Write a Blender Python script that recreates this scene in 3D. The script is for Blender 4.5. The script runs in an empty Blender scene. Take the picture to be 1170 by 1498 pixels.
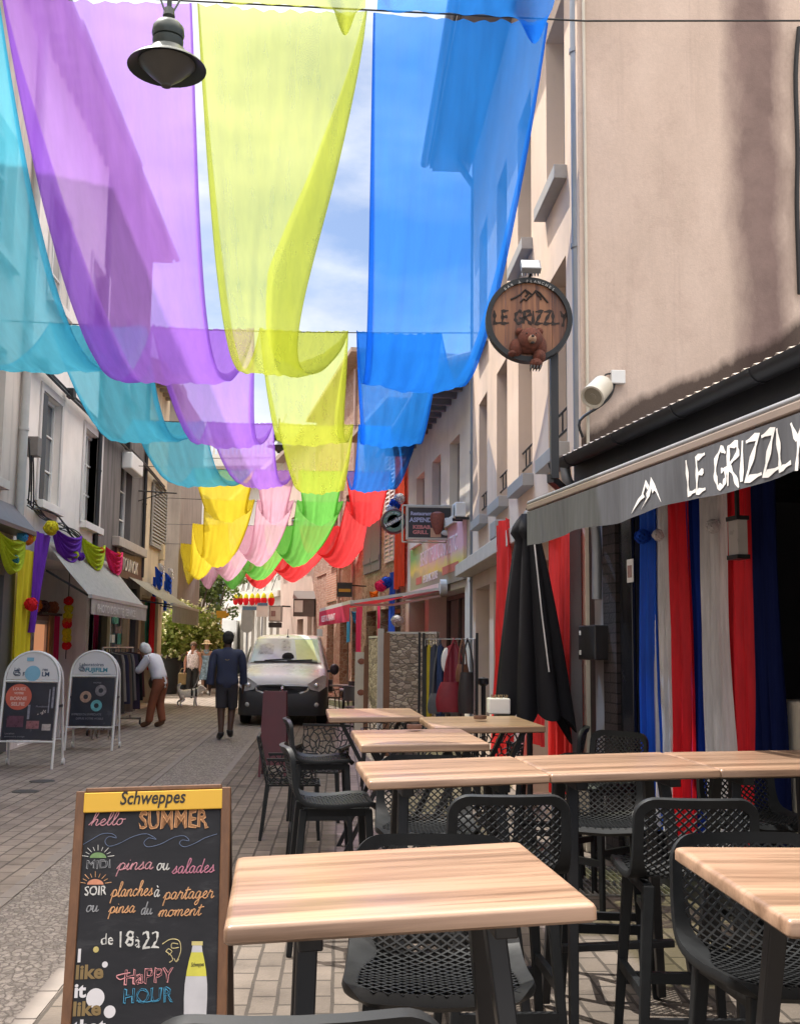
import bpy, bmesh, math, random
from mathutils import Vector, Matrix
R = math.radians
rnd = random.Random(7)
S = bpy.context.scene
C = S.collection
# ------------------------------------------------------------------ camera
CAMZ, F = 1.6, 1600.0
psi, pit, rol = R(3.04), R(7.0), R(0.6)
fw = Vector((math.sin(psi)*math.cos(pit), math.cos(psi)*math.cos(pit), math.sin(pit)))
r0 = Vector((math.cos(psi), -math.sin(psi), 0)); u0 = r0.cross(fw)
rt = r0*math.cos(rol) + u0*math.sin(rol); up = u0*math.cos(rol) - r0*math.sin(rol)
cam = bpy.data.objects.new('camera', bpy.data.cameras.new('camera')); C.objects.link(cam)
m = Matrix.Identity(4)
for i in range(3): m[i][0], m[i][1], m[i][2] = rt[i], up[i], -fw[i]
m[2][3] = CAMZ
cam.matrix_world = m
cam.data.sensor_fit = 'VERTICAL'; cam.data.sensor_height = 36; cam.data.lens = F/1498*36
cam.data.clip_end = 3000; cam.data.clip_start = 0.05
S.camera = cam
# ------------------------------------------------------------------ light
EL, AZ = R(62.5), R(-45.5)
sd = Vector((math.sin(AZ)*math.cos(EL), math.cos(AZ)*math.cos(EL), math.sin(EL)))
sun = bpy.data.objects.new('sun', bpy.data.lights.new('sun', 'SUN')); C.objects.link(sun)
sun.data.energy = 3.4; sun.data.angle = R(0.5); sun.data.color = (1, .95, .87)
sun.rotation_euler = sd.to_track_quat('Z', 'Y').to_euler()
W = bpy.data.worlds.new('World'); S.world = W; W.use_nodes = True
wt = W.node_tree; bg = wt.nodes['Background']
sky = wt.nodes.new('ShaderNodeTexSky'); sky.sky_type = 'NISHITA'; sky.sun_disc = False
sky.sun_elevation = EL; sky.sun_rotation = AZ; sky.air_density = 1.0; sky.dust_density = 1.6
tc = wt.nodes.new('ShaderNodeTexCoord'); mp = wt.nodes.new('ShaderNodeMapping')
mp.inputs['Scale'].default_value = (1.5, 1.5, 3.4); mp.inputs['Location'].default_value = (.35, .2, .1)
nz = wt.nodes.new('ShaderNodeTexNoise'); nz.inputs['Scale'].default_value = 2.1; nz.inputs['Detail'].default_value = 8; nz.inputs['Roughness'].default_value = .56
rp = wt.nodes.new('ShaderNodeValToRGB'); rp.color_ramp.elements[0].position = .36; rp.color_ramp.elements[1].position = .57
mx = wt.nodes.new('ShaderNodeMix'); mx.data_type = 'RGBA'
n2 = wt.nodes.new('ShaderNodeTexNoise'); n2.inputs['Scale'].default_value = 5; n2.inputs['Detail'].default_value = 6
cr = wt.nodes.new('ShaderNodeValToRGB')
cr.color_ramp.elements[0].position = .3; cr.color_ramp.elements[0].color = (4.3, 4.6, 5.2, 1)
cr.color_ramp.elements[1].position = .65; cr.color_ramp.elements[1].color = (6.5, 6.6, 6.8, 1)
L = wt.links.new
L(tc.outputs['Generated'], mp.inputs[0]); L(mp.outputs[0], nz.inputs[0]); L(mp.outputs[0], n2.inputs[0])
L(nz.outputs[0], rp.inputs[0]); L(rp.outputs[0], mx.inputs[0]); L(n2.outputs[0], cr.inputs[0])
# unseen overhead clouds brightened and warmed as added fill for the shaded street
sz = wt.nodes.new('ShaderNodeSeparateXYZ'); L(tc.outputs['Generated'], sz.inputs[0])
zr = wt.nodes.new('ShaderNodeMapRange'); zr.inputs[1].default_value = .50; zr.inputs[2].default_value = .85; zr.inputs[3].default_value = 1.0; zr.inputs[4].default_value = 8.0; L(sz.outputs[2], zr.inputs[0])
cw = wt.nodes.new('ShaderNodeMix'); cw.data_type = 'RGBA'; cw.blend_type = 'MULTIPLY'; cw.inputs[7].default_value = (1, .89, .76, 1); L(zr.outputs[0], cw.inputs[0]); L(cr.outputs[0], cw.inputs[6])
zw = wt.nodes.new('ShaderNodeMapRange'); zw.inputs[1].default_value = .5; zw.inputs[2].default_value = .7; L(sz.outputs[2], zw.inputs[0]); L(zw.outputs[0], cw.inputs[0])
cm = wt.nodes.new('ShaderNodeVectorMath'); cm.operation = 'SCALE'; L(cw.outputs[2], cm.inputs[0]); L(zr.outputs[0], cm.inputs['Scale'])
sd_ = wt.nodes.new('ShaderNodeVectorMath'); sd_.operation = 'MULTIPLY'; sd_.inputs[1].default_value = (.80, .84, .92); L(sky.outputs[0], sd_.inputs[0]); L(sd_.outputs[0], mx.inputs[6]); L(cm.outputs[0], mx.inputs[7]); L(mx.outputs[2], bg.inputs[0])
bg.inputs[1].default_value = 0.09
S.view_settings.view_transform = 'Standard'; S.view_settings.look = 'None'
S.view_settings.exposure = 1.03; S.view_settings.gamma = 1
S.cycles.max_bounces = 8; S.cycles.transparent_max_bounces = 24; S.cycles.use_denoising = True
# ------------------------------------------------------------------ pixel rays of the photograph, each met with a real plane
def ray(px, py): return (rt*(px-585)/F - up*(py-749)/F + fw)
O3 = Vector((0, 0, CAMZ))
def at(px, py, Y): d = ray(px, py); return O3 + d*(Y/d.y)
def hp(px, py, z): d = ray(px, py); return O3 + d*((z-CAMZ)/d.z)
def gp(px, py): return hp(px, py, 0)
def pp(px, py, p, n): d = ray(px, py); return O3 + d*((Vector(p)-O3).dot(n)/d.dot(n))
# ------------------------------------------------------------------ mesh builder
class MB:
    def __init__(s): s.v = []; s.f = []
    def add(s, vs, fs):
        k = len(s.v); s.v += [tuple(p) for p in vs]; s.f += [tuple(i+k for i in f) for f in fs]; return s
    def box(s, c, size, rz=0, M=None):
        a, b, d = [q/2 for q in size]; c = Vector(c)
        vs = [Vector((x, y, z)) for z in (-d, d) for x, y in ((-a, -b), (a, -b), (a, b), (-a, b))]
        Q = M.to_3x3() if M else Matrix.Rotation(rz, 3, 'Z')
        return s.add([c+Q @ p for p in vs], [(3,2,1,0),(4,5,6,7),(0,1,5,4),(1,2,6,5),(2,3,7,6),(3,0,4,7)])
    def bar(s, p, q, w, h, w2=None, h2=None, ref=(0,0,1)):
        p, q = Vector(p), Vector(q); d = (q-p).normalized(); ref = Vector(ref)
        if abs(d.dot(ref)) > .98: ref = Vector((0, 1, 0))
        x = d.cross(ref).normalized(); y = x.cross(d); w2 = w2 or w; h2 = h2 or h
        vs = [p+x*a*w/2+y*b*h/2 for a, b in ((-1,-1),(1,-1),(1,1),(-1,1))] + [q+x*a*w2/2+y*b*h2/2 for a, b in ((-1,-1),(1,-1),(1,1),(-1,1))]
        return s.add(vs, [(0,1,2,3),(7,6,5,4),(0,4,5,1),(1,5,6,2),(2,6,7,3),(3,7,4,0)])
    def tube(s, pts, r, n=8, closed=False, flat=None):
        pts = [Vector(p) for p in pts]; N = len(pts); rr = r if isinstance(r, (list, tuple)) else [r]*N
        vs = []; px_ = None
        for i, p in enumerate(pts):
            if closed: d = pts[(i+1) % N]-pts[i-1]
            else: d = pts[min(i+1, N-1)]-pts[max(i-1, 0)]
            if d.length < 1e-9: d = Vector((0, 0, 1))
            d.normalize()
            if px_ is None:
                ref = Vector((0, 0, 1)) if abs(d.z) < .9 else Vector((0, 1, 0)); x = d.cross(ref).normalized()
            else: x = (px_-d*px_.dot(d)).normalized()
            px_ = x; y = d.cross(x)
            for k in range(n):
                a = 2*math.pi*k/n; vs.append(p+x*math.cos(a)*rr[i]+y*math.sin(a)*rr[i])
        fs = []
        for i in range(N if closed else N-1):
            j = (i+1) % N
            for k in range(n): fs.append((i*n+k, i*n+(k+1) % n, j*n+(k+1) % n, j*n+k))
        if not closed: fs += [tuple(range(n-1, -1, -1)), tuple(range((N-1)*n, N*n))]
        return s.add(vs, fs)
    def lathe(s, prof, n=24, o=(0,0,0), M=None):
        o = Vector(o); vs = []
        for r, z in prof:
            for k in range(n):
                a = 2*math.pi*k/n; p = Vector((r*math.cos(a), r*math.sin(a), z)); vs.append(o+(M @ p if M else p))
        fs = []
        for i in range(len(prof)-1):
            for k in range(n): fs.append((i*n+k, i*n+(k+1) % n, (i+1)*n+(k+1) % n, (i+1)*n+k))
        if prof[0][0] > 1e-4: fs.append(tuple(range(n-1, -1, -1)))
        if prof[-1][0] > 1e-4: fs.append(tuple(range((len(prof)-1)*n, len(prof)*n)))
        return s.add(vs, fs)
    def grid(s, fn, nu, nv):
        vs = [fn(i/nu, j/nv) for j in range(nv+1) for i in range(nu+1)]; w = nu+1
        return s.add(vs, [(j*w+i, j*w+i+1, (j+1)*w+i+1, (j+1)*w+i) for j in range(nv) for i in range(nu)])
    def prism(s, poly, fn, d0, d1):
        n = len(poly); vs = [fn(x, y, d0) for x, y in poly]+[fn(x, y, d1) for x, y in poly]
        return s.add(vs, [tuple(range(n-1, -1, -1)), tuple(range(n, 2*n))]+[(i, (i+1) % n, n+(i+1) % n, n+i) for i in range(n)])
    def ball(s, c, r, n=12, M=None):
        c = Vector(c); r = r if isinstance(r, (tuple, list)) else (r, r, r); vs = []; fs = []; h = n//2
        for j in range(h+1):
            t = math.pi*j/h
            for k in range(n):
                a = 2*math.pi*k/n; p = Vector((r[0]*math.sin(t)*math.cos(a), r[1]*math.sin(t)*math.sin(a), r[2]*math.cos(t))); vs.append(c+(M @ p if M else p))
        for j in range(h):
            for k in range(n): fs.append((j*n+k, (j+1)*n+k, (j+1)*n+(k+1) % n, j*n+(k+1) % n))
        return s.add(vs, fs)
    def mesh(s, name, mat, smooth=False, weld=False, bevel=0):
        me = bpy.data.meshes.new(name); me.from_pydata(s.v, [], s.f)
        bm = bmesh.new(); bm.from_mesh(me)
        if weld: bmesh.ops.remove_doubles(bm, verts=bm.verts, dist=1e-5)
        bmesh.ops.recalc_face_normals(bm, faces=bm.faces)
        if bevel:
            es = [e for e in bm.edges if e.is_manifold and e.calc_face_angle(0) > .6]
            bmesh.ops.bevel(bm, geom=es, offset=bevel, segments=2, affect='EDGES', profile=.5)
        bm.to_mesh(me); bm.free()
        if smooth:
            for p in me.polygons: p.use_smooth = True
            if smooth != 'all': me.set_sharp_from_angle(angle=R(42))
        me.materials.append(mat); return me
def link(name, me, parent=None):
    o = bpy.data.objects.new(name, me); C.objects.link(o)
    if parent is not None:
        o.parent = parent; o.matrix_parent_inverse = PM.get(parent.name, Matrix.Identity(4)).inverted()
        PM[o.name] = Matrix.Identity(4)
    else: PM[o.name] = Matrix.Identity(4)
    return o
PM = {}
def obj(name, mb, mat, parent=None, smooth=False, weld=False, bevel=0, label=None):
    o = link(name, mb.mesh(name, mat, smooth, weld, bevel), parent)
    if parent is not None and parent.name in SUB: pass
    if label: o['label'] = label
    return o
SUB = set()
def tag(o, label=None, cat=None, group=None, kind=None):
    if label: o['label'] = label
    if cat: o['category'] = cat
    if group: o['group'] = group
    if kind: o['kind'] = kind
    return o
def thing(name, label, cat, loc=(0,0,0), rz=0, group=None):
    o = bpy.data.objects.new(name, None); C.objects.link(o); o.empty_display_size = .1
    o.location = loc; o.rotation_euler = (0, 0, rz)
    PM[o.name] = Matrix.Translation(loc) @ Matrix.Rotation(rz, 4, 'Z')
    return tag(o, label, cat, group)
def local(name, label, cat, group=None):      # a thing whose parts are given round its own origin; place() then puts it down
    return thing(name, label, cat, (0,0,0), 0, group)
def place(o, loc, rz=0): o.location = loc; o.rotation_euler = (0, 0, rz); return o
def dup(root, loc, rz=0, label=None, group=None):
    r = root.copy(); C.objects.link(r); r.location = loc; r.rotation_euler = (0, 0, rz)
    if label: r['label'] = label
    if group: r['group'] = group
    for ch in list(root.children):
        c = ch.copy(); C.objects.link(c); c.parent = r
        for g in list(ch.children):
            d = g.copy(); C.objects.link(d); d.parent = c
    return r
# ------------------------------------------------------------------ materials
def NT(name):
    M_ = bpy.data.materials.new(name); M_.use_nodes = True; t = M_.node_tree
    return M_, t, t.nodes['Principled BSDF']
def nd(t, typ, **kw):
    n = t.nodes.new('ShaderNode'+typ)
    for k, v in kw.items():
        if k.startswith('i_'): n.inputs[k[2:].replace('_', ' ')].default_value = v
        else: setattr(n, k, v)
    return n
def ramp(t, fac, stops):
    r = t.nodes.new('ShaderNodeValToRGB'); e = r.color_ramp.elements
    while len(e) < len(stops): e.new(.5)
    for k, (p, c) in enumerate(stops): e[k].position = p; e[k].color = (*c, 1) if len(c) == 3 else c
    t.links.new(fac, r.inputs[0]); return r.outputs[0]
def mix(t, fac, a, b, mode='MIX'):
    n = t.nodes.new('ShaderNodeMix'); n.data_type = 'RGBA'; n.blend_type = mode
    for k, x in ((0, fac), (6, a), (7, b)):
        if hasattr(x, 'is_linked'): t.links.new(x, n.inputs[k])
        else: n.inputs[k].default_value = x if k == 0 else (*x, 1)[:4]
    return n.outputs[2]
def coords(t, sc=(1,1,1), rot=(0,0,0), out='Object'):
    c = t.nodes.new('ShaderNodeTexCoord'); q = t.nodes.new('ShaderNodeMapping')
    q.inputs['Scale'].default_value = sc; q.inputs['Rotation'].default_value = rot
    t.links.new(c.outputs[out], q.inputs[0]); return q.outputs[0]
def bump(t, b, h, s=.3, d=.01):
    n = t.nodes.new('ShaderNodeBump'); n.inputs['Strength'].default_value = s; n.inputs['Distance'].default_value = d
    t.links.new(h, n.inputs['Height']); t.links.new(n.outputs[0], b.inputs['Normal'])
def mul(c, k): return tuple(min(1, x*k) for x in c)
MC = {}
def M(name, col, rough=.6, var=.12, sc=6, bmp=.15, metal=0, spec=.5, bd=.004, stretch=(1,1,1), alpha=1, emit=0, sheen=0):
    if name in MC: return MC[name]
    m_, t, b = NT(name); v = coords(t, stretch)
    n = nd(t, 'TexNoise', i_Scale=sc, i_Detail=6, i_Roughness=.62); t.links.new(v, n.inputs[0])
    t.links.new(ramp(t, n.outputs[0], [(.28, mul(col, 1-var)), (.55, col), (.78, mul(col, 1+var))]), b.inputs['Base Color'])
    t.links.new(ramp(t, n.outputs[0], [(.3, (rough*.85,)*3), (.7, (min(1, rough*1.12),)*3)]), b.inputs['Roughness'])
    b.inputs['Metallic'].default_value = metal; b.inputs['Specular IOR Level'].default_value = spec
    if bmp:
        n3 = nd(t, 'TexNoise', i_Scale=sc*9, i_Detail=4); t.links.new(v, n3.inputs[0]); bump(t, b, n3.outputs[0], bmp, bd)
    if emit:
        b.inputs['Emission Color'].default_value = (*col, 1); b.inputs['Emission Strength'].default_value = emit
    MC[name] = m_; return m_
def plaster(name, col, stain=.5, dark=(.09,.075,.07), streak=(3,3,.25), amount=.35):
    m_, t, b = NT(name); v = coords(t); vs = coords(t, streak)
    n = nd(t, 'TexNoise', i_Scale=1.2, i_Detail=8, i_Roughness=.6); t.links.new(v, n.inputs[0])
    base = ramp(t, n.outputs[0], [(.3, mul(col, .88)), (.5, col), (.72, mul(col, 1.08))])
    s = nd(t, 'TexNoise', i_Scale=1.6, i_Detail=7, i_Roughness=.65); t.links.new(vs, s.inputs[0])
    f = ramp(t, s.outputs[0], [(stain, (0,0,0)), (stain+.25, (amount,)*3)])
    t.links.new(mix(t, f, base, dark), b.inputs['Base Color']); b.inputs['Roughness'].default_value = .92; b.inputs['Specular IOR Level'].default_value = .2
    g = nd(t, 'TexNoise', i_Scale=90, i_Detail=4); t.links.new(v, g.inputs[0]); bump(t, b, g.outputs[0], .25, .006)
    MC[name] = m_; return m_
def fabric(name, col, rough=.85, tr=.25):
    if name in MC: return MC[name]
    m_, t, b = NT(name); v = coords(t, (1, 1, .12)); n = nd(t, 'TexNoise', i_Scale=24, i_Detail=4); t.links.new(v, n.inputs[0])
    c = ramp(t, n.outputs[0], [(.3, mul(col, .82)), (.7, mul(col, 1.1))]); t.links.new(c, b.inputs['Base Color'])
    b.inputs['Roughness'].default_value = rough; b.inputs['Specular IOR Level'].default_value = .25
    tl = nd(t, 'BsdfTranslucent'); t.links.new(c, tl.inputs[0]); ms = nd(t, 'MixShader'); ms.inputs[0].default_value = tr
    t.links.new(b.outputs[0], ms.inputs[1]); t.links.new(tl.outputs[0], ms.inputs[2]); t.links.new(ms.outputs[0], t.nodes['Material Output'].inputs[0])
    MC[name] = m_; return m_
def voile(name, col, tint, clear=.45):       # sheer cloth: part of the light passes straight through, the rest is scattered
    m_, t, b = NT(name); t.nodes.remove(b)
    v = coords(t, (5, .8, .8)); n = nd(t, 'TexNoise', i_Scale=1.6, i_Detail=3, i_Roughness=.6); t.links.new(v, n.inputs[0])
    c = ramp(t, n.outputs[0], [(.3, mul(col, .93)), (.7, mul(col, 1.04))])
    tp = nd(t, 'BsdfTransparent'); tp.inputs[0].default_value = (*tint, 1)
    tl = nd(t, 'BsdfTranslucent'); df = nd(t, 'BsdfDiffuse'); t.links.new(c, tl.inputs[0]); t.links.new(c, df.inputs[0])
    a = nd(t, 'MixShader'); a.inputs[0].default_value = .62; t.links.new(df.outputs[0], a.inputs[1]); t.links.new(tl.outputs[0], a.inputs[2])
    f = ramp(t, n.outputs[0], [(.3, (clear*1.04,)*3), (.7, (clear*.95,)*3)])
    o = nd(t, 'MixShader'); t.links.new(f, o.inputs[0]); t.links.new(a.outputs[0], o.inputs[1]); t.links.new(tp.outputs[0], o.inputs[2])
    t.links.new(o.outputs[0], t.nodes['Material Output'].inputs[0]); MC[name] = m_; return m_
def woodtop(name, a, b_, c, axis=0, sc=1.0):
    m_, t, b = NT(name); s = [14, 14, 14]; s[axis] = .7; v = coords(t, tuple(q*sc for q in s))
    n = nd(t, 'TexNoise', i_Scale=.9, i_Detail=7, i_Roughness=.62, i_Distortion=.25); t.links.new(v, n.inputs[0])
    s2 = [70, 70, 70]; s2[axis] = 2.5; v2 = coords(t, tuple(s2)); g = nd(t, 'TexNoise', i_Scale=1, i_Detail=5); t.links.new(v2, g.inputs[0])
    base = ramp(t, n.outputs[0], [(.36, c), (.44, b_), (.5, a), (.57, mul(a, 1.15)), (.62, b_), (.7, c)])
    t.links.new(mix(t, ramp(t, g.outputs[0], [(.45, (0,0,0)), (.75, (.28,)*3)]), base, c), b.inputs['Base Color'])
    b.inputs['Roughness'].default_value = .30; bump(t, b, g.outputs[0], .05, .002)
    MC[name] = m_; return m_
def brickmat(name, c1, c2, mort, w, h, sc=1, msize=.012, axes='XZ', bs=.6, off=.5, sm=.1, patch=0):
    m_, t, b = NT(name); tcn = nd(t, 'TexCoord'); sx = nd(t, 'SeparateXYZ'); cb = nd(t, 'CombineXYZ')
    t.links.new(tcn.outputs['Object'], sx.inputs[0])
    t.links.new(sx.outputs['XYZ'.index(axes[0])], cb.inputs[0]); t.links.new(sx.outputs['XYZ'.index(axes[1])], cb.inputs[1])
    k = nd(t, 'TexBrick', i_Scale=sc, i_Mortar_Size=msize, i_Brick_Width=w, i_Row_Height=h, i_Mortar_Smooth=sm, offset=off)
    nzv = nd(t, 'TexNoise', i_Scale=5, i_Detail=4); t.links.new(tcn.outputs['Object'], nzv.inputs[0])
    wob = nd(t, 'VectorMath', operation='SCALE'); wob.inputs['Scale'].default_value = .018*w/.3; t.links.new(nzv.outputs[1], wob.inputs[0])
    ad = nd(t, 'VectorMath', operation='ADD'); t.links.new(cb.outputs[0], ad.inputs[0]); t.links.new(wob.outputs[0], ad.inputs[1])
    t.links.new(ad.outputs[0], k.inputs[0])
    for q, c in (('Color1', c1), ('Color2', c2), ('Mortar', mort)): k.inputs[q].default_value = (*c, 1)
    n = nd(t, 'TexNoise', i_Scale=2.2, i_Detail=8, i_Roughness=.65); t.links.new(tcn.outputs['Object'], n.inputs[0])
    cc = mix(t, 1.0, k.outputs[0], ramp(t, n.outputs[0], [(.28, (.55,.53,.52)), (.42, (.82,.81,.8)), (.55, (.98,.97,.96)), (.75, (1.16,1.13,1.08))]), 'MULTIPLY')
    t.links.new(cc, b.inputs['Base Color']); b.inputs['Roughness'].default_value = .85; b.inputs['Specular IOR Level'].default_value = .3
    g = nd(t, 'TexNoise', i_Scale=60, i_Detail=5); t.links.new(tcn.outputs['Object'], g.inputs[0])
    hh = nd(t, 'Math', operation='MULTIPLY_ADD'); t.links.new(k.outputs[1], hh.inputs[0]); hh.inputs[1].default_value = -1.0; t.links.new(g.outputs[0], hh.inputs[2])
    bump(t, b, hh.outputs[0], bs, .008); MC[name] = m_; return m_
def stonemat(name, cols, mort, sc=5, sq=(1,1,1), bs=.8, mw=.06):
    m_, t, b = NT(name); v = coords(t, sq)
    nzv = nd(t, 'TexNoise', i_Scale=sc*.8, i_Detail=3); t.links.new(v, nzv.inputs[0])
    mv = nd(t, 'Mix'); mv.data_type = 'VECTOR'; mv.inputs[0].default_value = .06; t.links.new(v, mv.inputs[4]); t.links.new(nzv.outputs[1], mv.inputs[5])
    vo = nd(t, 'TexVoronoi', i_Scale=sc); t.links.new(mv.outputs[1], vo.inputs[0])
    ve = nd(t, 'TexVoronoi', i_Scale=sc, feature='DISTANCE_TO_EDGE'); t.links.new(mv.outputs[1], ve.inputs[0])
    sep = nd(t, 'SeparateColor'); t.links.new(vo.outputs['Color'], sep.inputs[0])
    base = ramp(t, sep.outputs[0], [(i/(len(cols)-1), c) for i, c in enumerate(cols)])
    n = nd(t, 'TexNoise', i_Scale=sc*6, i_Detail=6); t.links.new(v, n.inputs[0])
    base = mix(t, 1.0, base, ramp(t, n.outputs[0], [(.3, (.7,)*3), (.7, (1.15,)*3)]), 'MULTIPLY')
    f = ramp(t, ve.outputs[0], [(mw*.5, (1,1,1)), (mw, (0,0,0))]); t.links.new(mix(t, f, base, mort), b.inputs['Base Color'])
    b.inputs['Roughness'].default_value = .88
    e = ramp(t, ve.outputs[0], [(0, (0,0,0)), (mw*2.2, (.9,)*3)]); bump(t, b, e, bs, .02); MC[name] = m_; return m_
def glassmat(name, col=(.05,.06,.07), rough=.06):
    m_, t, b = NT(name); v = coords(t); n = nd(t, 'TexNoise', i_Scale=.9, i_Detail=4); t.links.new(v, n.inputs[0])
    t.links.new(ramp(t, n.outputs[0], [(.35, mul(col, .6)), (.65, mul(col, 1.5))]), b.inputs['Base Color'])
    b.inputs['Roughness'].default_value = rough; b.inputs['Specular IOR Level'].default_value = .9; MC[name] = m_; return m_
# ------------------------------------------------------------------ lettering
def textobj(s, size, mat, M4, parent, name='lettering', shear=0, off=0, spacing=1, align='LEFT', ext=.001, sx=1, outline=0, width=0, jit=0):
    cu = bpy.data.curves.new(name, 'FONT'); cu.body = s; cu.size = size; cu.shear = shear; cu.offset = off; cu.space_character = spacing
    cu.align_x = align; cu.extrude = ext; cu.resolution_u = 3
    if outline: cu.fill_mode = 'NONE'; cu.extrude = 0; cu.bevel_depth = outline; cu.bevel_resolution = 1
    o = bpy.data.objects.new('tmp', cu); C.objects.link(o)
    me = bpy.data.meshes.new_from_object(o.evaluated_get(bpy.context.evaluated_depsgraph_get()))
    bpy.data.objects.remove(o); me.name = name
    if width: xs_ = [v.co.x for v in me.vertices]; sx = width/(max(xs_)-min(xs_)); me.transform(Matrix.Translation((-min(xs_), 0, 0)))
    if jit:
        for v in me.vertices: a_, b_ = v.co.x/size*9, v.co.y/size*9; v.co.x += jit*(math.sin(a_*1.7+b_*2.3+len(s))+.6*math.sin(b_*5.1+a_)); v.co.y += jit*(math.sin(a_*1.1-b_*1.9+2*len(s))+.6*math.sin(a_*4.3))
    me.transform(M4 @ Matrix.Diagonal((sx, 1, 1, 1))); me.materials.clear(); me.materials.append(mat)
    return link(name, me, parent)
def basis(o, x, y):
    x, y = Vector(x).normalized(), Vector(y).normalized(); z = x.cross(y)
    q = Matrix.Identity(4)
    for i in range(3): q[i][0], q[i][1], q[i][2], q[i][3] = x[i], y[i], z[i], o[i]
    return q
def smoothpts(pts, n=4):
    out = []; N = len(pts)
    for i in range(N-1):
        p0, p1, p2, p3 = pts[max(i-1, 0)], pts[i], pts[i+1], pts[min(i+2, N-1)]
        for k in range(n):
            t = k/n; out.append(tuple(.5*((2*b)+(-a+c)*t+(2*a-5*b+4*c-d)*t*t+(-a+3*b-3*c+d)*t**3) for a, b, c, d in zip(p0, p1, p2, p3)))
    out.append(tuple(pts[-1])); return out
# ------------------------------------------------------------------ palette
m_black = M('black plastic', (.012,.0135,.015), .5, .25, 14, .08, bd=.002, spec=.28)
m_blackmetal = M('black steel', (.018,.018,.02), .42, .2, 9, .05)
m_white = M('white paint', (.72,.72,.70), .45, .06, 5, .04)
m_steel = M('zinc pipe', (.27,.29,.32), .42, .18, 5, .06, metal=.55, stretch=(3,3,.4))
m_pane = glassmat('window glass')
m_dark = M('dark interior', (.012,.012,.014), .8, .3, 3, .05)
m_wire = M('black cable', (.012,.012,.013), .6, .2, 10, 0)
m_cream = M('cream paint', (.58,.53,.43), .5, .1, 4, .05)
m_grey = M('grey paint', (.20,.20,.205), .55, .12, 4, .05)
m_woodbrown = M('brown wood', (.16,.075,.035), .5, .3, 5, .15, stretch=(8,8,.7))
m_pink = fabric('hot pink cloth', (.80,.03,.16)); m_red = fabric('red cloth', (.80,.02,.03)); m_yel = fabric('yellow cloth', (.78,.66,.03))
m_pur = fabric('violet cloth', (.16,.03,.42)); m_lim = fabric('lime cloth', (.55,.66,.03)); m_blu = fabric('blue cloth', (.01,.07,.48))
m_wht = fabric('white cloth', (.74,.73,.74)); m_sky = fabric('sky blue cloth', (.08,.42,.78)); m_org = fabric('orange cloth', (.82,.22,.03)); m_grn = fabric('green cloth', (.05,.30,.16))
# ================================================================== THE SETTING: ground
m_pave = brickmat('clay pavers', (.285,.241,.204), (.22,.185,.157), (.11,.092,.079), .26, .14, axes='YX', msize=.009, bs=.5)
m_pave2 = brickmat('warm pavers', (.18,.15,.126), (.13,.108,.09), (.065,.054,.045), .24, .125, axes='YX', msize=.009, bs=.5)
m_cob = stonemat('cobbles', [(.19,.165,.145), (.27,.235,.205), (.32,.28,.245), (.24,.21,.185)], (.14,.12,.105), 21, (1.2, .8, 1), .6, .09)
def sheet(name, pts, z, mat, n=1):
    mb = MB(); mb.add([(x, y, z) for x, y in pts], [tuple(range(len(pts)))]); return tag(obj(name, mb, mat), kind='structure')
sheet('ground', [(-400,-200), (400,-200), (400,900), (-400,900)], -.02, M('far ground', (.30,.275,.25), .9, .15, .5, .1))
bl = lambda y: -2.0-.0165*y
br = lambda y: -1.22-.0095*y
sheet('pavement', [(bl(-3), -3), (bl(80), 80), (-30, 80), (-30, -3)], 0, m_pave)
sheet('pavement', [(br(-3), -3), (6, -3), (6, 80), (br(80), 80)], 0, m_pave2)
sheet('road', [(br(-3)-.09, -3), (br(80)-.09, 80), (bl(80)+.09, 80), (bl(-3)+.09, -3)], -.004, m_cob)
e_ = MB(); 
for fn, sg in ((bl, 1), (br, -1)):
    y = -3
    while y < 60:
        l = .38; e_.box((fn(y+l/2)+sg*.045, y+l/2, -.006), (.088, l-.012, .02)); y += l
tag(obj('kerb_strip', e_, M('edge setts', (.22,.19,.167), .85, .2, 4, .3)), kind='structure')
# drain covers on the left pavement, the steel grating by the bar
for px, py, lab in ((152, 1131, 'small oval iron drain cover on the paving behind the chalkboard'), (215, 1120, 'round iron drain cover farther along the paving')):
    c = gp(px*.26, 1130+(px-150)*.4) if 0 else gp(38 if px < 200 else 62, 1158 if px < 200 else 1143)
    mb = MB(); mb.lathe([(.0, .008), (.13, .008), (.145, .004), (.145, -.003)], 20, c)
    tag(obj('drain_cover', mb, M('iron', (.07,.065,.06), .6, .2, 20, .3, metal=.4)), lab, 'drain cover', 'drain covers in the paving')
mb = MB(); g0 = gp(880, 1290)
for i in range(26): mb.box((g0.x-.5+i*.04, g0.y, .012), (.008, .9, .016))
for j in range(5): mb.box((g0.x, g0.y-.44+j*.22, .008), (1.02, .012, .010))
tag(obj('floor_grating', mb, M('galvanised steel', (.30,.29,.27), .5, .15, 8, .1, metal=.4)), 'steel bar grating lying on the pavers below the high tables', 'grating')
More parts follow.
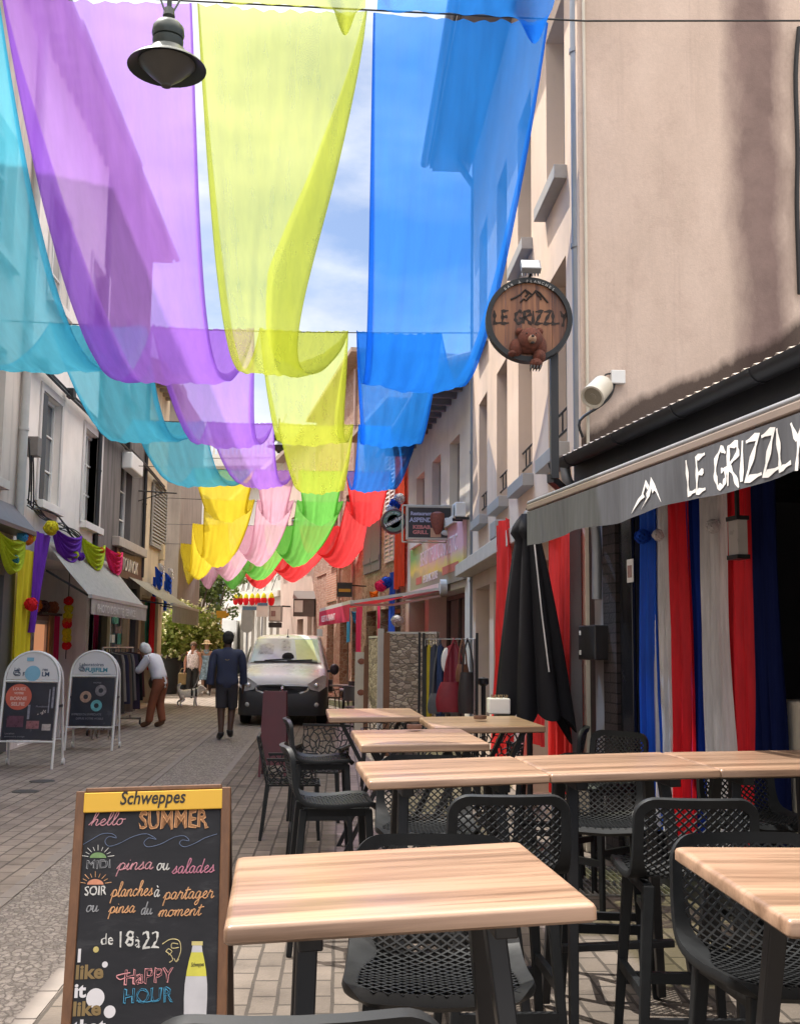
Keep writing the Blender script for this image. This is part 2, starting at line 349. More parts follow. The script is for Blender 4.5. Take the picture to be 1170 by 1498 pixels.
# ================================================================== facades
class Fc:
    def __init__(s, p0, p1, side):
        s.p0 = Vector((*p0, 0)); s.p1 = Vector((*p1, 0)); e = s.p1-s.p0; s.L = e.length; s.d = e/s.L
        s.n = Vector((-s.d.y, s.d.x, 0))*side
    def P(s, u, z, d=0): return s.p0+s.d*u+s.n*d+Vector((0, 0, z))
    def u(s, px, d=0):
        q = pp(px, 945, s.p0+s.n*d, s.n); return (q-s.p0).dot(s.d)
    def uz(s, px, py, d=0):
        q = pp(px, py, s.p0+s.n*d, s.n); return (q-s.p0).dot(s.d), q.z
    def box(s, mb, u0, u1, z0, z1, d0, d1):
        vs = [s.P(u, z, d) for z in (z0, z1) for u, d in ((u0, d0), (u1, d0), (u1, d1), (u0, d1))]
        return mb.add(vs, [(3,2,1,0),(4,5,6,7),(0,1,5,4),(1,2,6,5),(2,3,7,6),(3,0,4,7)])
def wallmesh(f, H, ops, depth, reveal, z0=0, closed=True):
    mb = MB(); us = sorted({0, f.L, *[o[0] for o in ops], *[o[1] for o in ops]}); zs = sorted({z0, H, *[o[2] for o in ops], *[o[3] for o in ops]})
    for i in range(len(us)-1):
        for j in range(len(zs)-1):
            uc, zc = (us[i]+us[i+1])/2, (zs[j]+zs[j+1])/2
            if any(o[0] < uc < o[1] and o[2] < zc < o[3] for o in ops): continue
            mb.add([f.P(us[i], zs[j]), f.P(us[i+1], zs[j]), f.P(us[i+1], zs[j+1]), f.P(us[i], zs[j+1])], [(0,1,2,3)])
    for u0, u1, a, b, *_ in ops:
        r = _[0] if _ else reveal; q = [(u0, a), (u1, a), (u1, b), (u0, b)]
        for k in range(4):
            (x, y), (x2, y2) = q[k], q[(k+1) % 4]; mb.add([f.P(x, y), f.P(x2, y2), f.P(x2, y2, -r), f.P(x, y, -r)], [(0,1,2,3)])
        if r < 1: mb.add([f.P(u0, a, -r), f.P(u1, a, -r), f.P(u1, b, -r), f.P(u0, b, -r)], [(0,1,2,3)])
    D = -depth
    mb.add([f.P(0, z0), f.P(0, z0, D), f.P(0, H, D), f.P(0, H)], [(0,1,2,3)]); mb.add([f.P(f.L, z0), f.P(f.L, z0, D), f.P(f.L, H, D), f.P(f.L, H)], [(0,1,2,3)])
    mb.add([f.P(0, z0, D), f.P(f.L, z0, D), f.P(f.L, H, D), f.P(0, H, D)], [(0,1,2,3)]); mb.add([f.P(0, H), f.P(f.L, H), f.P(f.L, H, D), f.P(0, H, D)], [(0,1,2,3)])
    return mb
def building(name, label, p0, p1, side, H, ops, mat, depth=6, reveal=.22, z0=0):
    f = Fc(p0, p1, side); th = thing(name, label, 'building', (f.p0+f.p1)/2)
    obj('wall', wallmesh(f, H, ops, depth, reveal, z0), mat, th); return th, f
def window(th, f, u0, u1, z0, z1, r=.22, fm=None, pm=None, nx=2, nz=2, fw_=.06, sill=None, name='window', lab=None):
    mb = MB(); d0, d1 = -r+.012, -r+.06; pm = pm or m_pane; fm = fm or m_white
    for a, b, c, d in ((u0+.003, u0+fw_, z0+.003, z1-.003), (u1-fw_, u1-.003, z0+.003, z1-.003), (u0+fw_, u1-fw_, z0+.003, z0+fw_), (u0+fw_, u1-fw_, z1-fw_, z1-.003)): f.box(mb, a, b, c, d, d0, d1)
    for i in range(1, nx): uu = u0+(u1-u0)*i/nx; f.box(mb, uu-fw_*.4, uu+fw_*.4, z0+fw_, z1-fw_, d0, d1-.004)
    for j in range(1, nz): zz = z0+(z1-z0)*j/nz; f.box(mb, u0+fw_, u1-fw_, zz-.014, zz+.014, d0, d1-.012)
    w = obj(name, mb, fm, th, label=lab); p = MB(); f.box(p, u0+fw_*.8, u1-fw_*.8, z0+fw_*.8, z1-fw_*.8, -r+.006, -r+.022); obj('pane', p, pm, w)
    if sill: s = MB(); f.box(s, u0-.08, u1+.08, z0-.13, z0+.002, -r+.07, .12); obj('sill', s, sill, w, bevel=.006)
    return w
def louvre(f, u0, u1, z0, z1, d0, n=16):
    mb = MB(); b = .05
    for a, c, e, g in ((u0, u0+b, z0, z1), (u1-b, u1, z0, z1), (u0+b, u1-b, z0, z0+b), (u0+b, u1-b, z1-b, z1)): f.box(mb, a, c, e, g, d0, d0+.04)
    for i in range(n):
        z = z0+b+(z1-z0-2*b)*(i+.1)/n; h = (z1-z0-2*b)/n
        mb.add([f.P(u0+b, z, d0+.034), f.P(u1-b, z, d0+.034), f.P(u1-b, z+h*.85, d0+.006), f.P(u0+b, z+h*.85, d0+.006)], [(0,1,2,3)])
        mb.add([f.P(u0+b, z, d0+.034), f.P(u1-b, z, d0+.034), f.P(u1-b, z+h*.15, d0+.036), f.P(u0+b, z+h*.15, d0+.036)], [(0,1,2,3)])
    f.box(mb, u0+b, u1-b, z0+b, z1-b, d0-.004, d0+.003); return mb
def pipe(name, label, pts, r, mat, clips=(), cat='downpipe'):
    th = thing(name, label, cat, (pts[0][0], pts[0][1], 0)); mb = MB(); mb.tube(pts, r, 12); obj('pipe', mb, mat, th, smooth=True)
    for c in clips:
        k = MB(); k.lathe([(r+.001, -.02), (r+.010, -.02), (r+.010, .02), (r+.001, .02)], 14, c); k.box((c[0]+.0, c[1]+r+.02, c[2]), (.02, .04, .02)); obj('clip', k, mat, th)
    return th
# ------------------------------------------------------------------ right: the tall beige house
m_beige = plaster('beige render', (.66,.51,.40), .54, (.20,.14,.12), (2,2,.35), .3)
m_bsill = M('sill stone', (.33,.315,.30), .7, .12, 6, .2)
BX = 2.0
fB = Fc((BX, 9.0), (BX, 16.8), 1)
def bw(px0, px1, z0, z1, r=.2): return (min(fB.u(px0), fB.u(px1)), max(fB.u(px0), fB.u(px1)), z0, z1, r)
# first-floor and second-floor windows, read off the sills
# u of the sill ends seen: (805-830), (749-774), (714-732), (695-706)
cols = [(fB.u(806), fB.u(833)), (fB.u(759), fB.u(776)), (fB.u(722), fB.u(733)), (fB.u(700), fB.u(707))]
cols = [(.55, 1.45), (2.35, 3.25), (4.1, 5.0), (5.95, 6.85)]
opsB = []
for a, b in cols:
    for z in (3.42, 6.0): opsB.append((a, b, z, z+1.75, .24))
opsB += [(.75, 2.5, .12, 2.45, .3), (4.0, 5.3, .05, 2.45, .3), (5.7, 7.2, .6, 2.45, .3)]
thB, fB = building('beige_house', 'tall beige rendered house with blank shaded gable above the dark bar roof', (BX, 9.0), (BX, 16.8), 1, 10.2, opsB, m_beige, 8)
m_bars = M('grey window frame', (.34,.33,.32), .5, .1, 6, .05)
for a, b in cols:
    for z in (3.42, 6.0):
        w = window(thB, fB, a, b, z, z+1.75, .24, m_bars, None, 2, 1, .05, m_bsill)
        g = MB(); 
        for zz in (.18, .38): g.tube([fB.P(a+.004, z+zz, -.05), fB.P(b-.004, z+zz, -.05)], .012, 6)
        for k in range(1, 4): g.tube([fB.P(a+(b-a)*k/4, z+.18, -.05), fB.P(a+(b-a)*k/4, z+.38, -.05)], .008, 6)
        if z < 5: obj('guard_rail', g, m_blackmetal, w)
for a, b, c, d, r in opsB[-3:]: window(thB, fB, a, b, c, d, r, M('taupe frame', (.30,.26,.21), .6, .1, 5, .05), None, 2, 1, .09, name='shop_window')
s = MB(); fB.box(s, .1, 7.7, 2.66, 2.84, .002, .26); obj('ledge', s, M('ledge stone', (.50,.44,.37), .8, .15, 4, .2), thB, bevel=.01)
s = MB(); fB.box(s, -.3, 8.1, 9.35, 9.42, .01, .62); fB.box(s, -.35, 8.15, 9.42, 9.56, .01, .66); obj('roof', s, M('eave wood', (.20,.17,.16), .8, .2, 4, .2), thB)
s = MB(); s.tube([fB.P(-.35, 9.50, .74), fB.P(8.15, 9.50, .74)], .075, 10); obj('gutter', s, m_steel, thB, smooth=True)
# gable marks: dark damp band and the old flashing line above the bar roof (a real mortar fillet standing proud)
mdamp, t_, b_ = NT('damp gable render'); v_ = coords(t_); sx_ = nd(t_, 'SeparateXYZ'); t_.links.new(v_, sx_.inputs[0])
n_ = nd(t_, 'TexNoise', i_Scale=1.1, i_Detail=8, i_Roughness=.62); t_.links.new(coords(t_, (1.6,1,.7)), n_.inputs[0])
w_ = nd(t_, 'Math', operation='MULTIPLY_ADD'); t_.links.new(n_.outputs[0], w_.inputs[0]); w_.inputs[1].default_value = .55; t_.links.new(sx_.outputs[0], w_.inputs[2])
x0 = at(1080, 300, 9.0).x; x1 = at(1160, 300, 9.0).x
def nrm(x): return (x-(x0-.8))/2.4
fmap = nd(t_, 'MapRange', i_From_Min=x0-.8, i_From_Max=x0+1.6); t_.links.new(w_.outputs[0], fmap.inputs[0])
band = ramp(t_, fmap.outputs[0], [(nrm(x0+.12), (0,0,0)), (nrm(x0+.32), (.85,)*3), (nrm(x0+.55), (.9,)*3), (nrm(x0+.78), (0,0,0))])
base_ = ramp(t_, n_.outputs[0], [(.3, (.50,.395,.325)), (.5, (.57,.45,.375)), (.7, (.63,.505,.425))])
st_ = nd(t_, 'TexNoise', i_Scale=1.0, i_Detail=9, i_Roughness=.7); t_.links.new(coords(t_, (9, 1, .35)), st_.inputs[0])
base_ = mix(t_, ramp(t_, st_.outputs[0], [(.54, (0,0,0)), (.74, (.30,)*3)]), base_, (.30,.22,.19))
pt_ = nd(t_, 'TexNoise', i_Scale=3.3, i_Detail=10, i_Roughness=.72); t_.links.new(v_, pt_.inputs[0])
base_ = mix(t_, ramp(t_, pt_.outputs[0], [(.56, (0,0,0)), (.62, (.22,)*3)]), base_, (.42,.31,.26))
gr_ = nd(t_, 'TexNoise', i_Scale=38, i_Detail=6, i_Roughness=.75); t_.links.new(v_, gr_.inputs[0])
base_ = mix(t_, 1.0, base_, ramp(t_, gr_.outputs[0], [(.3, (.93,)*3), (.7, (1.05,)*3)]), 'MULTIPLY')
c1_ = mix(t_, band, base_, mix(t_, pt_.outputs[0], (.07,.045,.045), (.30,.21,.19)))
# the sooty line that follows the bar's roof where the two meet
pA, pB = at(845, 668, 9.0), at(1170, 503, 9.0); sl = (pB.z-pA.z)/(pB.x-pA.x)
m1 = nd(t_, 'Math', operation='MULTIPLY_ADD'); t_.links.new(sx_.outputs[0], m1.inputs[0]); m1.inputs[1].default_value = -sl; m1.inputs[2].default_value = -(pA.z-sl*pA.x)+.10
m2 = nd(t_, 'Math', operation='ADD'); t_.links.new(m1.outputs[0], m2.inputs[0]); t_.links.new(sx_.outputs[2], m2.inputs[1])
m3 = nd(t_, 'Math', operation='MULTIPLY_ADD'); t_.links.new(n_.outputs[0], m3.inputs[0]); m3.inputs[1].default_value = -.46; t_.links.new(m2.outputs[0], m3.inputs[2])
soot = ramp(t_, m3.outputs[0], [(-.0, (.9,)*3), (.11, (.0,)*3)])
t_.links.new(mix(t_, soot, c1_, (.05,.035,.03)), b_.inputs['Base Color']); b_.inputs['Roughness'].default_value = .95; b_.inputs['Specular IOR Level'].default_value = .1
g_ = nd(t_, 'TexNoise', i_Scale=70, i_Detail=5); t_.links.new(v_, g_.inputs[0]); bump(t_, b_, g_.outputs[0], .3, .008)
s = MB(); s.add([(BX+.004, 8.985, 0), (BX+8, 8.985, 0), (BX+8, 8.985, 10.2), (BX+.004, 8.985, 10.2), (BX+.004, 8.998, 0), (BX+8, 8.998, 0), (BX+8, 8.998, 10.2), (BX+.004, 8.998, 10.2)], [(0,1,2,3),(4,5,6,7),(0,3,7,4),(3,2,6,7)])
obj('gable_render', s, mdamp, thB)
q = at(843, 300, 9.12)
pipe('downpipe', 'long zinc downpipe at the corner of the beige gable', [(q.x, 9.12, 2.95), (q.x, 9.12, 10)], .046, m_steel, [(q.x, 9.12, at(843, y, 9.12).z) for y in (75, 360)])
q = at(856, 300, 8.96)
pipe('conduit', 'thin cream conduit running up the beige gable corner', [(q.x, 8.96, 3.1), (q.x, 8.96, 10)], .014, m_cream, cat='conduit')
q = at(692, 700, 16.7)
pipe('downpipe', 'dark zinc downpipe between the beige house and the cream house', [(q.x, 16.65, 0.1), (q.x, 16.65, 8.9), (q.x-.25, 16.6, 9.25), (q.x-.33, 16.6, 9.42)], .055, m_steel, [(q.x, 16.65, z) for z in (2.6, 4.6, 6.6)])
pipe('wall_post', 'cream painted square post left of the bar front', [at(866, 945, 8.88)*1, at(866, 945, 8.88)+Vector((0, 0, 1.25))], .01, m_cream, cat='post') if 0 else None
q = at(865, 945, 8.86); th = thing('wall_post', 'cream painted pilaster left of the black bar front', 'pilaster', (q.x, q.y, 0))
s = MB(); s.box((q.x, q.y, 1.42), (.12, .1, 2.62)); obj('shaft', s, m_cream, th, bevel=.01)
s = MB(); s.box((q.x, q.y, .10), (.15, .13, .2)); s.box((q.x, q.y, 2.76), (.15, .13, .08)); obj('base_block', s, m_cream, th, bevel=.01)
q = at(846, 945, 8.98); th = thing('wall_post', 'grey panelled pilaster beside the parasol, right of the red drape', 'pilaster', (q.x, q.y, 0))
s = MB(); s.box((q.x-.03, q.y, 1.7), (.1, .1, 2.0)); obj('shaft', s, m_grey, th, bevel=.006)
s = MB(); s.box((q.x-.03, q.y, .35), (.14, .14, .68)); obj('base_block', s, m_cream, th, bevel=.008)
# ------------------------------------------------------------------ right: the bar
fR = Fc((2.0, 8.90), (2.0+.155*11, 8.90-11), -1)
if fR.n.x > 0: fR.n = -fR.n
uo = fR.u(931)
opsR = [(uo, 9.5, .10, 2.72, 3.0)]
m_barwall = M('black bar paint', (.022,.022,.025), .5, .25, 5, .1)
thR = thing('bar_building', 'low black bar front under a tiled eave, its doorway hung with tricolour drapes', 'building', fR.P(4, 0))
s = wallmesh(fR, 3.25, opsR, 4.2, .3); obj('wall', s, m_barwall, thR)
s = MB(); u0_, u1_ = uo, 9.5
s.add([fR.P(u0_, .1, -3), fR.P(u1_, .1, -3), fR.P(u1_, 2.72, -3), fR.P(u0_, 2.72, -3)], [(0,1,2,3)]); obj('back_wall', s, m_dark, thR)
a, b = fR.u(1118), fR.u(1152); s = MB(); fR.box(s, a, a+.12, .1, 2.3, -.75, -.62); fR.box(s, b-.1, b, .1, 2.3, -.75, -.62); fR.box(s, a+.12, b-.1, 2.18, 2.3, -.75, -.62); obj('inner_door_frame', s, m_woodbrown, thR)
s = MB(); fR.box(s, a+.12, b-.1, .1, 2.18, -.70, -.68); obj('inner_pane', s, m_pane, thR)
s = MB(); a, b = fR.u(893), fR.u(912); fR.box(s, a, b, .05, 2.95, .004, .06); obj('brick_pier', s, brickmat('black glazed brick', (.030,.026,.028), (.045,.034,.036), (.012,.012,.012), .28, .075, axes='YZ', msize=.006, bs=1.0), thR)
s = MB(); a, b = fR.u(912), fR.u(931); fR.box(s, a+.01, b, .02, 2.75, .004, .035); fR.box(s, b, 9.5, 2.66, 2.80, .004, .09); obj('door_frame', s, M('black gloss', (.012,.012,.014), .25, .2, 4, .03), thR, bevel=.006)
s = MB(); a, b = fR.u(872), fR.u(893); fR.box(s, a+.02, b-.006, .05, 2.95, .004, .02); obj('side_panel', s, m_grey, thR)
# roof: low slope seen from the street only as its row of tile ends
gz, gd = 2.98, .34
s = MB()
for i in range(92):
    u = .52+i*.11
    s.tube([fR.P(u, gz+.07, gd+.03), fR.P(u, gz+.55, -1.6)], .045, 8)
s.add([fR.P(.5, gz+.06, gd), fR.P(10.8, gz+.09, gd), fR.P(10.8, gz+.46, -1.6), fR.P(.5, gz+.46, -1.6)], [(0,1,2,3)])
obj('roof', s, M('pale clay tile', (.42,.36,.31), .85, .25, 7, .3), thR)
s = MB(); fR.box(s, .5, 10.8, gz-.16, gz+.05, .01, gd-.06); fR.box(s, .5, 10.8, gz-.20, gz-.16, .01, gd-.02); obj('fascia', s, m_barwall, thR)
s = MB(); n_u = 2
prof = [(.07*math.cos(R(a)), .07*math.sin(R(a))) for a in range(180, 361, 18)]+[(.064*math.cos(R(a)), .064*math.sin(R(a))) for a in range(360, 179, -18)]
s.prism(prof, lambda x, y, d: fR.P(d, gz+.06+y, gd+.055+x), .42, 10.8); obj('gutter', s, m_blackmetal, thR, smooth=True)
for i in range(12):
    k = MB(); u = .75+i*.9; k.prism([(x*1.08, y*1.08) for x, y in prof], lambda x, y, d: fR.P(d, gz+.06+y, gd+.055+x), u, u+.03); obj('gutter_bracket', k, m_blackmetal, thR)
k = MB(); k.tube(smoothpts([fR.P(.6, gz+.01, gd+.05), fR.P(.6, gz-.12, gd+.02), fR.P(.5, gz-.25, .16), fR.P(.45, gz-.5, .08), fR.P(.45, gz-1.0, .08)]), .04, 10); obj('downpipe', k, m_steel, thR, smooth=True)
u_ = fR.u(1166, -.25); s = MB(); fR.box(s, u_-.02, u_+.5, .11, 1.32, -.5, -.1); tag(obj('counter_front', s, m_cream, bevel=.02), 'pale counter end standing in the shaded bar doorway at the right edge', 'counter')
# bar awning
fA0, fA1 = Vector((1.31, 7.5, 0)), Vector((1.31+.155*6.2, 7.5-6.2, 0)); ad_ = (fA1-fA0).normalized(); LA = (fA1-fA0).length
m_canvas = fabric('grey canvas', (.11,.115,.13), .8, .12)
tha = thing('bar_awning', 'grey canvas awning with white mountain logo over the bar tables', 'awning', (2.1, 6, 2.9))
wb = lambda t: fA0+ad_*t
zf = 2.57
def aw(u, v):
    f_ = wb(LA*u); f_.z = zf; w_ = f_-fR.n*.92; w_.z = 2.93; return w_.lerp(f_, v)-Vector((0, 0, .03*math.sin(math.pi*v)))
s = MB(); s.grid(aw, 24, 6); obj('canopy', s, m_canvas, tha, smooth=True)
def val(u, v, a=1):
    f_ = wb(LA*u); z = zf-.035-v*(.232+.012*math.sin(u*31)); off = (.010*math.sin(u*46)+.006*math.sin(u*97))*v
    return f_+fR.n*(.028+off)+Vector((0, 0, z))
s = MB(); s.grid(val, 120, 6); obj('valance', s, m_canvas, tha, smooth=True)
s = MB(); s.bar(wb(-.04)+Vector((0,0,zf)), wb(LA)+Vector((0,0,zf)), .04, .045); obj('front_bar', s, M('beige alu', (.25,.20,.17), .45, .08, 4, .03), tha, bevel=.008)
s = MB(); s.tube([wb(-.04)+Vector((0,0,zf+.034)), wb(LA)+Vector((0,0,zf+.034))], .016, 10); obj('bar_cap', s, M('bright alu', (.28,.285,.30), .35, .06, 4, .02, metal=.3), tha, smooth=True)
for t in (.35, 3.0):
    f_ = wb(t); e = f_-fR.n*.86; mid = (f_+e)/2+ad_*.35
    k = MB(); k.bar((e.x, e.y, 2.83), (mid.x, mid.y, 2.68), .05, .04); obj('arm', k, m_blackmetal, tha); k = MB(); k.bar((mid.x, mid.y, 2.68), (f_.x, f_.y, zf-.02), .05, .04); obj('arm', k, m_blackmetal, tha)
# lettering of the valance: hand-drawn capitals
m_let = M('white lettering', (.80,.80,.79), .7, .05, 8, 0)
vn = fR.n; vM = basis(wb(0)+vn*.048+Vector((0,0,zf-.30)), -ad_ if (-ad_).cross(Vector((0,0,1))).dot(vn) > 0 else ad_, (0,0,1))
vx = (vM.to_3x3() @ Vector((1,0,0)))
GL = {'L': ([[(0,1.0),(.02,.5),(0,0),(.46,.06)]], .52), 'E': ([[(.42,1),(0,.95),(.03,.5),(0,0),(.45,.05)], [(.02,.5),(.36,.54)]], .52),
 'G': ([[(.5,.84),(.3,1),(.06,.75),(.02,.35),(.14,.03),(.36,.02),(.5,.2),(.5,.44),(.28,.43)]], .6), 'R': ([[(0,0),(.03,1)], [(0,.97),(.4,.98),(.44,.72),(.04,.5),(.28,.22),(.5,-.12)]], .56),
 'I': ([[(.06,1),(.04,0)]], .2), 'Z': ([[(0,.93),(.48,1),(.22,.5),(0,0),(.52,.06)]], .58), 'Y': ([[(0,1),(.2,.52)], [(.52,1.08),(.26,.5),(.14,-.2)]], .56), ' ': ([], .34)}
def brush(word, fn, size, w, mat, parent, name='lettering', sx=1.0, th_=.003):
    mb = MB(); x = 0
    for ch in word:
        st, adv = GL[ch]
        for pl in st:
            pts = []
            for i in range(len(pl)-1):
                for k in range(4): pts.append(tuple(a+(b-a)*k/4 for a, b in zip(pl[i], pl[i+1])))
            pts.append(pl[-1]); N = len(pts); q = []
            lft, rgt = [], []
            for i, p in enumerate(pts):
                a, b = pts[max(i-1, 0)], pts[min(i+1, N-1)]; dx, dy = b[0]-a[0], b[1]-a[1]; l = math.hypot(dx, dy) or 1
                ww = w*(.75+.35*math.sin(i*1.3+len(word)))*(0.7 if i in (0, N-1) else 1)
                X, Y = (x+p[0])*size*sx, p[1]*size; lft.append((X-dy/l*ww, Y+dx/l*ww)); rgt.append((X+dy/l*ww, Y-dx/l*ww))
            for i in range(N-1):
                vs = [fn(*lft[i], th_), fn(*rgt[i], th_), fn(*rgt[i+1], th_), fn(*lft[i+1], th_)]
                mb.add(vs, [(0,1,2,3)])
        x += adv
    return obj(name, mb, mat, parent)
def vfn(t0, z0_, dr):
    def g(X, Y, d):
        t = t0+dr*X; v = (zf-.035-(z0_+Y))/.232
        return Vector(val(t/LA, v))+vn*d
    return g
def valt(px, py):
    q = pp(px, py, wb(0)+vn*.03, vn); return (q-wb(0)).dot(ad_), q.z
tL, zL = valt(1003, 697); t2, z2_ = valt(1168, 640)
brush('LE GRIZZLY', vfn(tL, zf-.238, 1), .172, .0160, m_let, tha, sx=(t2-tL)/.172/4.68)
tm, zm = valt(925, 722); tm2, _ = valt(968, 715)
mt = MB(); wid = tm2-tm
for poly in ([(0,0),(.22,.42),(.34,.52),(.48,1.0),(.6,.72),(.54,.62),(.48,.78),(.40,.52),(.44,.4),(.30,.34),(.14,.16)], [(.32,.02),(.52,.34),(.50,.5),(.62,.72),(.66,1.02),(.80,.7),(1.0,.0),(.84,.42),(.78,.5),(.72,.42),(.68,.62),(.62,.36),(.46,.2)]):
    ff = vfn(tm, zf-.245, 1); mt.prism(poly, lambda x, y, d: ff(x*wid, y*.15, d), .003, .0045)
obj('logo', mt, m_let, tha)
# ------------------------------------------------------------------ right: cream house with the kebab shop
m_creamw = plaster('cream render', (.66,.585,.49), .55, (.25,.21,.18), (2,2,.4), .25)
fC = Fc((2.0, 16.8), (1.44, 24.3), 1)
wc = [fC.u(x) for x in (671, 656, 643, 630, 619, 607)]
opsC = [(wc[i], wc[i+1], 3.75, 5.12, .2) for i in (0, 2, 4)]+[(.5, 4.2, .12, 2.55, .4), (4.7, 7.0, .12, 2.55, .4)]
opsC += [(wc[i]+.1, wc[i+1]-.1, 5.9, 6.5, .2) for i in ()]
thC, fC = building('cream_house', 'cream two-storey house with three small windows under a wavy tile eave', (2.0, 16.8), (1.44, 24.3), 1, 6.05, opsC, m_creamw, 7)
for o in opsC[:3]: window(thC, fC, *o[:4], .2, M('raw wood frame', (.36,.31,.26), .8, .15, 6, .1), M('dusty board', (.27,.235,.20), .7, .25, 2, .05), 1, 1, .05, M('pale sill', (.62,.58,.52), .7, .08, 6, .1))
for o in opsC[3:]: window(thC, fC, *o[:4], .4, M('brown frame', (.10,.075,.06), .5, .2, 6, .05), None, 3, 1, .08, name='shop_window')
s = MB(); 
for i in range(44):
    u = -.05+i*.175; s.tube([fC.P(u, 5.98, .62), fC.P(u, 6.9, -2.4)], .075, 8)
s.add([fC.P(-.1, 5.93, .55), fC.P(fC.L+.1, 5.93, .55), fC.P(fC.L+.1, 6.86, -2.4), fC.P(-.1, 6.86, -2.4)], [(0,1,2,3)]); obj('roof', s, M('roman tile', (.34,.25,.20), .85, .3, 6, .3), thC, smooth=True)
s = MB(); s.tube([fC.P(-.1, 5.86, .68), fC.P(fC.L+.1, 5.86, .68)], .06, 8)
for i in range(14): fC.box(s, .2+i*.53, .28+i*.53, 5.78, 5.92, .01, .55)
obj('eave', s, M('eave wood', (.20,.17,.16), .8, .2, 4, .2), thC)
# ------------------------------------------------------------------ right, farther: rubble house, brick house, pink house, white house
m_rub = stonemat('rubble wall', [(.24,.15,.10), (.38,.28,.20), (.19,.11,.08), (.46,.36,.27)], (.40,.33,.26), 6, (1,1,1.5), .7)
fD = Fc((1.44, 24.3), (.5625, 30), 1)
uD = lambda x: fD.u(x)
opsD = [(uD(577), uD(563), 3.6, 6.3, .15), (uD(556), uD(532), 3.5, 5.3, .15), (uD(585), uD(556), .1, 2.5, .35), (uD(550), uD(535), .1, 2.5, .35)]
thD, fD = building('rubble_house', 'rubble stone house with white louvred and blue plank shutters behind the kebab sign', (1.44, 24.3), (.5625, 30), 1, 7.2, opsD, m_rub, 7, .15)
m_wsh = M('white shutter', (.66,.62,.60), .6, .08, 6, .05); m_bsh = M('blue grey shutter', (.19,.20,.245), .7, .12, 4, .15, stretch=(9,9,.6))
o = opsD[0]; w = window(thD, fD, *o[:4], .15, m_wsh, None, 2, 2); mid = (o[0]+o[1])/2
obj('shutter', louvre(fD, o[0], mid-.01, o[2], o[3], .01, 26), m_wsh, w); obj('shutter', louvre(fD, mid+.01, o[1], o[2], o[3], .01, 26), m_wsh, w)
o = opsD[1]; w = window(thD, fD, *o[:4], .15, m_bars, None, 2, 2); mid = (o[0]+o[1])/2
for a, b in ((o[0], mid-.015), (mid+.015, o[1])):
    k = MB(); n_ = 5
    for i in range(n_): fD.box(k, a+(b-a)*i/n_+.006, a+(b-a)*(i+1)/n_-.006, o[2], o[3], .01, .045)
    for z in (o[2]+.25, o[3]-.3): fD.box(k, a+.03, b-.03, z, z+.12, .047, .07)
    obj('shutter', k, m_bsh, w)
for o in opsD[2:]: window(thD, fD, *o[:4], .35, m_org if 0 else M('orange door paint', (.60,.20,.05), .5, .15, 5, .05), None, 2, 1, .1, name='shop_door')
s = MB(); fD.box(s, -.02, fD.L, 7.2, 7.32, -3, .45); obj('roof', s, MC['roman tile'], thD)
m_brick = brickmat('old red brick', (.34,.15,.10), (.45,.24,.165), (.44,.36,.30), .24, .075, axes='YZ', msize=.012, bs=.6)
m_rub2 = stonemat('reddish rubble', [(.26,.11,.075), (.38,.22,.16), (.30,.15,.10), (.42,.29,.22)], (.38,.28,.23), 6.5, (1,1,1.5), .7)
fE = Fc((.5625, 30), (-1.0, 40), 1)
uE = lambda x: fE.u(x)
opsE = [(uE(491), uE(484), 4.3, 5.9, .25), (uE(514), uE(503), 4.3, 6.1, .25), (uE(488), uE(478), .05, 2.6, .3), (uE(510), uE(497), .05, 2.5, .3), (uE(525), uE(515), .05, 2.5, .3)]
thE, fE = building('brick_house', 'reddish brick and rubble house with small windows beyond the red awning', (.5625, 30), (-1.0, 40), 1, 9.8, opsE, m_rub2, 7, .25)
for o in opsE[:2]: window(thE, fE, *o[:4], .25, M('dark red frame', (.16,.07,.06), .6, .15, 6, .05), None, 1, 2, .06, M('brick sill', (.36,.2,.16), .8, .1, 6, .2))
for o in opsE[2:]: window(thE, fE, *o[:4], .3, MC['brown frame'], M('brown door leaf', (.13,.10,.085), .6, .2, 3, .1), 1, 1, .08, name='door')
for px in (497, 517):
    s = MB(); s.tube([fE.P(uE(px), 2.7, .06), fE.P(uE(px), 9.6, .06)], .045, 8); obj('downpipe', s, M('pinkish pipe', (.50,.36,.33), .5, .1, 5, .05), thE, smooth=True)
s = MB(); fE.box(s, uE(510), uE(462), 4.0, 4.08, .004, .03); fE.box(s, uE(492), uE(477), 3.0, 4.0, .004, .03); obj('brick_band', s, m_brick, thE)
s = MB(); fE.box(s, -.02, fE.L, 9.8, 9.92, -3, .4); obj('roof', s, MC['roman tile'], thE)
m_pinkw = plaster('pinkish render', (.60,.47,.40), .56, (.3,.2,.17), (2,2,.4), .3)
fG = Fc((-1.0, 40), (-2.6, 47.5), 1); uG = lambda x: fG.u(x)
opsG = [(uG(a), uG(b), 4.7, 6.8, .2) for a, b in ((452, 446), (440, 434), (428, 422.5), (417.5, 412.5))]+[(uG(456), uG(449), .1, 3.4, .3), (uG(443), uG(434), .1, 2.6, .3)]
thG, fG = building('pink_house', 'pinkish rendered house with four narrow brown windows beyond the van', (-1.0, 40), (-2.6, 47.5), 1, 9.5, opsG, m_pinkw, 7, .2)
for o in opsG: window(thG, fG, *o[:4], o[4], MC['dark red frame'], M('brown blind', (.17,.10,.085), .6, .2, 3, .1), 1, 1, .06, MC['pale sill'] if o[2] > 1 else None)
s = MB(); fG.box(s, 0, fG.L, 9.5, 9.7, -3, .4); obj('roof', s, MC['roman tile'], thG)
s = MB(); fG.box(s, uG(436), uG(457), 3.05, 3.3, .004, .05); obj('lintel_band', s, m_rub2, thG)
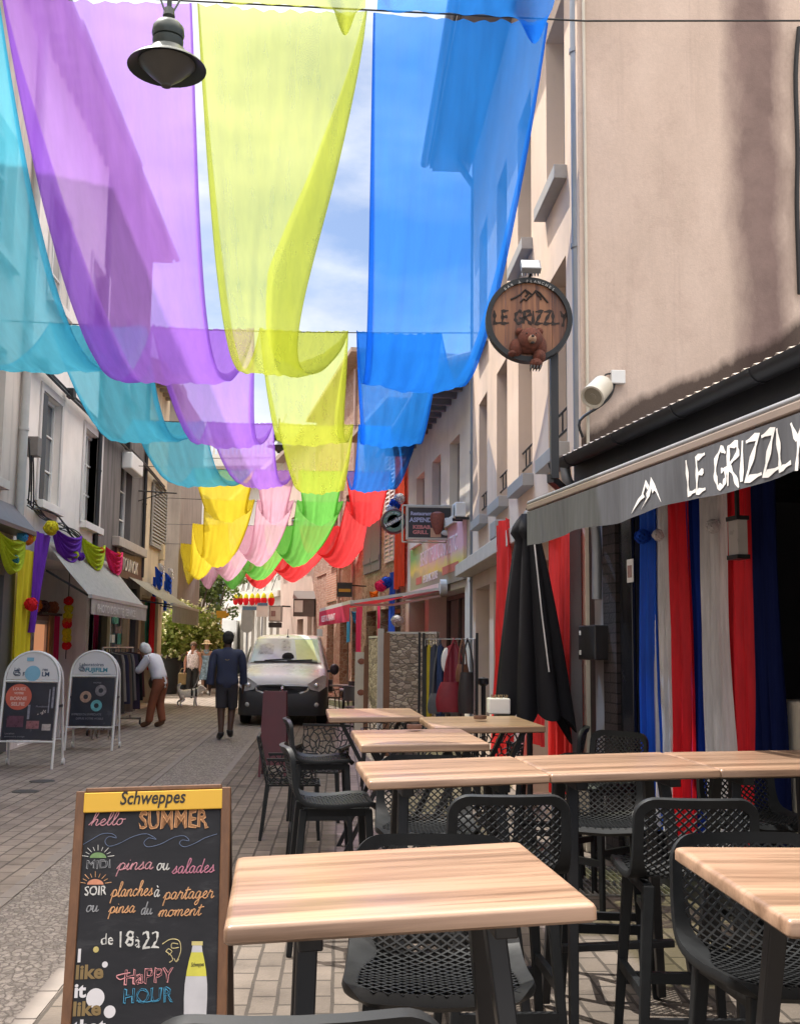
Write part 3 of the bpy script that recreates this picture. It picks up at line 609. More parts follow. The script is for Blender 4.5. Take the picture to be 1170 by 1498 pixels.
m_whiteh = plaster('white render', (.58,.545,.49), .58, (.4,.36,.32), (2,2,.4), .25)
fH = Fc((-2.6, 47.5), (-7.2, 67), 1); uH = lambda x: fH.u(x)
xs = [406, 396.5, 387, 378, 369.5, 361.5, 354]
opsH = [(uH(x+1.9), uH(x-1.9), 4.4, 6.9, .2) for x in xs]+[(uH(x+2.2), uH(x-2.2), .15, 3.3, .3) for x in xs]
thH, fH = building('white_house', 'long white house with a row of tall shuttered windows at the end of the street', (-2.6, 47.5), (-7.2, 67), 1, 9.5, opsH, m_whiteh, 8, .2)
for o in opsH: window(thH, fH, *o[:4], o[4], MC['grey window frame'], M('grey blind', (.25,.25,.235), .6, .15, 3, .1), 2, 1, .1)
s = MB(); fH.box(s, 0, fH.L, 9.5, 9.75, -3, .5); fH.box(s, 0, fH.L, 3.7, 3.95, .004, .12); obj('cornice', s, M('pale stone', (.60,.56,.50), .8, .1, 4, .2), thH)
# ------------------------------------------------------------------ left side
m_lwhite = plaster('grey white render', (.80,.745,.695), .54, (.22,.19,.18), (2.5,2.5,.3), .4)
m_lgrey = plaster('dark cement render', (.17,.155,.15), .45, (.05,.045,.045), (3,3,.3), .7)
m_lbeige = plaster('yellowish render', (.60,.50,.36), .52, (.22,.17,.13), (3,3,.3), .5)
m_lbrown = plaster('grey brown render', (.30,.26,.225), .45, (.14,.115,.10), (3,3,.3), .5)
m_l0 = plaster('stained beige render', (.62,.55,.49), .5, (.2,.17,.16), (3,3,.3), .5)
LX = -4.9
def lu(f, px): return f.u(px)
fN = Fc((LX, -4), (LX, 12.0), -1)
opsN = [(a, a+1.1, z, z+1.8, .2) for a in (2, 5.5, 9, 12.5) for z in (1, 4.2)]
thN, fN = building('low_house', 'lower rendered house standing out of view on the left', (LX, -4), (LX, 12.0), -1, 9.6, opsN, m_l0, 6, .2)
for o in opsN: window(thN, fN, *o[:4], .2, m_white, None, 2, 3)
f0 = Fc((LX, 12.0), (LX, 16.6), -1)
ops0 = [(1.0, 4.0, .35, 2.55, .2)]+[(a, a+1.0, z, z+1.9, .2) for a in (.7, 2.8) for z in (3.9, 7.1)]
th0, f0 = building('stained_house', 'stained beige house at the left edge above the yellow draped shopfront', (LX, 12.0), (LX, 16.6), -1, 11.2, ops0, m_l0, 7, .2)
for o in ops0[:1]: window(th0, f0, *o[:4], .2, m_grey, None, 2, 1, .1, name='shop_window')
for o in ops0[1:]: window(th0, f0, *o[:4], .2, m_white, None, 2, 3, .06, MC['pale sill'])
s = MB(); pass; 
s2 = MB()
for a, b, c, d in ((.1, 1.0, .02, 2.75), (4.0, 4.55, .02, 2.75), (1.0, 4.0, 2.55, 2.95), (1.0, 4.0, .02, .35)): f0.box(s2, a, b, c, d, .004, .07)
obj('shopfront', s2, M('anthracite paint', (.085,.085,.085), .5, .15, 4, .05), th0, bevel=.006)
s = MB(); f0.box(s, 1.7, 4.58, 3.18, 3.24, .004, .34)
s.add([f0.P(1.7, 3.24, .34), f0.P(4.58, 3.24, .34), f0.P(4.58, 3.62, .02), f0.P(1.7, 3.62, .02)], [(0,1,2,3)]); obj('pent_roof', s, M('purplish zinc', (.13,.10,.11), .5, .2, 4, .1), th0)
f1 = Fc((LX, 16.6), (LX, 21.8), -1)
w1 = [f1.u(x) for x in (44, 73, 110, 136)]
ops1 = [(w1[0], w1[1], 3.88, 5.68, .16), (w1[2], w1[3]-.05, 3.88, 5.66, .16), (w1[0]+.0, w1[1]+.0, 7.3, 9.0, .16), (w1[2], w1[3]-.05, 7.3, 9.0, .16), (.75, 4.9, .03, 3.0, 2.6)]
th1, f1 = building('white_house', 'dirty white house with two tall windows above the open shop with purple swags', (LX, 16.6), (LX, 21.8), -1, 11.3, ops1, m_lwhite, 7, .16)
m_lsh = M('dark shutter', (.05,.055,.06), .6, .15, 4, .1)
w = window(th1, f1, *ops1[0][:4], .16, m_white, None, 2, 3, .06, m_lwhite); o = ops1[0]
k = MB(); k.bar(f1.P(o[0]+.02, o[2]+.02, .0), f1.P(o[0]+.02, o[3]-.05, .0), .05, .26); k.bar(f1.P(o[0]+.09, o[2]+.02, .02), f1.P(o[0]+.09, o[3]-.05, .02), .04, .24); obj('shutter', k, m_lsh, w)
for o in ops1[1:4]: window(th1, f1, *o[:4], .16, m_white, M('curtained pane', (.36,.34,.32), .3, .15, 3, 0), 2, 3, .06, m_lwhite)
for o in ops1[:4]:
    k = MB(); b = .13
    for a, c, e, g in ((o[0]-b, o[0]-.002, o[2]-.02, o[3]+b), (o[1]+.002, o[1]+b, o[2]-.02, o[3]+b), (o[0], o[1], o[3]+.002, o[3]+b)): f1.box(k, a, c, e, g, .003, .03)
    obj('surround', k, M('surround plaster', (.60,.57,.55), .85, .1, 4, .2), th1)
f2 = Fc((LX, 21.8), (LX, 27.1), -1); uu = f2.u(167), f2.u(184)
ops2 = [(uu[0], uu[1], 3.75, 5.7, .2), (uu[0], uu[1], 7.2, 8.9, .2), (.4, 4.9, .03, 2.9, 1.6)]
th2, f2 = building('dark_house', 'dark cement-grey house with a white roller box on its window', (LX, 21.8), (LX, 27.1), -1, 11.2, ops2, m_lgrey, 7, .2)
for o in ops2[:2]: w = window(th2, f2, *o[:4], .2, m_white, None, 2, 3, .07, m_lgrey)
k = MB(); f2.box(k, uu[0]-.06, uu[1]+.02, 5.45, 5.82, .01, .24); obj('roller_box', k, m_white, th2, bevel=.03)
f3 = Fc((LX, 27.1), (LX, 30.2), -1); uu = f3.u(214), f3.u(236)
ops3 = [(uu[0], uu[1], 4.15, 5.75, .12), (.3, 2.8, .03, 2.8, 1.2)]
th3, f3 = building('yellow_house', 'narrow yellowish house with one open louvred shutter', (LX, 27.1), (LX, 30.2), -1, 8.4, ops3, m_lbeige, 6, .12)
w = window(th3, f3, *ops3[0][:4], .12, m_white, None, 2, 2); obj('shutter', louvre(f3, uu[0]-.1, uu[1]-.2, 4.1, 5.8, .03, 18), M('weathered shutter', (.33,.32,.30), .7, .15, 5, .1), w)
ops4 = [(1.0, 2.0, .05, 2.4, .3), (2.4, 3.4, 4.6, 6.0, .2)]
th4, f4 = building('brown_house', 'blank grey-brown house at the corner of the square', (-12.5, 39), (-5.75, 39), -1, 10.6, ops4, m_lbrown, 6, .2)
for o in ops4: window(th4, f4, *o[:4], o[4], MC['brown frame'], None, 1, 1)
m_cor = M('cornice stone', (.30,.25,.21), .85, .2, 5, .2)
for th, f, H in ((th0, f0, 11.2), (th1, f1, 11.3), (th2, f2, 11.2), (th3, f3, 8.4), (th4, f4, 10.6)):
    s = MB(); dd = .5 if H > 9 else .38; f.box(s, .01, f.L-.01, H+.002, H+.10, -.8, dd); f.box(s, .01, f.L-.01, H+.10, H+.22, -.8, dd+.05)
    s.add([f.P(.01, H+.22, dd+.05), f.P(f.L-.01, H+.22, dd+.05), f.P(f.L-.01, H+1.4, -3), f.P(.01, H+1.4, -3)], [(0,1,2,3)])
    for i in range(int(f.L/.5)): f.box(s, .2+i*.5, .3+i*.5, H-.14, H, .005, dd-.1)
    obj('roof', s, m_cor, th)
    if H > 9: s = MB(); s.tube([f.P(0, H+.1, dd+.11), f.P(f.L, H+.1, dd+.11)], .07, 8); obj('gutter', s, m_steel, th, smooth=True)
q = at(25, 650, 16.55)
pipe('downpipe', 'pale downpipe between the stained house and the white house', [(LX+.08, 16.55, 3.4), (LX+.08, 16.55, 11.3)], .065, M('pale zinc', (.45,.44,.42), .5, .12, 5, .05), [(LX+.08, 16.55, z) for z in (4.8, 7.5)])
for y, lab in ((21.8, 'thin dark downpipe on the joint of the white and dark houses'), (26.95, 'thin dark downpipe left of the louvred shutter')):
    pipe('downpipe', lab, [(LX+.06, y, 3.2), (LX+.06, y, 11.0 if y < 25 else 8.2)], .045, m_blackmetal, [(LX+.06, y, 5)])
# cable bundle along the first floor
cab = [at(20, 520, 16.6), at(48, 528, 17.2), at(90, 572, 19.0), at(140, 618, 21.8), at(175, 650, 24.2), at(207, 680, 26.9), at(232, 712, 29.6)]
for p in cab: p.x = LX+.09
s = MB()
for k in range(3): s.tube(smoothpts([tuple(p+Vector((.02*k, 0, -.05*k-.03*((i+k) % 2)))) for i, p in enumerate(cab)], 5), .024, 6)
for p in (cab[1], cab[2], cab[4]): s.box(p+Vector((.03, .1, -.02)), (.12, .2, .16))
tag(obj('cable_bundle', s, m_wire, smooth=True), 'thick black cable bundle sagging along the left facades', 'cables')
rr = random.Random(3); s = MB()
for k in range(7):
    y0 = 16.7+rr.random()*.5; pts = [(LX+.06+rr.random()*.05, y0+i*.75+rr.random()*.2, 3.75-.06*i+rr.uniform(-.10, .10)) for i in range(7)]; s.tube(smoothpts(pts, 4), .011, 5)
for k in range(3): s.tube(smoothpts([(LX+.1, 16.75+.1*k, 4.7), (LX+.13, 16.8+.1*k, 4.2), (LX+.1, 16.9+.15*k, 3.7)], 4), .012, 5)
tag(obj('loose_wires', s, m_wire), 'tangle of loose thin wires below the white house windows', 'wires')
s = MB(); s.box((LX+.12, 16.95, 4.6), (.2, .22, .3)); s.tube([(LX+.1, 16.95, 4.45), (LX+.1, 16.95, 3.9)], .02, 6); tag(obj('junction_box', s, M('grey brown box', (.2,.17,.15), .6, .2, 6, .1), bevel=.01), 'small brown junction box on the white house beside its shutter', 'junction box')
# ------------------------------------------------------------------ far end: the classical building, trees
m_cls = plaster('pale stone front', (.50,.475,.43), .55, (.28,.25,.22), (1,1,.3), .35)
fK = Fc((-16, 78), (9, 74), -1)
if fK.n.y > 0: fK.n = -fK.n
opsK = [(1.5+i*2.9, 2.7+i*2.9, z, z+2.6, .3) for i in range(8) for z in (4.2, 9.2)]+[(1.3+i*2.9, 2.9+i*2.9, .3, 3.3, .3) for i in range(8)]
thK, fK = building('classical_building', 'large pale stone building with roof balustrade closing the street', (-16, 78), (9, 74), -1, 14.6, opsK, m_cls, 10, .3)
if fK.n.y > 0:
    pass
for o in opsK:
    w = window(thK, fK, *o[:4], .3, m_white, None, 2, 2, .1)
    if o[2] > 4: obj('shutter', louvre(fK, o[0]-.62, o[0]-.02, o[2], o[3], .02, 14), m_wsh, w); obj('shutter', louvre(fK, o[1]+.02, o[1]+.62, o[2], o[3], .02, 14), m_wsh, w)
s = MB(); fK.box(s, 0, fK.L, 14.0, 14.5, .01, .7); fK.box(s, 0, fK.L, 8.2, 8.5, .01, .35); fK.box(s, 0, fK.L, 3.7, 3.95, .01, .3)
for u in (0, 6, 12, 18, 24.8): fK.box(s, u, u+.45, .1, 14, .012, .2)
obj('cornice', s, MC['pale stone'], thK)
s = MB(); fK.box(s, 0, fK.L, 14.6, 14.85, .1, .5); fK.box(s, 0, fK.L, 15.75, 16.0, .1, .5)
for i in range(84):
    u = .15+i*.3; s.lathe([(.06, 0), (.10, .25), (.05, .45), (.07, .9)], 6, fK.P(u, 14.85, .3))
for u in (0, 6.2, 12.4, 18.6, 24.6): fK.box(s, u, u+.6, 14.86, 15.74, .12, .48)
obj('balustrade', s, MC['pale stone'], thK)
s = MB(); fK.box(s, 1.0, 6.4, 8.5, 8.65, .36, 1.3); fK.box(s, 1.0, 6.4, 9.4, 9.5, 1.15, 1.28)
for i in range(20): fK.box(s, 1.05+i*.28, 1.17+i*.28, 8.65, 9.4, 1.17, 1.26)
obj('balcony', s, m_white, thK)
# ================================================================== cloth strips over the street, their cables and lamps
cab_y = [8.9, 15.4, 21.3, 25, 28.5, 33, 39, 46]
cab_z = [6.68, 6.12, 5.95, 5.62, 5.36, 5.2, 5.15, 5.2]
LN = {  # per cable: pixel of the left and right end of each lane, turned into metres across the street
 0: [(-335, -44), (-40, 256), (264, 527), (536, 806)], 1: [(62, 206), (214, 366), (374, 506), (518, 645)],
 2: [(190, 296), (301, 398), (406, 516), (523, 613)], 3: [(283, 371), (375, 431), (437, 502), (506, 571)],
 4: [(300, 374), (377, 431), (435, 503), (507, 567)], 5: [(284, 336), (339, 388), (391, 438), (441, 498)],
 6: [(268, 301), (303, 336), (339, 378), (381, 425)], 7: [(256, 286), (288, 317), (320, 350), (353, 385)]}
def lx(px, k): return at(px, 700, cab_y[k]).x
near4 = [('cyan', voile('cyan voile', (.10,.48,.64), (.44,.74,.87), .48)), ('violet', voile('violet voile', (.37,.17,.62), (.66,.56,.87), .53)),
         ('lime', voile('lime voile', (.44,.48,.07), (.80,.84,.52), .56)), ('blue', voile('blue voile', (.02,.20,.66), (.34,.54,.90), .53))]
far4 = [('yellow', voile('yellow voile', (.50,.39,.03), (.92,.84,.3), .24)), ('pink', voile('pink voile', (.52,.30,.38), (.92,.70,.78), .28)),
        ('green', voile('green voile', (.14,.40,.08), (.5,.85,.42), .25)), ('red', voile('red voile', (.62,.05,.055), (.92,.35,.35), .22))]
sag = {0: [1.72, 1.84, 1.68, 1.84], 1: [.92, .98, .90, .90], 2: [.76, .76, .86, .80], 3: [.58, .60, .62, .62], 4: [1.2, 1.15, 1.15, 1.15], 5: [1.15]*4, 6: [1.1]*4}
# edge pull: how far each edge is drawn in at mid span (m), left and right, and how wide the rolled hem is
pull = {(0,0): (0, .03, .10, .10), (0,1): (.06, .12, .34, .05), (0,2): (-.04, .62, .08, .50), (0,3): (.05, .06, .05, .07), (1,2): (.08, .10, .08, .16), (1,1): (.08, .12, .12, .1), (1,0): (.1,.1,.05,.12),
        (2,2): (.12, .06, .1, .1), (2,3): (.02, .12, .05, .08)}
ordw = ['first', 'second', 'third', 'fourth', 'fifth', 'sixth', 'seventh']
def strip(k, l, cname, mat, label):
    (a0, b0), (a1, b1) = LN[k][l], LN[k+1][l]; y0, y1, z0, z1 = cab_y[k], cab_y[k+1], cab_z[k], cab_z[k+1]
    xa0, xb0, xa1, xb1 = lx(a0, k), lx(b0, k), lx(a1, k+1), lx(b1, k+1); sg = sag[k][l]
    zl0, zl1 = (at(a0, 4+.05*(a0-262), y0).z, at(b0, 4+.05*(b0-262), y0).z) if k == 0 else (z0, z0)
    pl, pr, hl, hr = pull.get((k, l), (.06, .08, .06, .07) if k < 3 else (.13, .15, .05, .09)); q = random.Random(k*7+l*3+1); ph = [q.uniform(0, 6.3) for _ in range(6)]
    nu, nv = 44, 44
    def fn(u, v):
        y = y0+(y1-y0)*v; par = 4*v*(1-v); bell = math.sin(math.pi*v)
        xa = xa0+(xa1-xa0)*v+pl*bell**1.3; xb = xb0+(xb1-xb0)*v-pr*bell**1.3; w = xb-xa
        z0u = zl0+(zl1-zl0)*u; z = z0u+(z1-z0u)*v-sg*par
        # hems: the outer parts of the width fold back over the strip
        uu, lift = u, 0.0; el, er = min(.4, hl/w*bell+.012), min(.45, hr/w*bell+.012)
        if u < .12: t = u/.12; uu = el*(1-t); lift = .05*bell*(1-t)
        elif u > .86: t = (u-.86)/.14; uu = 1-er*t; lift = (.10+er*.25)*bell*math.sin(t*math.pi*.5)+.01*t
        else: uu = (u-.12)/.74
        x = xa+w*uu
        end = abs(2*v-1)**6
        z -= (.07 if k < 3 else .34)*bell*math.sin(math.pi*uu)
        z += lift+.012*math.sin(uu*17+ph[0]+v*2)*bell+.020*math.sin(uu*6+ph[1]-v*3)*bell+.008*math.sin(uu*41+ph[2]+v*5)*(.25+bell)
        z += end*.010*math.sin(uu*60+ph[3])+.010*math.sin(uu*(55+20*v)+ph[5]+4*v)*(1-bell)**.5+.007*math.sin(uu*23+v*31+ph[2])*math.sin(v*19+uu*8+ph[1]); z -= end*.03*math.sin(uu*math.pi)
        y += .04*math.sin(uu*5+ph[4])*bell
        return Vector((x, y, z))
    s = MB(); s.grid(fn, nu, nv); o = obj('cloth_strip', s, mat, smooth='all')
    tag(o, label, 'cloth strip', 'cloth strips hung over the street'); return o
DESC = {(0,0): 'cyan sheer strip entering at the left edge, nearest of the cyan ones', (0,1): 'large violet sheer strip beside the nearest hanging lamp', (0,2): 'large lime sheer strip with a curled right edge, nearest the camera', (0,3): 'large blue sheer strip beside the round bear sign, nearest the camera',
 (1,0): 'second cyan sheer strip in front of the dark house', (1,1): 'second violet sheer strip over the street', (1,2): 'second lime sheer strip left of the blue one', (1,3): 'second blue sheer strip in front of the wavy tile eave',
 (2,0): 'last and smallest cyan sheer strip', (2,1): 'last violet strip, behind the second violet one', (2,2): 'last lime strip, bunched at its lower end', (2,3): 'last blue strip, above the first red one'}
for k in range(7):
    for l in range(4):
        if k < 3: strip(k, l, near4[l][0], near4[l][1], DESC[(k, l)])
        else:
            c = far4[l][0]; o = ['nearest', 'second', 'third', 'farthest'][k-3]
            strip(k, l, c, far4[l][1], f'{o} {c} strip over the far street')
# folded ends of two strips tied over the first cable
for l, lab in ((2, 'lime cloth end lying over the nearest cable, cut by the top edge'), (3, 'blue cloth end bagging over the nearest cable, cut by the top edge')):
    a, b = lx(LN[0][l][0]+ (40 if l == 2 else 6), 0), lx(LN[0][l][1]-3, 0); q = random.Random(l)
    def fn(u, v, a=a, b=b):
        x_ = a+(b-a)*u; zc_ = at(500+x_/8.9*1600, 4+.05*(238+x_/8.9*1600), 8.9).z; bag = math.exp(-((u-(.86 if l == 2 else .9))/.09)**2)+.35*math.exp(-((u-.08)/.06)**2); t_ = v*.95
        return Vector((x_, 8.9-t_, zc_+.03-(.05*math.sin(math.pi*min(1, u))+.42*bag)*math.exp(-((t_-.30)/.22)**2)*1.0+.10*t_+.012*math.sin(u*33+t_*4)+.05*math.sin(u*7+t_*2)*t_*.4))
        th_ = v
        sgx = 0
        return Vector((a+(b-a)*u, cab_y[0]+.02-sgx*math.sin(th_)*.9, at(500+(a+(b-a)*u)/8.9*1600, 4+.05*(238+(a+(b-a)*u)/8.9*1600), 8.9).z+.03-sgx*(1-math.cos(th_))*.75+.012*math.sin(u*40)*math.sin(th_)))
    s = MB(); s.grid(fn, 60, 30); tag(obj('cloth_end', s, near4[l][1], smooth='all'), lab, 'cloth strip', 'cloth ends over the nearest cable')
    pass
for k in range(8):
    if k == 0: a, b = Vector((-4.85, 8.9, 6.55)), at(1172, 40, 8.9)
    else: a, b = Vector((-4.88 if k < 5 else at(250, 700, cab_y[k]).x-2, cab_y[k], cab_z[k]+.02)), Vector((1.98 if k == 1 else at(660 if k == 2 else (577 if k < 5 else 480), 700, cab_y[k]).x, cab_y[k], cab_z[k]+.02))
    pts = []
    if k == 0:
        for t in range(13): pts.append((a.x+(2.05-a.x)*t/12, 8.9, at(500+(a.x+(2.05-a.x)*t/12)/8.9*1600, 4+.05*(238+(a.x+(2.05-a.x)*t/12)/8.9*1600), 8.9).z+.02))
        pts += [tuple(b+Vector((-.05, -.1, 0)))]; 
    else: pts = [tuple(a.lerp(b, t/12)-Vector((0, 0, .06*math.sin(math.pi*t/12)))) for t in range(13)]
    s = MB(); s.tube(pts, .008, 6)
    tag(obj('cable', s, m_wire), ['thin dark cable crossing over the nearest cloth strips to the gable', 'cable carrying the second cloth strips', 'cable where the last lime and blue strips begin', 'cable where the yellow and pink strips begin', 'cable carrying the second yellow and red strips', 'cable carrying the third far strips', 'cable carrying the farthest strips', 'cable at the very end of the cloth strips'][k], 'cable', 'cables across the street')
s = MB(); p0 = at(1168, 40, 8.95); s.tube(smoothpts([tuple(p0), tuple(at(1163, 110, 8.95)), tuple(at(1166, 220, 8.95)), tuple(at(1165, 300, 8.95)), tuple(at(1169, 430, 8.95))]), .022, 6)
tag(obj('wall_cable', s, m_wire), 'thick black cable running down the shaded gable at the right edge', 'cable')
# hanging street lamps
m_lamp = M('lamp green black', (.035,.045,.042), .4, .2, 6, .05, metal=.3); m_diff = M('frosted lamp cone', (.055,.053,.048), .45, .1, 5, .02)
def lamp(px, py, Y, label, sc=1):
    c = at(px, py, Y); th = thing('street_lamp', label, 'street lamp', c, 0, 'lamps hung over the street')
    s = MB(); s.lathe([(.0, .40), (.035, .40), (.045, .34), (.03, .32), (.055, .30), (.085, .285), (.112, .25), (.118, .20), (.11, .17), (.10, .165), (.112, .15), (.108, .10), (.10, .085), (.13, .075), (.15, .03), (.17, .012), (.23, -.012), (.278, -.05), (.284, -.062), (.27, -.058), (.2, -.02), (.12, -.01), (0, -.01)], 32, c); obj('shade', s, m_lamp, th, smooth=True)
    s = MB(); s.lathe([(.205, -.03), (.19, -.05), (.12, -.12), (.05, -.175), (.035, -.19), (.035, -.205), (.02, -.212), (0, -.213)], 28, c); obj('diffuser', s, m_diff, th, smooth=True)
    s = MB(); s.tube([c+Vector((0, 0, .39)), c+Vector((0, 0, .62))], .018, 8)
    for a in (-1, 1): s.tube([c+Vector((.03*a, 0, .38)), c+Vector((.09*a, .05, .55)), c+Vector((.16*a, .1, .75))], .008, 5)
    obj('hanger', s, m_lamp, th)
lamp(245, 88, 7.6, 'dark green hanging street lamp at the top left, nearest the camera')
lamp(408, 650, 25.5, 'hanging street lamp seen between the violet and lime strips')
lamp(437, 760, 41, 'farthest hanging street lamp, between the pink and green strips')
# ================================================================== round sign and the things on the gable
Ys = 7.55; c = at(773, 469, Ys); Rr = 65/1600*Ys*1.005
th = thing('round_sign', 'round wooden barrel-end sign with a bear and black lettering', 'sign', c)
# the board turns to face up the street's near end
fx = Vector((rt.x, rt.y, 0)).normalized(); fzv = Vector((0, 0, 1)); fn_ = fx.cross(fzv)     # toward the camera
def sg(x, y, d=0): return c+fx*(x*Rr)+fzv*(y*Rr)+fn_*d
m_barrel = woodtop('barrel planks', (.25,.115,.055), (.19,.08,.04), (.09,.04,.025), 2, .9)
circ = [(math.cos(2*math.pi*i/48), math.sin(2*math.pi*i/48)) for i in range(48)]
for i in range(5):
    a, b = -.9+.36*i+.004, -.9+.36*(i+1)-.004; pl = []
    for t in range(9): x = a+(b-a)*t/8; pl.append((x, -math.sqrt(max(0, .9**2-x*x))))
    for t in range(8, -1, -1): x = a+(b-a)*t/8; pl.append((x, math.sqrt(max(0, .9**2-x*x))))
    if i == 0: pl = pl[1:]
    s = MB(); s.prism(pl, sg, -.03, .012); obj('plank', s, m_barrel, th, weld=True)
s = MB(); vs = []; 
for k in range(48):
    for r_, d in ((1.0, -.05), (1.0, .04), (.885, .04), (.885, -.05)): vs.append(sg(circ[k][0]*r_, circ[k][1]*r_, d))
s.add(vs, [(k*4+j, k*4+(j+1) % 4, ((k+1) % 48)*4+(j+1) % 4, ((k+1) % 48)*4+j) for k in range(48) for j in range(4)]); obj('hoop', s, M('black iron', (.02,.022,.024), .5, .25, 8, .1, metal=.3), th, smooth=True)
m_char = M('charred lettering', (.022,.014,.012), .8, .3, 12, .1)
brush('LE GRIZZLY', lambda x, y, d: sg(-.80+x/Rr, -.09+y/Rr, .0125+d), .31*Rr, .040*Rr, m_char, th, sx=1.62/.31/4.68, th_=.002)
s = MB()
for pl in ([(-.42,.48),(-.3,.54),(-.2,.6),(-.08,.72),(0,.66),(.08,.60),(.16,.70),(.24,.66),(.34,.54),(.44,.42)], [(-.2,.42),(-.12,.5),(-.06,.46),(0,.54),(.08,.60)], [(-.08,.72),(-.02,.62),(-.08,.56)], [(.16,.70),(.2,.6),(.26,.56),(.28,.48)]): s.tube([sg(x, y, .016) for x, y in pl], .0075, 5)
obj('mountain_outline', s, m_char, th)
for i, ch in enumerate('BAR À PLANCHES'):
    a = R(90+38-i*76/13); p = (math.cos(a)*.91, math.sin(a)*.91); xd = fx*math.sin(a)-fzv*math.cos(a); yd = fx*math.cos(a)+fzv*math.sin(a)
    if ch != ' ': textobj(ch, .075*Rr*1.2, M('grey lettering', (.45,.45,.44), .7, .1, 6, 0), basis(sg(*p, .043)-yd*.012, xd, yd), th, align='CENTER', ext=.0005)
m_bear = M('bear fur', (.15,.045,.028), .85, .45, 22, .8, bd=.02, stretch=(1,1,1)); m_bearm = M('bear muzzle', (.33,.20,.13), .8, .2, 14, .4)
FR_ = Matrix((fx, fzv, fn_)).transposed()
def bl_(s, x, y, d, rx, ry, rd, n=16): s.ball(sg(x, y, d), (rx*Rr, ry*Rr, rd), n, FR_)
s = MB(); bl_(s, .02, -.50, .05, .30, .28, .085); bl_(s, -.23, -.30, .04, .09, .09, .03); bl_(s, .23, -.30, .04, .09, .09, .03); bl_(s, -.30, -.68, .03, .16, .22, .05); bl_(s, .26, -.66, .03, .14, .26, .06); bl_(s, 0, -.68, .03, .3, .14, .05)
bl_(s, -.40, -.84, .05, .10, .07, .05); bl_(s, .22, -.90, .05, .15, .17, .06); bl_(s, .14, -1.08, .065, .15, .13, .055)
obj('bear_figure', s, m_bear, th, smooth=True)
s = MB(); bl_(s, .03, -.56, .12, .10, .10, .05); obj('bear_muzzle', s, m_bearm, th, smooth=True)
s = MB(); bl_(s, .03, -.52, .165, .04, .03, .012); bl_(s, -.09, -.42, .12, .022, .022, .012); bl_(s, .12, -.42, .12, .022, .022, .012); bl_(s, .03, -.66, .145, .05, .03, .015)
for i in range(4): s.tube([sg(.02+.07*i, -1.15, .10), sg(.0+.07*i, -1.23, .11), sg(-.01+.065*i, -1.29, .09)], [.010, .007, .001], 6)
obj('bear_claws', s, M('claw black', (.02,.016,.015), .4, .1, 6, 0), th)
# post, arm to the wall
px_ = at(810, 560, Ys+.05); pz = at(812, 700, Ys+.05).z
th = thing('sign_post', 'black steel post and arm carrying the round bear sign', 'post', (px_.x, px_.y, pz))
s = MB(); s.bar((px_.x, px_.y, pz), (px_.x, px_.y, c.z+.1), .055, .05); obj('upright', s, m_blackmetal, th)
s = MB(); w_ = fR.P(fR.u(850), pz); s.bar((px_.x-.03, px_.y, pz), (w_.x, w_.y, pz), .05, .06); obj('arm', s, m_blackmetal, th); s = MB(); s.bar((px_.x, px_.y, c.z), tuple(c-fn_*.06), .04, .04); obj('arm', s, m_blackmetal, th)
# flood light above
cf = at(776, 392, Ys-.05); th = thing('flood_light', 'small grey LED flood light perched on top of the round bear sign', 'flood light', cf)
Mf = Matrix.Rotation(R(-35), 4, 'X')
s = MB(); s.box(cf+Vector((0, 0, .01)), (.14, .05, .10), M=Mf); 
for i in range(6): s.box(cf+Mf.to_3x3() @ Vector((-.055+i*.022, .035, .01)), (.006, .03, .09), M=Mf)
obj('housing', s, M('grey alu', (.22,.23,.24), .4, .1, 6, .05, metal=.4), th, bevel=.006)
s = MB(); s.box(cf+Mf.to_3x3() @ Vector((0, -.028, .01)), (.11, .006, .075), M=Mf); obj('lens', s, M('lit lens', (.75,.78,.8), .15, .05, 5, 0), th)
s = MB(); s.tube([cf+Vector((0, .03, -.03)), Vector((cf.x, c.y, c.z+Rr))], .012, 8); obj('bracket', s, m_blackmetal, th)
# camera, junction box
cc_ = at(874, 572, 8.6); th = thing('security_camera', 'white cylindrical camera mounted on the gable above the bar gutter', 'camera', cc_)
dv = Vector((-.50, -.62, -.55)).normalized(); bx_ = basis(cc_, (dv.cross(Vector((0,0,1)))), dv.cross(dv.cross(Vector((0,0,1)))))
bx3 = bx_.to_3x3()
if (bx3 @ Vector((0,0,1))).dot(dv) < 0: bx3 = bx3 @ Matrix(((1,0,0),(0,-1,0),(0,0,-1)))
s = MB(); s.lathe([(0, -.13), (.075, -.13), (.088, -.115), (.094, .10), (.098, .105), (.098, .13), (.082, .13), (.078, .11), (0, .11)], 28, cc_, bx3); obj('body', s, m_cream, th, smooth=True)
s = MB(); s.lathe([(.074, .112), (.05, .116), (.028, .118), (.028, .124), (.0, .126)], 24, cc_, bx3); obj('lens', s, M('lens ring', (.26,.23,.17), .35, .15, 5, 0), th, smooth=True)
s = MB(); bk = cc_-dv*.11; s.tube([bk, (bk.x+.1, 8.93, bk.z+.06)], .022, 8); s.box((bk.x+.1, 8.97, bk.z+.06), (.09, .03, .09)); obj('bracket', s, m_white, th)
cj = at(903, 552, 8.95); th = thing('junction_box', 'small square white electrical box beside the white camera', 'junction box', cj)
s = MB(); s.box(cj, (.12, .06, .115)); obj('box', s, m_white, th, bevel=.006)
s = MB(); s.tube(smoothpts([tuple(cj+Vector((-.06, 0, .03))), tuple(cj+Vector((-.12, -.05, .0))), tuple(cc_+Vector((.08, .1, .05)))]), .008, 6); s.tube(smoothpts([tuple(cj+Vector((-.03, 0, -.06))), tuple(cj+Vector((-.06, 0, -.15))), tuple(cj+Vector((-.14, 0, -.24))), tuple(at(848, 615, 8.9)), tuple(at(852, 640, 8.9))]), .012, 6); obj('cable', s, m_wire, th)
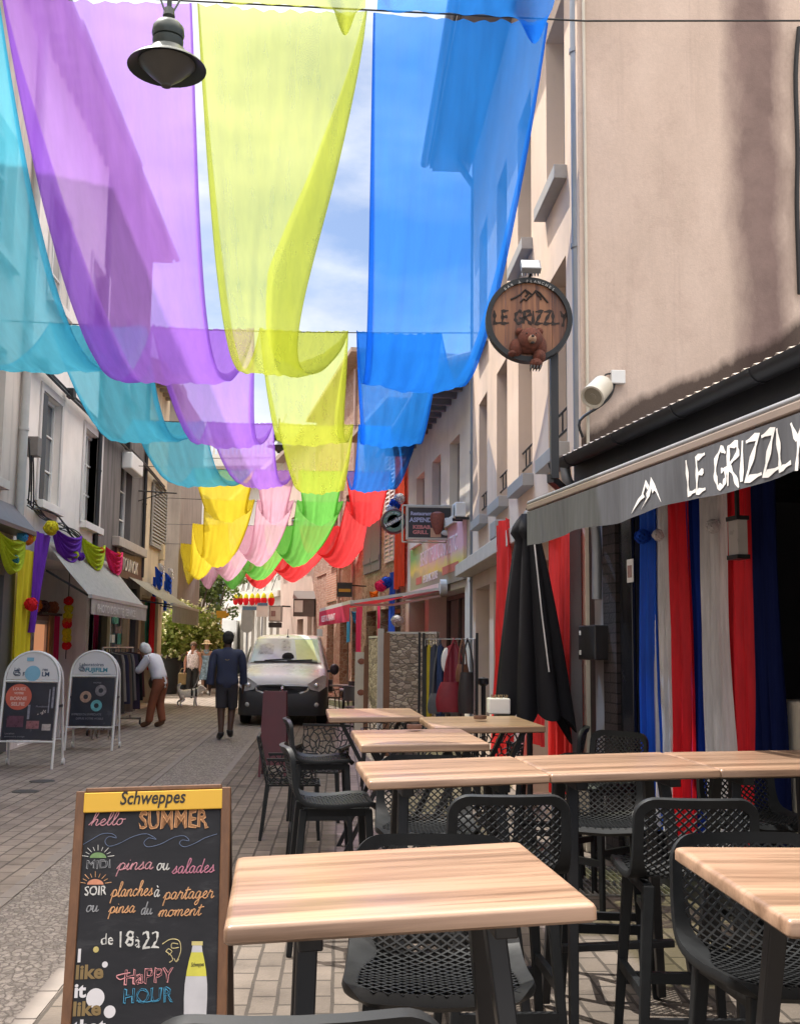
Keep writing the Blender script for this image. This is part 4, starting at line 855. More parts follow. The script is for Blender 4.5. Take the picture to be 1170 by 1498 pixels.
# ================================================================== bar doorway: drapes, bows, notices
def drape(name, label, f, pa, pb, z0, z1, mat, d=-.1, amp=.035, n=9, seed=0, spread=0, group=None, cat='drape', gather=None, px1=None):
    q = random.Random(seed); ph = [q.uniform(0, 6.3) for _ in range(4)]
    ua, ub = f.u(pa, d), f.u(pb, d); 
    if px1: ua1, ub1 = f.u(px1[0], d), f.u(px1[1], d)
    else: ua1, ub1 = ua, ub
    def fn(u, v):
        g = 1.0
        if gather:
            for gz, gs in gather: g -= gs*math.exp(-((v-gz)/.10)**2)
        a_, b_ = ua+(ua1-ua)*v, ub+(ub1-ub)*v
        mid = (a_+b_)/2; w = (b_-a_)*g*(1+spread*v)
        uu = mid+w*(u-.5)+.012*math.sin(v*7+ph[0])
        dd = d+amp*(.4+.6*v)*(math.sin(u*n*6.28*.5+ph[1]+.7*math.sin(v*3+ph[2]))+.4*math.sin(u*n*6.28+ph[3]+v*2)+.28*math.sin(u*n*15+ph[2]+1.5*math.sin(v*5+ph[0])))
        return f.P(uu, z1+(z0-z1)*v+.02*math.sin(u*5+ph[0])*v, dd)
    s = MB(); s.grid(fn, n*8, 40); o = obj(name, s, mat, smooth='all'); return tag(o, label, cat, group)
G = 'drapes in the bar doorway'
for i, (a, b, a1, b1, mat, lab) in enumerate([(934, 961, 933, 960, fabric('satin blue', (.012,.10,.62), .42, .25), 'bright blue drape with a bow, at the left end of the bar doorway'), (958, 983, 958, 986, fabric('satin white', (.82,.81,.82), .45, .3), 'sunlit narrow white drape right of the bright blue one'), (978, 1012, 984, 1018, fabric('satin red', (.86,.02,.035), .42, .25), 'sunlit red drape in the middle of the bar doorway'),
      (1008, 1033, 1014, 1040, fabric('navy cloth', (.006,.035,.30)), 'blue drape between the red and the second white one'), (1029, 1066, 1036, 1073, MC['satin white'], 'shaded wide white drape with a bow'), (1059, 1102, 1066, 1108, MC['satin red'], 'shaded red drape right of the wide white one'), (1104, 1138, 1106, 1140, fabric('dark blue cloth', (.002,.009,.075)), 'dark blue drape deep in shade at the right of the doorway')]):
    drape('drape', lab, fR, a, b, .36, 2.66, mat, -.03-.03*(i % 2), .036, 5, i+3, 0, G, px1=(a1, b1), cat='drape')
def pom(c, r, seed, rough=.22, n=14, k=None):
    q = random.Random(seed); s = MB(); n_ = 60
    for i in range(n_):
        z = 1-2*(i+.5)/n_; t = i*2.39996; x_, y_ = math.sqrt(1-z*z)*math.cos(t), math.sqrt(1-z*z)*math.sin(t); d = Vector((x_, y_, z))*(r*q.uniform(.85, 1.1))
        a = d.orthogonal().normalized()*r*.30; b = d.cross(a).normalized()*r*.30; p = Vector(c)+d
        s.add([Vector(c)+d*.3, p+a, p+b, p-a, p-b], [(0,1,2),(0,2,3),(0,3,4),(0,4,1),(1,2,3,4)])
    return s
u_, z_ = fR.uz(945, 785, .0); tag(obj('fabric_bow', pom(fR.P(u_, z_, .03), .055, 4), m_blu), 'bright blue gauze bow tied to the first drape', 'bow', 'bows on the bar drapes')
u_, z_ = fR.uz(966, 783, .0); tag(obj('fabric_bow', pom(fR.P(u_, z_, .02), .04, 5), m_wht), 'white gauze bow on the narrow white drape', 'bow', 'bows on the bar drapes')
u_, z_ = fR.uz(1047, 770, .0); tag(obj('fabric_bow', pom(fR.P(u_, z_, .02), .045, 6), m_wht), 'white gauze bow on the wide white drape', 'bow', 'bows on the bar drapes')
u_, z_ = fR.uz(1081, 787, .12); th = thing('wall_lamp', 'pale oblong hanging lantern with dark top and foot beside the shaded red drape', 'lantern', fR.P(u_, z_, .03))
s = MB(); fR.box(s, u_-.055, u_+.055, z_-.10, z_+.10, .10, .16); obj('glass', s, M('pale lantern glass', (.45,.42,.40), .3, .06, 5, 0), th)
s = MB(); fR.box(s, u_-.062, u_+.062, z_+.10, z_+.125, .09, .17); fR.box(s, u_-.062, u_+.062, z_-.125, z_-.10, .09, .17); fR.box(s, u_-.01, u_+.01, z_+.125, 2.74, .12, .14); fR.box(s, u_-.01, u_+.01, 2.72, 2.74, .0, .12); obj('bracket', s, m_blackmetal, th)
u_, z_ = fR.uz(921, 835, .04); s = MB(); fR.box(s, u_-.055, u_+.055, z_-.085, z_+.085, .036, .041); th = thing('notice', 'small white printed notice stuck on the black door frame', 'notice', fR.P(u_, z_, .04)); obj('sheet', s, m_white, th)
s = MB(); fR.box(s, u_-.04, u_+.035, z_-.05, z_+.04, .0415, .043); obj('print', s, M('brownish print', (.32,.20,.18), .6, .5, 30, 0), th)
cb_ = at(888, 938, 8.72); th = thing('meter_box', 'black meter box fixed beside the black brick pier', 'box', cb_)
s = MB(); fR.box(s, fR.u(875), fR.u(900), at(880, 965, 8.7).z, at(880, 916, 8.7).z, .02, .17); obj('case', s, m_blackmetal, th, bevel=.01)
u_ = fR.u(877); s = MB()
for zz in (at(880, 955, 8.7).z, at(880, 927, 8.7).z): fR.box(s, u_+.01, u_+.035, zz-.015, zz+.02, .171, .176)
obj('latch', s, m_white, th)
# ================================================================== closed parasol, red drapes
Yp = 8.75; pc = at(774, 945, Yp); th = thing('parasol', 'closed black parasol with scalloped hem beside the awning', 'parasol', (pc.x, pc.y, 0))
zt, zb = at(770, 752, Yp).z, at(780, 1042, Yp).z
def pf(u, v):
    a = u*2*math.pi; lobe = abs(math.sin(a*4)); r_ = .05+.295*v**.8; r_ = r_*(.62+.38*lobe)
    if v < .12: r_ = .045+.10*math.sin(v/.12*math.pi*.55)*(.8+.2*lobe)
    z = zt+(zb-zt)*v+(1-lobe)*.13*v*v*0-(.13+.09*math.sin(a*2+1.3)+.05*math.sin(a*3+.4))*v**3*lobe
    return Vector((pc.x+.05*(v-.3)+r_*math.cos(a)*1.0, pc.y+r_*math.sin(a)*.8, z))
s = MB(); s.grid(pf, 128, 30); obj('canopy', s, fabric('black canvas', (.010,.010,.013), .8, .03), th, smooth='all')
s = MB(); s.tube([(pc.x, pc.y, .05), (pc.x, pc.y, zt+.05)], .024, 10); obj('pole', s, m_blackmetal, th)
s = MB(); s.lathe([(.02, zt-.02), (.05, zt-.03), (.04, zt+.02), (.0, zt+.04)], 14, (pc.x, pc.y, 0)); obj('top_cap', s, M('worn cap', (.25,.25,.26), .5, .1, 5, .05), th)
s = MB(); s.lathe([(.28, 0), (.28, .05), (.06, .07), (.04, .3), (0, .3)], 24, (pc.x, pc.y, 0)); obj('base', s, m_blackmetal, th, smooth=True)
s = MB(); s.tube([pf(.80, .12)+Vector((0,-.012,0)), pf(.80, .5)+Vector((-.01,-.02,0)), pf(.80, .78)+Vector((0,-.02,0))], .006, 5); obj('cord', s, m_wht, th)
m_red2 = fabric('coral red cloth', (.86,.05,.045), .8, .4)
drape('red_drape', 'loosely knotted coral red drape left of the parasol', fB, 722, 746, .30, 2.95, m_red2, .28, .085, 3, 11, 0, 'red drapes by the parasol', gather=[(.62, .72), (.0, .35)], px1=(722, 744))
drape('red_drape', 'straight red drape hanging right of the parasol', fB, 801, 836, .42, 2.9, m_red2, .16, .06, 4, 12, -.35, 'red drapes by the parasol', px1=(806, 834))
drape('red_drape', 'short red drape end hanging behind the parasol hem', fB, 776, 796, .72, 1.9, m_red2, .16, .04, 3, 13, .1, 'red drapes by the parasol')
u_, z_ = fB.uz(748, 790, .3); s = MB(); fB.box(s, fB.u(757), fB.u(748), 2.85, 3.05, .12, .258); tag(obj('alarm_box', s, m_bsill, bevel=.01), 'grey box on the ledge above the knotted red drape', 'box')
# ================================================================== hanging signs on the cream house
def signbox(name, label, cat, px0, py0, px1, py1, Y, face, frame, dth=.14):
    p = [at(px0, py0, Y), at(px1, py0, Y), at(px0, py1, Y)]; o = p[2]; x = Vector((p[1].x-p[0].x, 0, 0)); y = Vector((0, 0, p[0].z-p[2].z))
    th = thing(name, label, cat, o+x/2); w, h = x.length, y.length
    s = MB(); b = .035
    for a, bb, c_, d in ((0, b, 0, h), (w-b, w, 0, h), (b, w-b, 0, b), (b, w-b, h-b, h)): s.box((o.x+(a+bb)/2, Y+dth/2, o.z+(c_+d)/2), (bb-a, dth, d-c_))
    obj('frame', s, frame, th); s = MB(); s.box((o.x+w/2, Y+dth/2, o.z+h/2), (w-2*b, dth-.03, h-2*b)); obj('panel', s, face, th)
    return th, o, w, h
m_panel = M('charcoal sign panel', (.035,.03,.032), .45, .15, 4, .03)
Y = 18.6; th, o, w, h = signbox('hanging_sign', 'dark box sign for a kebab restaurant with a chef, framed in pale metal', 'sign', 594, 739, 662, 789, Y, m_panel, M('pale sign frame', (.52,.47,.40), .5, .1, 5, .05))
tt = lambda s_, x, y, sz, mat, sx=1: textobj(s_, sz, mat, basis((o.x+w*x, Y+.012, o.z+h*y), (1,0,0), (0,0,1)), th, sx=sx, ext=.001, off=.004)
m_tb = M('lilac lettering', (.42,.42,.58), .6, .1, 6, 0); m_tr = M('coral lettering', (.62,.22,.20), .6, .1, 6, 0)
tt('Restaurant', .09, .72, .082, m_tb); tt('ASPENDOS', .07, .52, .105, m_tb); tt('KEBAB', .14, .32, .085, m_tr, 1.2); tt('GRILL', .14, .17, .085, m_tr, 1.2)
s = MB(); qx, qz = o.x+w*.67, o.z+h*.5
s.lathe([(.05, -.2), (.09, -.1), (.13, .05), (.12, .16), (.04, .2), (0, .2)], 16, (qx, Y+.03, qz)); obj('kebab_picture', s, M('kebab meat', (.30,.09,.06), .7, .35, 25, .5), th, smooth=True)
s = MB(); s.box((qx-.03, Y+.008, qz-.17), (.18, .02, .16)); obj('bread_picture', s, M('bread', (.62,.36,.22), .7, .2, 16, .2), th)
s = MB(); s.ball((qx+.16, Y+.01, qz-.06), (.055, .03, .075), 12); obj('chef_face', s, M('face paint', (.62,.40,.26), .6, .1, 6, 0), th, smooth=True)
s = MB(); s.ball((qx+.16, Y+.0, qz+.04), (.085, .03, .05), 12); s.box((qx+.16, Y+.0, qz+.0), (.11, .03, .04)); s.ball((qx+.15, Y+.01, qz-.17), (.09, .03, .05), 12); obj('chef_hat', s, m_white, th, smooth=True)
s = MB()
for zz in (-.035, h+.01): s.tube([(o.x-.06, Y+.1, o.z+zz), (o.x+w+.1, Y+.1, o.z+zz), (fC.P(1.8, 3).x+.1, Y+.1, o.z+zz)], .014, 6)
s.tube([(o.x-.06, Y+.1, o.z-.035), (o.x-.06, Y+.1, o.z+h+.01)], .014, 6)
obj('bracket', s, m_cream, th)
# round bottle-cap sign
Y = 19.6; c = at(576, 763, Y); r_ = 19/1600*Y; th = thing('round_sign', 'round bottle-cap beer sign beside the dark kebab sign', 'sign', c)
FM = Matrix(((1,0,0),(0,0,-1),(0,1,0)))
s = MB(); s.lathe([(r_, -.05), (r_*1.02, .0), (r_*.95, .05), (r_*.82, .055)], 36, c, FM); obj('rim', s, M('dark red enamel', (.09,.025,.03), .4, .2, 5, .05), th, smooth=True)
s = MB(); s.lathe([(r_*.82, .055), (r_*.5, .056)], 36, c, FM); obj('green_ring', s, M('green grey enamel', (.12,.20,.15), .4, .2, 12, .05), th)
s = MB(); s.lathe([(r_*.52, .057), (0, .057)], 36, c, FM); obj('centre_disc', s, M('grey enamel', (.42,.41,.40), .4, .15, 12, .05), th)
xd, yd = Vector((.86, 0, .50)), Vector((-.50, 0, .86))
s = MB(); s.add([c+xd*a*r_+yd*b*r_+Vector((0, -.0595, 0)) for a, b in ((-.8,-.19),(.8,-.19),(.8,.19),(-.8,.19))], [(0,1,2,3)]); obj('band', s, m_panel, th)
textobj('Heineken', r_*.40, m_white, basis(c+Vector((0,-.062,0))-yd*r_*.11, xd, yd), th, align='CENTER', off=.002, ext=.0005)
for i, ch in enumerate('PREMIUM QUALITY'):
    a = R(90+62-i*124/14); q_ = c+Vector((math.cos(a)*r_*.6, -.0585, math.sin(a)*r_*.6))
    if ch != ' ': textobj(ch, r_*.17, m_white, basis(q_, (math.sin(a), 0, -math.cos(a)), (math.cos(a), 0, math.sin(a))), th, align='CENTER', ext=.0005)
s = MB(); s.tube([c+Vector((r_, .0, .1)), (fC.P(2.4, 3).x, Y, c.z+.1)], .02, 6); obj('bracket', s, m_blackmetal, th)
# shop banner above the red awning
th = thing('shop_banner', 'wide green, yellow and pink cosmetics banner above the red awning', 'banner', fC.P(3, 3))
mb_, t_, b_ = NT('banner print'); c_ = coords(t_); sp = nd(t_, 'SeparateXYZ'); t_.links.new(c_, sp.inputs[0])
mr = nd(t_, 'MapRange', i_From_Min=2.62, i_From_Max=3.62); t_.links.new(sp.outputs[2], mr.inputs[0])
n_ = nd(t_, 'TexNoise', i_Scale=1.7, i_Detail=4); t_.links.new(c_, n_.inputs[0]); ma = nd(t_, 'Math', operation='MULTIPLY_ADD'); t_.links.new(n_.outputs[0], ma.inputs[0]); ma.inputs[1].default_value = .5; t_.links.new(mr.outputs[0], ma.inputs[2])
my = nd(t_, 'MapRange', i_From_Min=17.0, i_From_Max=24); t_.links.new(sp.outputs[1], my.inputs[0])
right_ = ramp(t_, ma.outputs[0], [(.0, (.20,.18,.15)), (.54, (.22,.20,.15)), (.58, (.70,.60,.10)), (.74, (.66,.50,.30)), (.84, (.72,.42,.48))]); left_ = ramp(t_, ma.outputs[0], [(.0, (.34,.33,.18)), (.68, (.36,.36,.17)), (.78, (.70,.62,.10)), (1.0, (.14,.42,.12))])
t_.links.new(mix(t_, ramp(t_, my.outputs[0], [(.45, (0,0,0)), (.8, (1,1,1))]), right_, left_), b_.inputs['Base Color'])
u0_, u1_ = .35, 6.4; s = MB(); fC.box(s, u0_, u1_, 2.66, 3.62, .004, .06); obj('panel', s, mb_, th)
bx2 = lambda u, z: basis(fC.P(u, z, .064), -fC.d, (0, 0, 1))
textobj('BEAUTIFUL COSMETIC', .40, M('pale pink lettering', (.78,.66,.68), .6, .08, 6, 0), bx2(4.95, 3.17), th, sx=1.02, ext=.002)
textobj('EPI. BLANC PLURIE', .20, m_white, bx2(4.55, 2.83), th, sx=1.05, ext=.002, off=.004)
s = MB(); fC.box(s, .75, 2.3, 2.84, 2.98, .061, .066); fC.box(s, 4.75, 5.5, 2.84, 2.98, .061, .066); obj('red_stripe', s, M('faded red', (.52,.14,.10), .6, .2, 6, 0), th)
# red awning
th = thing('red_awning', 'faded red shop awning with pink lettered valance below the banner', 'awning', fC.P(3, 2.5))
A0, A1 = at(515, 881, 18.9), at(470, 893, 23.4); W0, W1 = fC.P(2.05, 2.62, .1), fC.P(6.75, 2.66, .1)
s = MB(); s.grid(lambda u, v: W0.lerp(W1, u).lerp(A0.lerp(A1, u), v)-Vector((0, 0, .05*math.sin(math.pi*v))), 16, 6); obj('canopy', s, fabric('faded red canvas', (.74,.05,.075), .8, .3), th, smooth='all')
s = MB(); s.bar(W0, W1, .14, .14); s.lathe([(.13, -.06), (.13, .06)], 16, W0-fC.d*.1, Matrix(((0,0,1),(1,0,0),(0,1,0)))); obj('roller_box', s, M('off white alu', (.62,.58,.54), .5, .08, 5, .05), th)
s = MB(); s.bar(A0, A1, .07, .07); s.bar(W0-Vector((0,0,.02)), A0-Vector((0,0,.0)), .03, .05); obj('front_bar', s, MC['off white alu'], th)
s = MB(); s.grid(lambda u, v: A0.lerp(A1, u)+Vector((-.04-.01*math.sin(u*40)*v, 0, -.03-.30*v)), 40, 4); obj('valance', s, fabric('pink red canvas', (.72,.05,.12), .8, .3), th, smooth='all')
s = MB(); s.bar(W0.lerp(W1, .05)-Vector((0,0,.14)), (W0.lerp(W1,.1).lerp(A0.lerp(A1,.1),.5))-Vector((0,0,.16)), .04, .04); s.bar((W0.lerp(W1,.1).lerp(A0.lerp(A1,.1),.5))-Vector((0,0,.16)), A0.lerp(A1,.04)-Vector((0,0,.04)), .04, .04); obj('arm', s, MC['off white alu'], th)
vd = (A0-A1).normalized(); textobj('RESTAURANT', .17, M('pale pink lettering', (.78,.66,.68)), basis(A1.lerp(A0, .14)+Vector((-.07, 0, -.26)), vd, (0,0,1)), th, sx=2.1, ext=.001, off=.004)
# air conditioner and clutter by the sign
q = at(676, 752, 17.5); th = thing('air_conditioner', 'white air conditioner box high on the cream house beside the dark sign', 'air conditioner', q)
s = MB(); fC.box(s, .12, .46, q.z-.11, q.z+.12, .06, .22); obj('case', s, m_white, th, bevel=.015)
s = MB(); fC.box(s, .15, .19, q.z-.15, q.z-.11, .0, .22); fC.box(s, .40, .44, q.z-.15, q.z-.11, .0, .22); obj('bracket', s, m_blackmetal, th)
s = MB(); s.lathe([(.09, .0), (.085, .004), (0, .004)], 18, fC.P(.29, q.z, .223), Matrix(((0,0,-1),(1,0,0),(0,1,0)))); obj('fan_grille', s, m_grey, th)
# long red drape on the rubble house, garlands
drape('red_drape', 'long orange red drape hanging full height on the rubble house', fD, 588, 576, 2.9, 6.0, M('x', (.8,.1,.03)) if 0 else fabric('orange red cloth', (.85,.09,.03), .8, .4), .12, .03, 3, 21, 0, None)
drape('cloth_drape', 'sky blue drape by the shop door under the red awning', fE, 512, 507, 1.7, 2.7, m_sky, .15, .03, 3, 22)
drape('cloth_drape', 'hot pink drape left of the orange shop door', fE, 540 if 0 else 529, 521, .9, 2.6, m_pink, .35, .03, 3, 23)
drape('cloth_drape', 'deep blue drape right of the orange shop door', fD, 577, 569, .9, 3.3, m_blu, .12, .03, 3, 24)
drape('cloth_drape', 'narrow violet pink drape on the orange door frame', fD, 555, 552, .9, 2.6, m_pink, .12, .02, 3, 25)
def swag(label, P0, P1, drop, mat, nrm_, seed, name='swag', folds=4, hgt=.12, group=None):
    P0, P1 = Vector(P0), Vector(P1); q = random.Random(seed); ph = q.uniform(0, 6)
    def fn(u, v):
        p = P0.lerp(P1, u); cat_ = 4*u*(1-u); e = abs(2*u-1)**3
        z = -(cat_**.8)*drop*(.18+.82*v)*1.0-.05*v*(1-e)
        wv = math.sin(v*folds*6.28+ph+u*1.5)
        return p+Vector((0, 0, z+.03))+Vector(nrm_)*(.10+.05*wv*(1-.6*e)+.06*cat_)
    s = MB(); s.grid(fn, 28, 28); return tag(obj(name, s, mat, smooth='all'), label, 'swag', group)
for i, (px, py, Y, m_, lab) in enumerate([(520, 905, 31, m_sky, 'sky blue swag hanging under the red awning'), (527, 893, 31, m_pink, 'crimson swag under the red awning beside the sky blue one'), (546, 876, 27.5, m_org, 'orange swag over the orange shop door')]):
    a = at(px-6, py-10, Y); b = at(px+8, py-14, Y); swag(lab, a, b, .35, m_, (0, -1, 0), i)
for i, (px, py, m_, lab) in enumerate([(577, 738, m_blu, 'blue fabric pompom at the top of the long orange red drape'), (573, 746, m_wht, 'white fabric pompom near the top of the long orange red drape'), (584, 730, m_wht, 'topmost white pompom above the long orange red drape'), (565, 852, m_blu, 'blue fabric bunch above the red awning'), (557, 857, m_pink, 'pink fabric bunch above the red awning'), (581, 908, m_wht, 'white round pompom hanging below the red awning')]):
    tag(obj('pompom', pom(at(px, py, 24.1), .13, i+40), m_), lab, 'pompom', 'pompoms on the rubble house')
# small hanging trade signs farther on
Y = 29.0; th, o, w, h = signbox('hanging_sign', 'small dark sign with an orange arrow plate on the brick house', 'sign', 493, 852, 515, 873, Y, m_panel, m_panel, .06)
s = MB(); s.box((o.x+w*.5, Y-.002, o.z+h*.45), (w*.8, .012, h*.22)); obj('arrow_plate', s, M('orange plate', (.62,.30,.03), .5, .1, 5, 0), th)
s = MB(); s.tube([(o.x+w, Y+.03, o.z+h*.8), (fE.P(.2, 3).x+.6, Y+.6, o.z+h*.8)], .02, 6); obj('bracket', s, m_blackmetal, th)
u_, z_ = fE.uz(475, 892, .1); textobj('BIO', .62, M('faded painted letters', (.55,.42,.36), .9, .2, 10, 0), basis(fE.P(uE(493), 2.78, .006) if 0 else fE.P(uE(492.5), 2.62, .034), -fE.d, (0,0,1)), thE, name='wall_lettering', sx=1.15, ext=.002)
Y = 39.5; q = at(445, 889, Y); th = thing('shop_sign', 'small dark canopy sign with a white plate above the pink house door', 'sign', q)
s = MB(); s.box(q, (.75, .5, .62)); s.add([q+Vector(p) for p in ((-.4,-.3,.31),(.4,-.3,.31),(.4,.3,.62),(-.4,.3,.62))], [(0,1,2,3)]); obj('box', s, M('weathered dark board', (.12,.10,.09), .8, .2, 6, .1), th)
s = MB(); s.box(q+Vector((-.19, -.256, .04)), (.30, .012, .42)); obj('plate', s, m_white, th)
s = MB(); s.bar(q+Vector((0, .2, 0)), fG.P(.2, q.z), .05, .05); obj('bracket', s, m_blackmetal, th)
textobj('TABAC', .10, MC['charcoal sign panel'], basis(q+Vector((-.33, -.264, 0)), (1,0,0), (0,0,1)), th, ext=.001) if 0 else None
Y = 44; th, o, w, h = signbox('hanging_sign', 'pale square shop sign with a dark lower board beyond the van roof', 'sign', 393, 886, 412, 909, Y, M('cream panel', (.62,.57,.50), .5, .1, 8, .03), M('grey frame', (.25,.23,.22), .5, .1, 4, 0), .8)
s = MB(); s.box((o.x+w*.5, Y+.2, o.z-.14), (w, .4, .2)); obj('lower_board', s, m_panel, th)
s = MB(); s.box((o.x+w*.35, Y+.006, o.z+h*.5), (w*.35, .01, h*.35)); obj('print', s, MC['brownish print'], th)
s = MB(); s.bar((o.x+w, Y+.4, o.z+h), fG.P(5, o.z+h), .06, .06); obj('bracket', s, m_blackmetal, th)
# row of red and yellow hanging lanterns on the white house
for i, px in enumerate((345, 352, 360, 369, 377, 386, 397)):
    Y = 56-i*1.6; p = at(px, 878, Y); th = thing('paper_lantern', 'red and yellow paper lantern hung along the white house front' , 'lantern', p, 0, 'red and yellow lanterns on the white house')
    s = MB(); s.lathe([(0, -.26), (.10, -.2), (.15, 0), (.12, .10)], 12, p); obj('red_body', s, m_red, th, smooth=True); s = MB(); s.lathe([(.12, .10), (.09, .24), (0, .34)], 12, p); obj('yellow_top', s, m_yel, th, smooth=True)
    s = MB(); s.tube([p+Vector((0, 0, .4)), p+Vector((.2, 0, 1.0)), fH.P(max(.1, min(fH.L, (Y-47.5)/.97)), p.z+1.2)], .015, 5); obj('hanger', s, m_wire, th)
# traffic signs far off
p = gp(362, 985); p = at(361, 945, 50)
th = thing('road_sign', 'grey road sign post with a round disc in front of the white house', 'road sign', (p.x, 50, 0)); s = MB(); s.tube([(p.x, 50, 0), (p.x, 50, 3.1)], .035, 8); obj('post', s, m_steel, th)
s = MB(); s.lathe([(.3, 0), (.3, .02), (0, .02)], 20, (p.x, 49.93, at(361, 916, 50).z), Matrix(((1,0,0),(0,0,-1),(0,1,0)))); obj('disc', s, M('sign back grey', (.30,.30,.29), .5, .1, 5, 0, metal=.4), th)
s = MB(); s.box((p.x, 49.95, at(361, 902, 50).z), (.5, .02, .62)); obj('upper_plate', s, MC['sign back grey'], th)
p = at(383, 945, 47); th = thing('road_sign', 'blue and white direction sign on a post beyond the van', 'road sign', (p.x, 47, 0)); s = MB(); s.tube([(p.x, 47, 0), (p.x, 47, 3.2)], .035, 8); obj('post', s, m_steel, th)
s = MB(); s.box((p.x, 46.95, at(383, 893, 47).z), (.5, .03, .55)); obj('white_plate', s, m_white, th); s = MB(); s.box((p.x-.55, 46.95, at(383, 890, 47).z), (.6, .03, .16)); s.box((p.x+.0, 46.93, at(383, 884, 47).z), (.42, .02, .12)); obj('blue_plate', s, M('sign blue', (.10,.22,.36), .5, .1, 4, 0), th)
# ================================================================== left shops: awnings, swags, pompoms, interior
m_aw = fabric('striped grey canvas', (.46,.43,.39), .8, .2)
def leftawning(label, y0, y1, zw, xf, zf_, vh, text, mat, seed, closed=False):
    th = thing('shop_awning', label, 'awning', (LX, (y0+y1)/2, zw), 0, 'shop awnings on the left')
    def fn(u, v): return Vector((LX+.05+(xf-LX-.05)*v, y0+(y1-y0)*u, zw+(zf_-zw)*v-.04*math.sin(math.pi*v)+.012*math.sin(u*44)*math.sin(math.pi*v)))
    s = MB(); s.grid(fn, 48, 8); obj('canopy', s, mat, th, smooth='all')
    s = MB(); s.grid(lambda u, v: Vector((xf+.02+.012*math.sin(u*50)*v, y0+(y1-y0)*u, zf_-.03-vh*v)), 60, 4); obj('valance', s, mat, th, smooth='all')
    s = MB(); s.bar((xf, y0-.03, zf_), (xf, y1+.03, zf_), .06, .06); obj('front_bar', s, M('dull alu', (.42,.40,.37), .5, .1, 5, .05), th)
    s = MB()
    for y in (y0+.15, y1-.15): s.bar((LX+.05, y, zw-.5), (xf, y, zf_-.02), .035, .035)
    obj('arm', s, m_blackmetal, th)
    if text: textobj(text, vh*.72, M('faded pale lettering', (.62,.60,.56), .7, .1, 6, 0), basis((xf+.045, y0+.35, zf_-.03-vh*.82), (0,1,0), (0,0,1)), th, sx=1.5, ext=.001, off=.003)
    return th
leftawning('grey striped awning over the open shop with coloured swags', 18.15, 23.3, 3.28, -4.08, 2.36, .26, 'PHOTO IDENTITE  SERVICE', m_aw, 1)
leftawning('olive grey awning farther along, above the hedge', 25.3, 30.0, 3.12, -3.85, 2.50, .38, '', fabric('olive grey canvas', (.30,.285,.24), .8, .2), 2)
Xw = LX+.10
def lp(px, py, X=Xw): return pp(px, py, (X, 0, 0), Vector((1, 0, 0)))
for i, (a, b, c, d, drop, m_, lab) in enumerate([(-14, 778, 27, 786, .55, m_lim, 'lime swag over the yellow draped shopfront'), (68, 771, 111, 786, .55, m_pur, 'violet swag above the grey striped awning'), (112, 789, 146, 800, .50, m_lim, 'lime swag above the grey striped awning'), (147, 802, 172, 810, .48, m_pink, 'hot pink swag at the far end of the striped awning')]):
    swag(lab, lp(a, b), lp(c, d), drop, m_, (1, 0, 0), i+5, folds=5, group='swags over the left shops')
def ldrape(label, px0, px1, z0, z1, mat, X=Xw, seed=0, taper=(0, 0), cat='drape', amp=.04, n=4, name='drape'):
    q = random.Random(seed); ph = q.uniform(0, 6); ya, yb = lp(px0, 900, X).y, lp(px1, 900, X).y
    def fn(u, v):
        y = ya+(yb-ya)*u; yc = (ya+yb)/2; y = yc+taper[0]*v+(y-yc)*(1-taper[1]*v); return Vector((X+amp*math.sin(u*n*6.28+ph+v*.8)*(.5+.5*v), y, z1+(z0-z1)*v))
    s = MB(); s.grid(fn, n*10, 24); return tag(obj(name, s, mat, smooth='all'), label, cat)
ldrape('long yellow drape hanging down the left shopfront', 21, 44, .55, 3.0, m_yel, LX+.13, 1, (0, 0), n=3)
ldrape('violet drape narrowing down from the pompom beside the yellow drape', 47, 70, 1.75, 3.32, m_pur, LX+.16, 2, (-.45, .75), n=3)
for i, (px, py, r_, m_, lab) in enumerate([(75, 772, .115, m_yel, 'round yellow pompom on the violet swag'), (33, 786, .08, m_sky, 'turquoise pompom at the top of the yellow drape'), (40, 789, .09, m_org, 'orange pompom at the top of the yellow drape'), (46, 786, .07, m_yel, 'small yellow pompom at the top of the yellow drape'), (21, 819, .07, M('teal wool', (.03,.20,.24), .9, .2, 20, .2), 'teal pompom under the left lime swag'), (110, 812, .07, m_lim, 'lime pompom between the violet and lime swags'), (118, 814, .075, m_pur, 'violet pompom on the lime swag'), (149, 805, .06, m_org, 'orange pompom between the lime and pink swags'), (173, 812, .06, m_org, 'orange pompom at the end of the pink swag'), (46, 884, .10, m_red, 'red pompom low on the violet drape')]):
    tag(obj('pompom', pom(lp(px, py, LX+.24), r_, i+60), m_), lab, 'pompom', 'pompoms on the left shops')
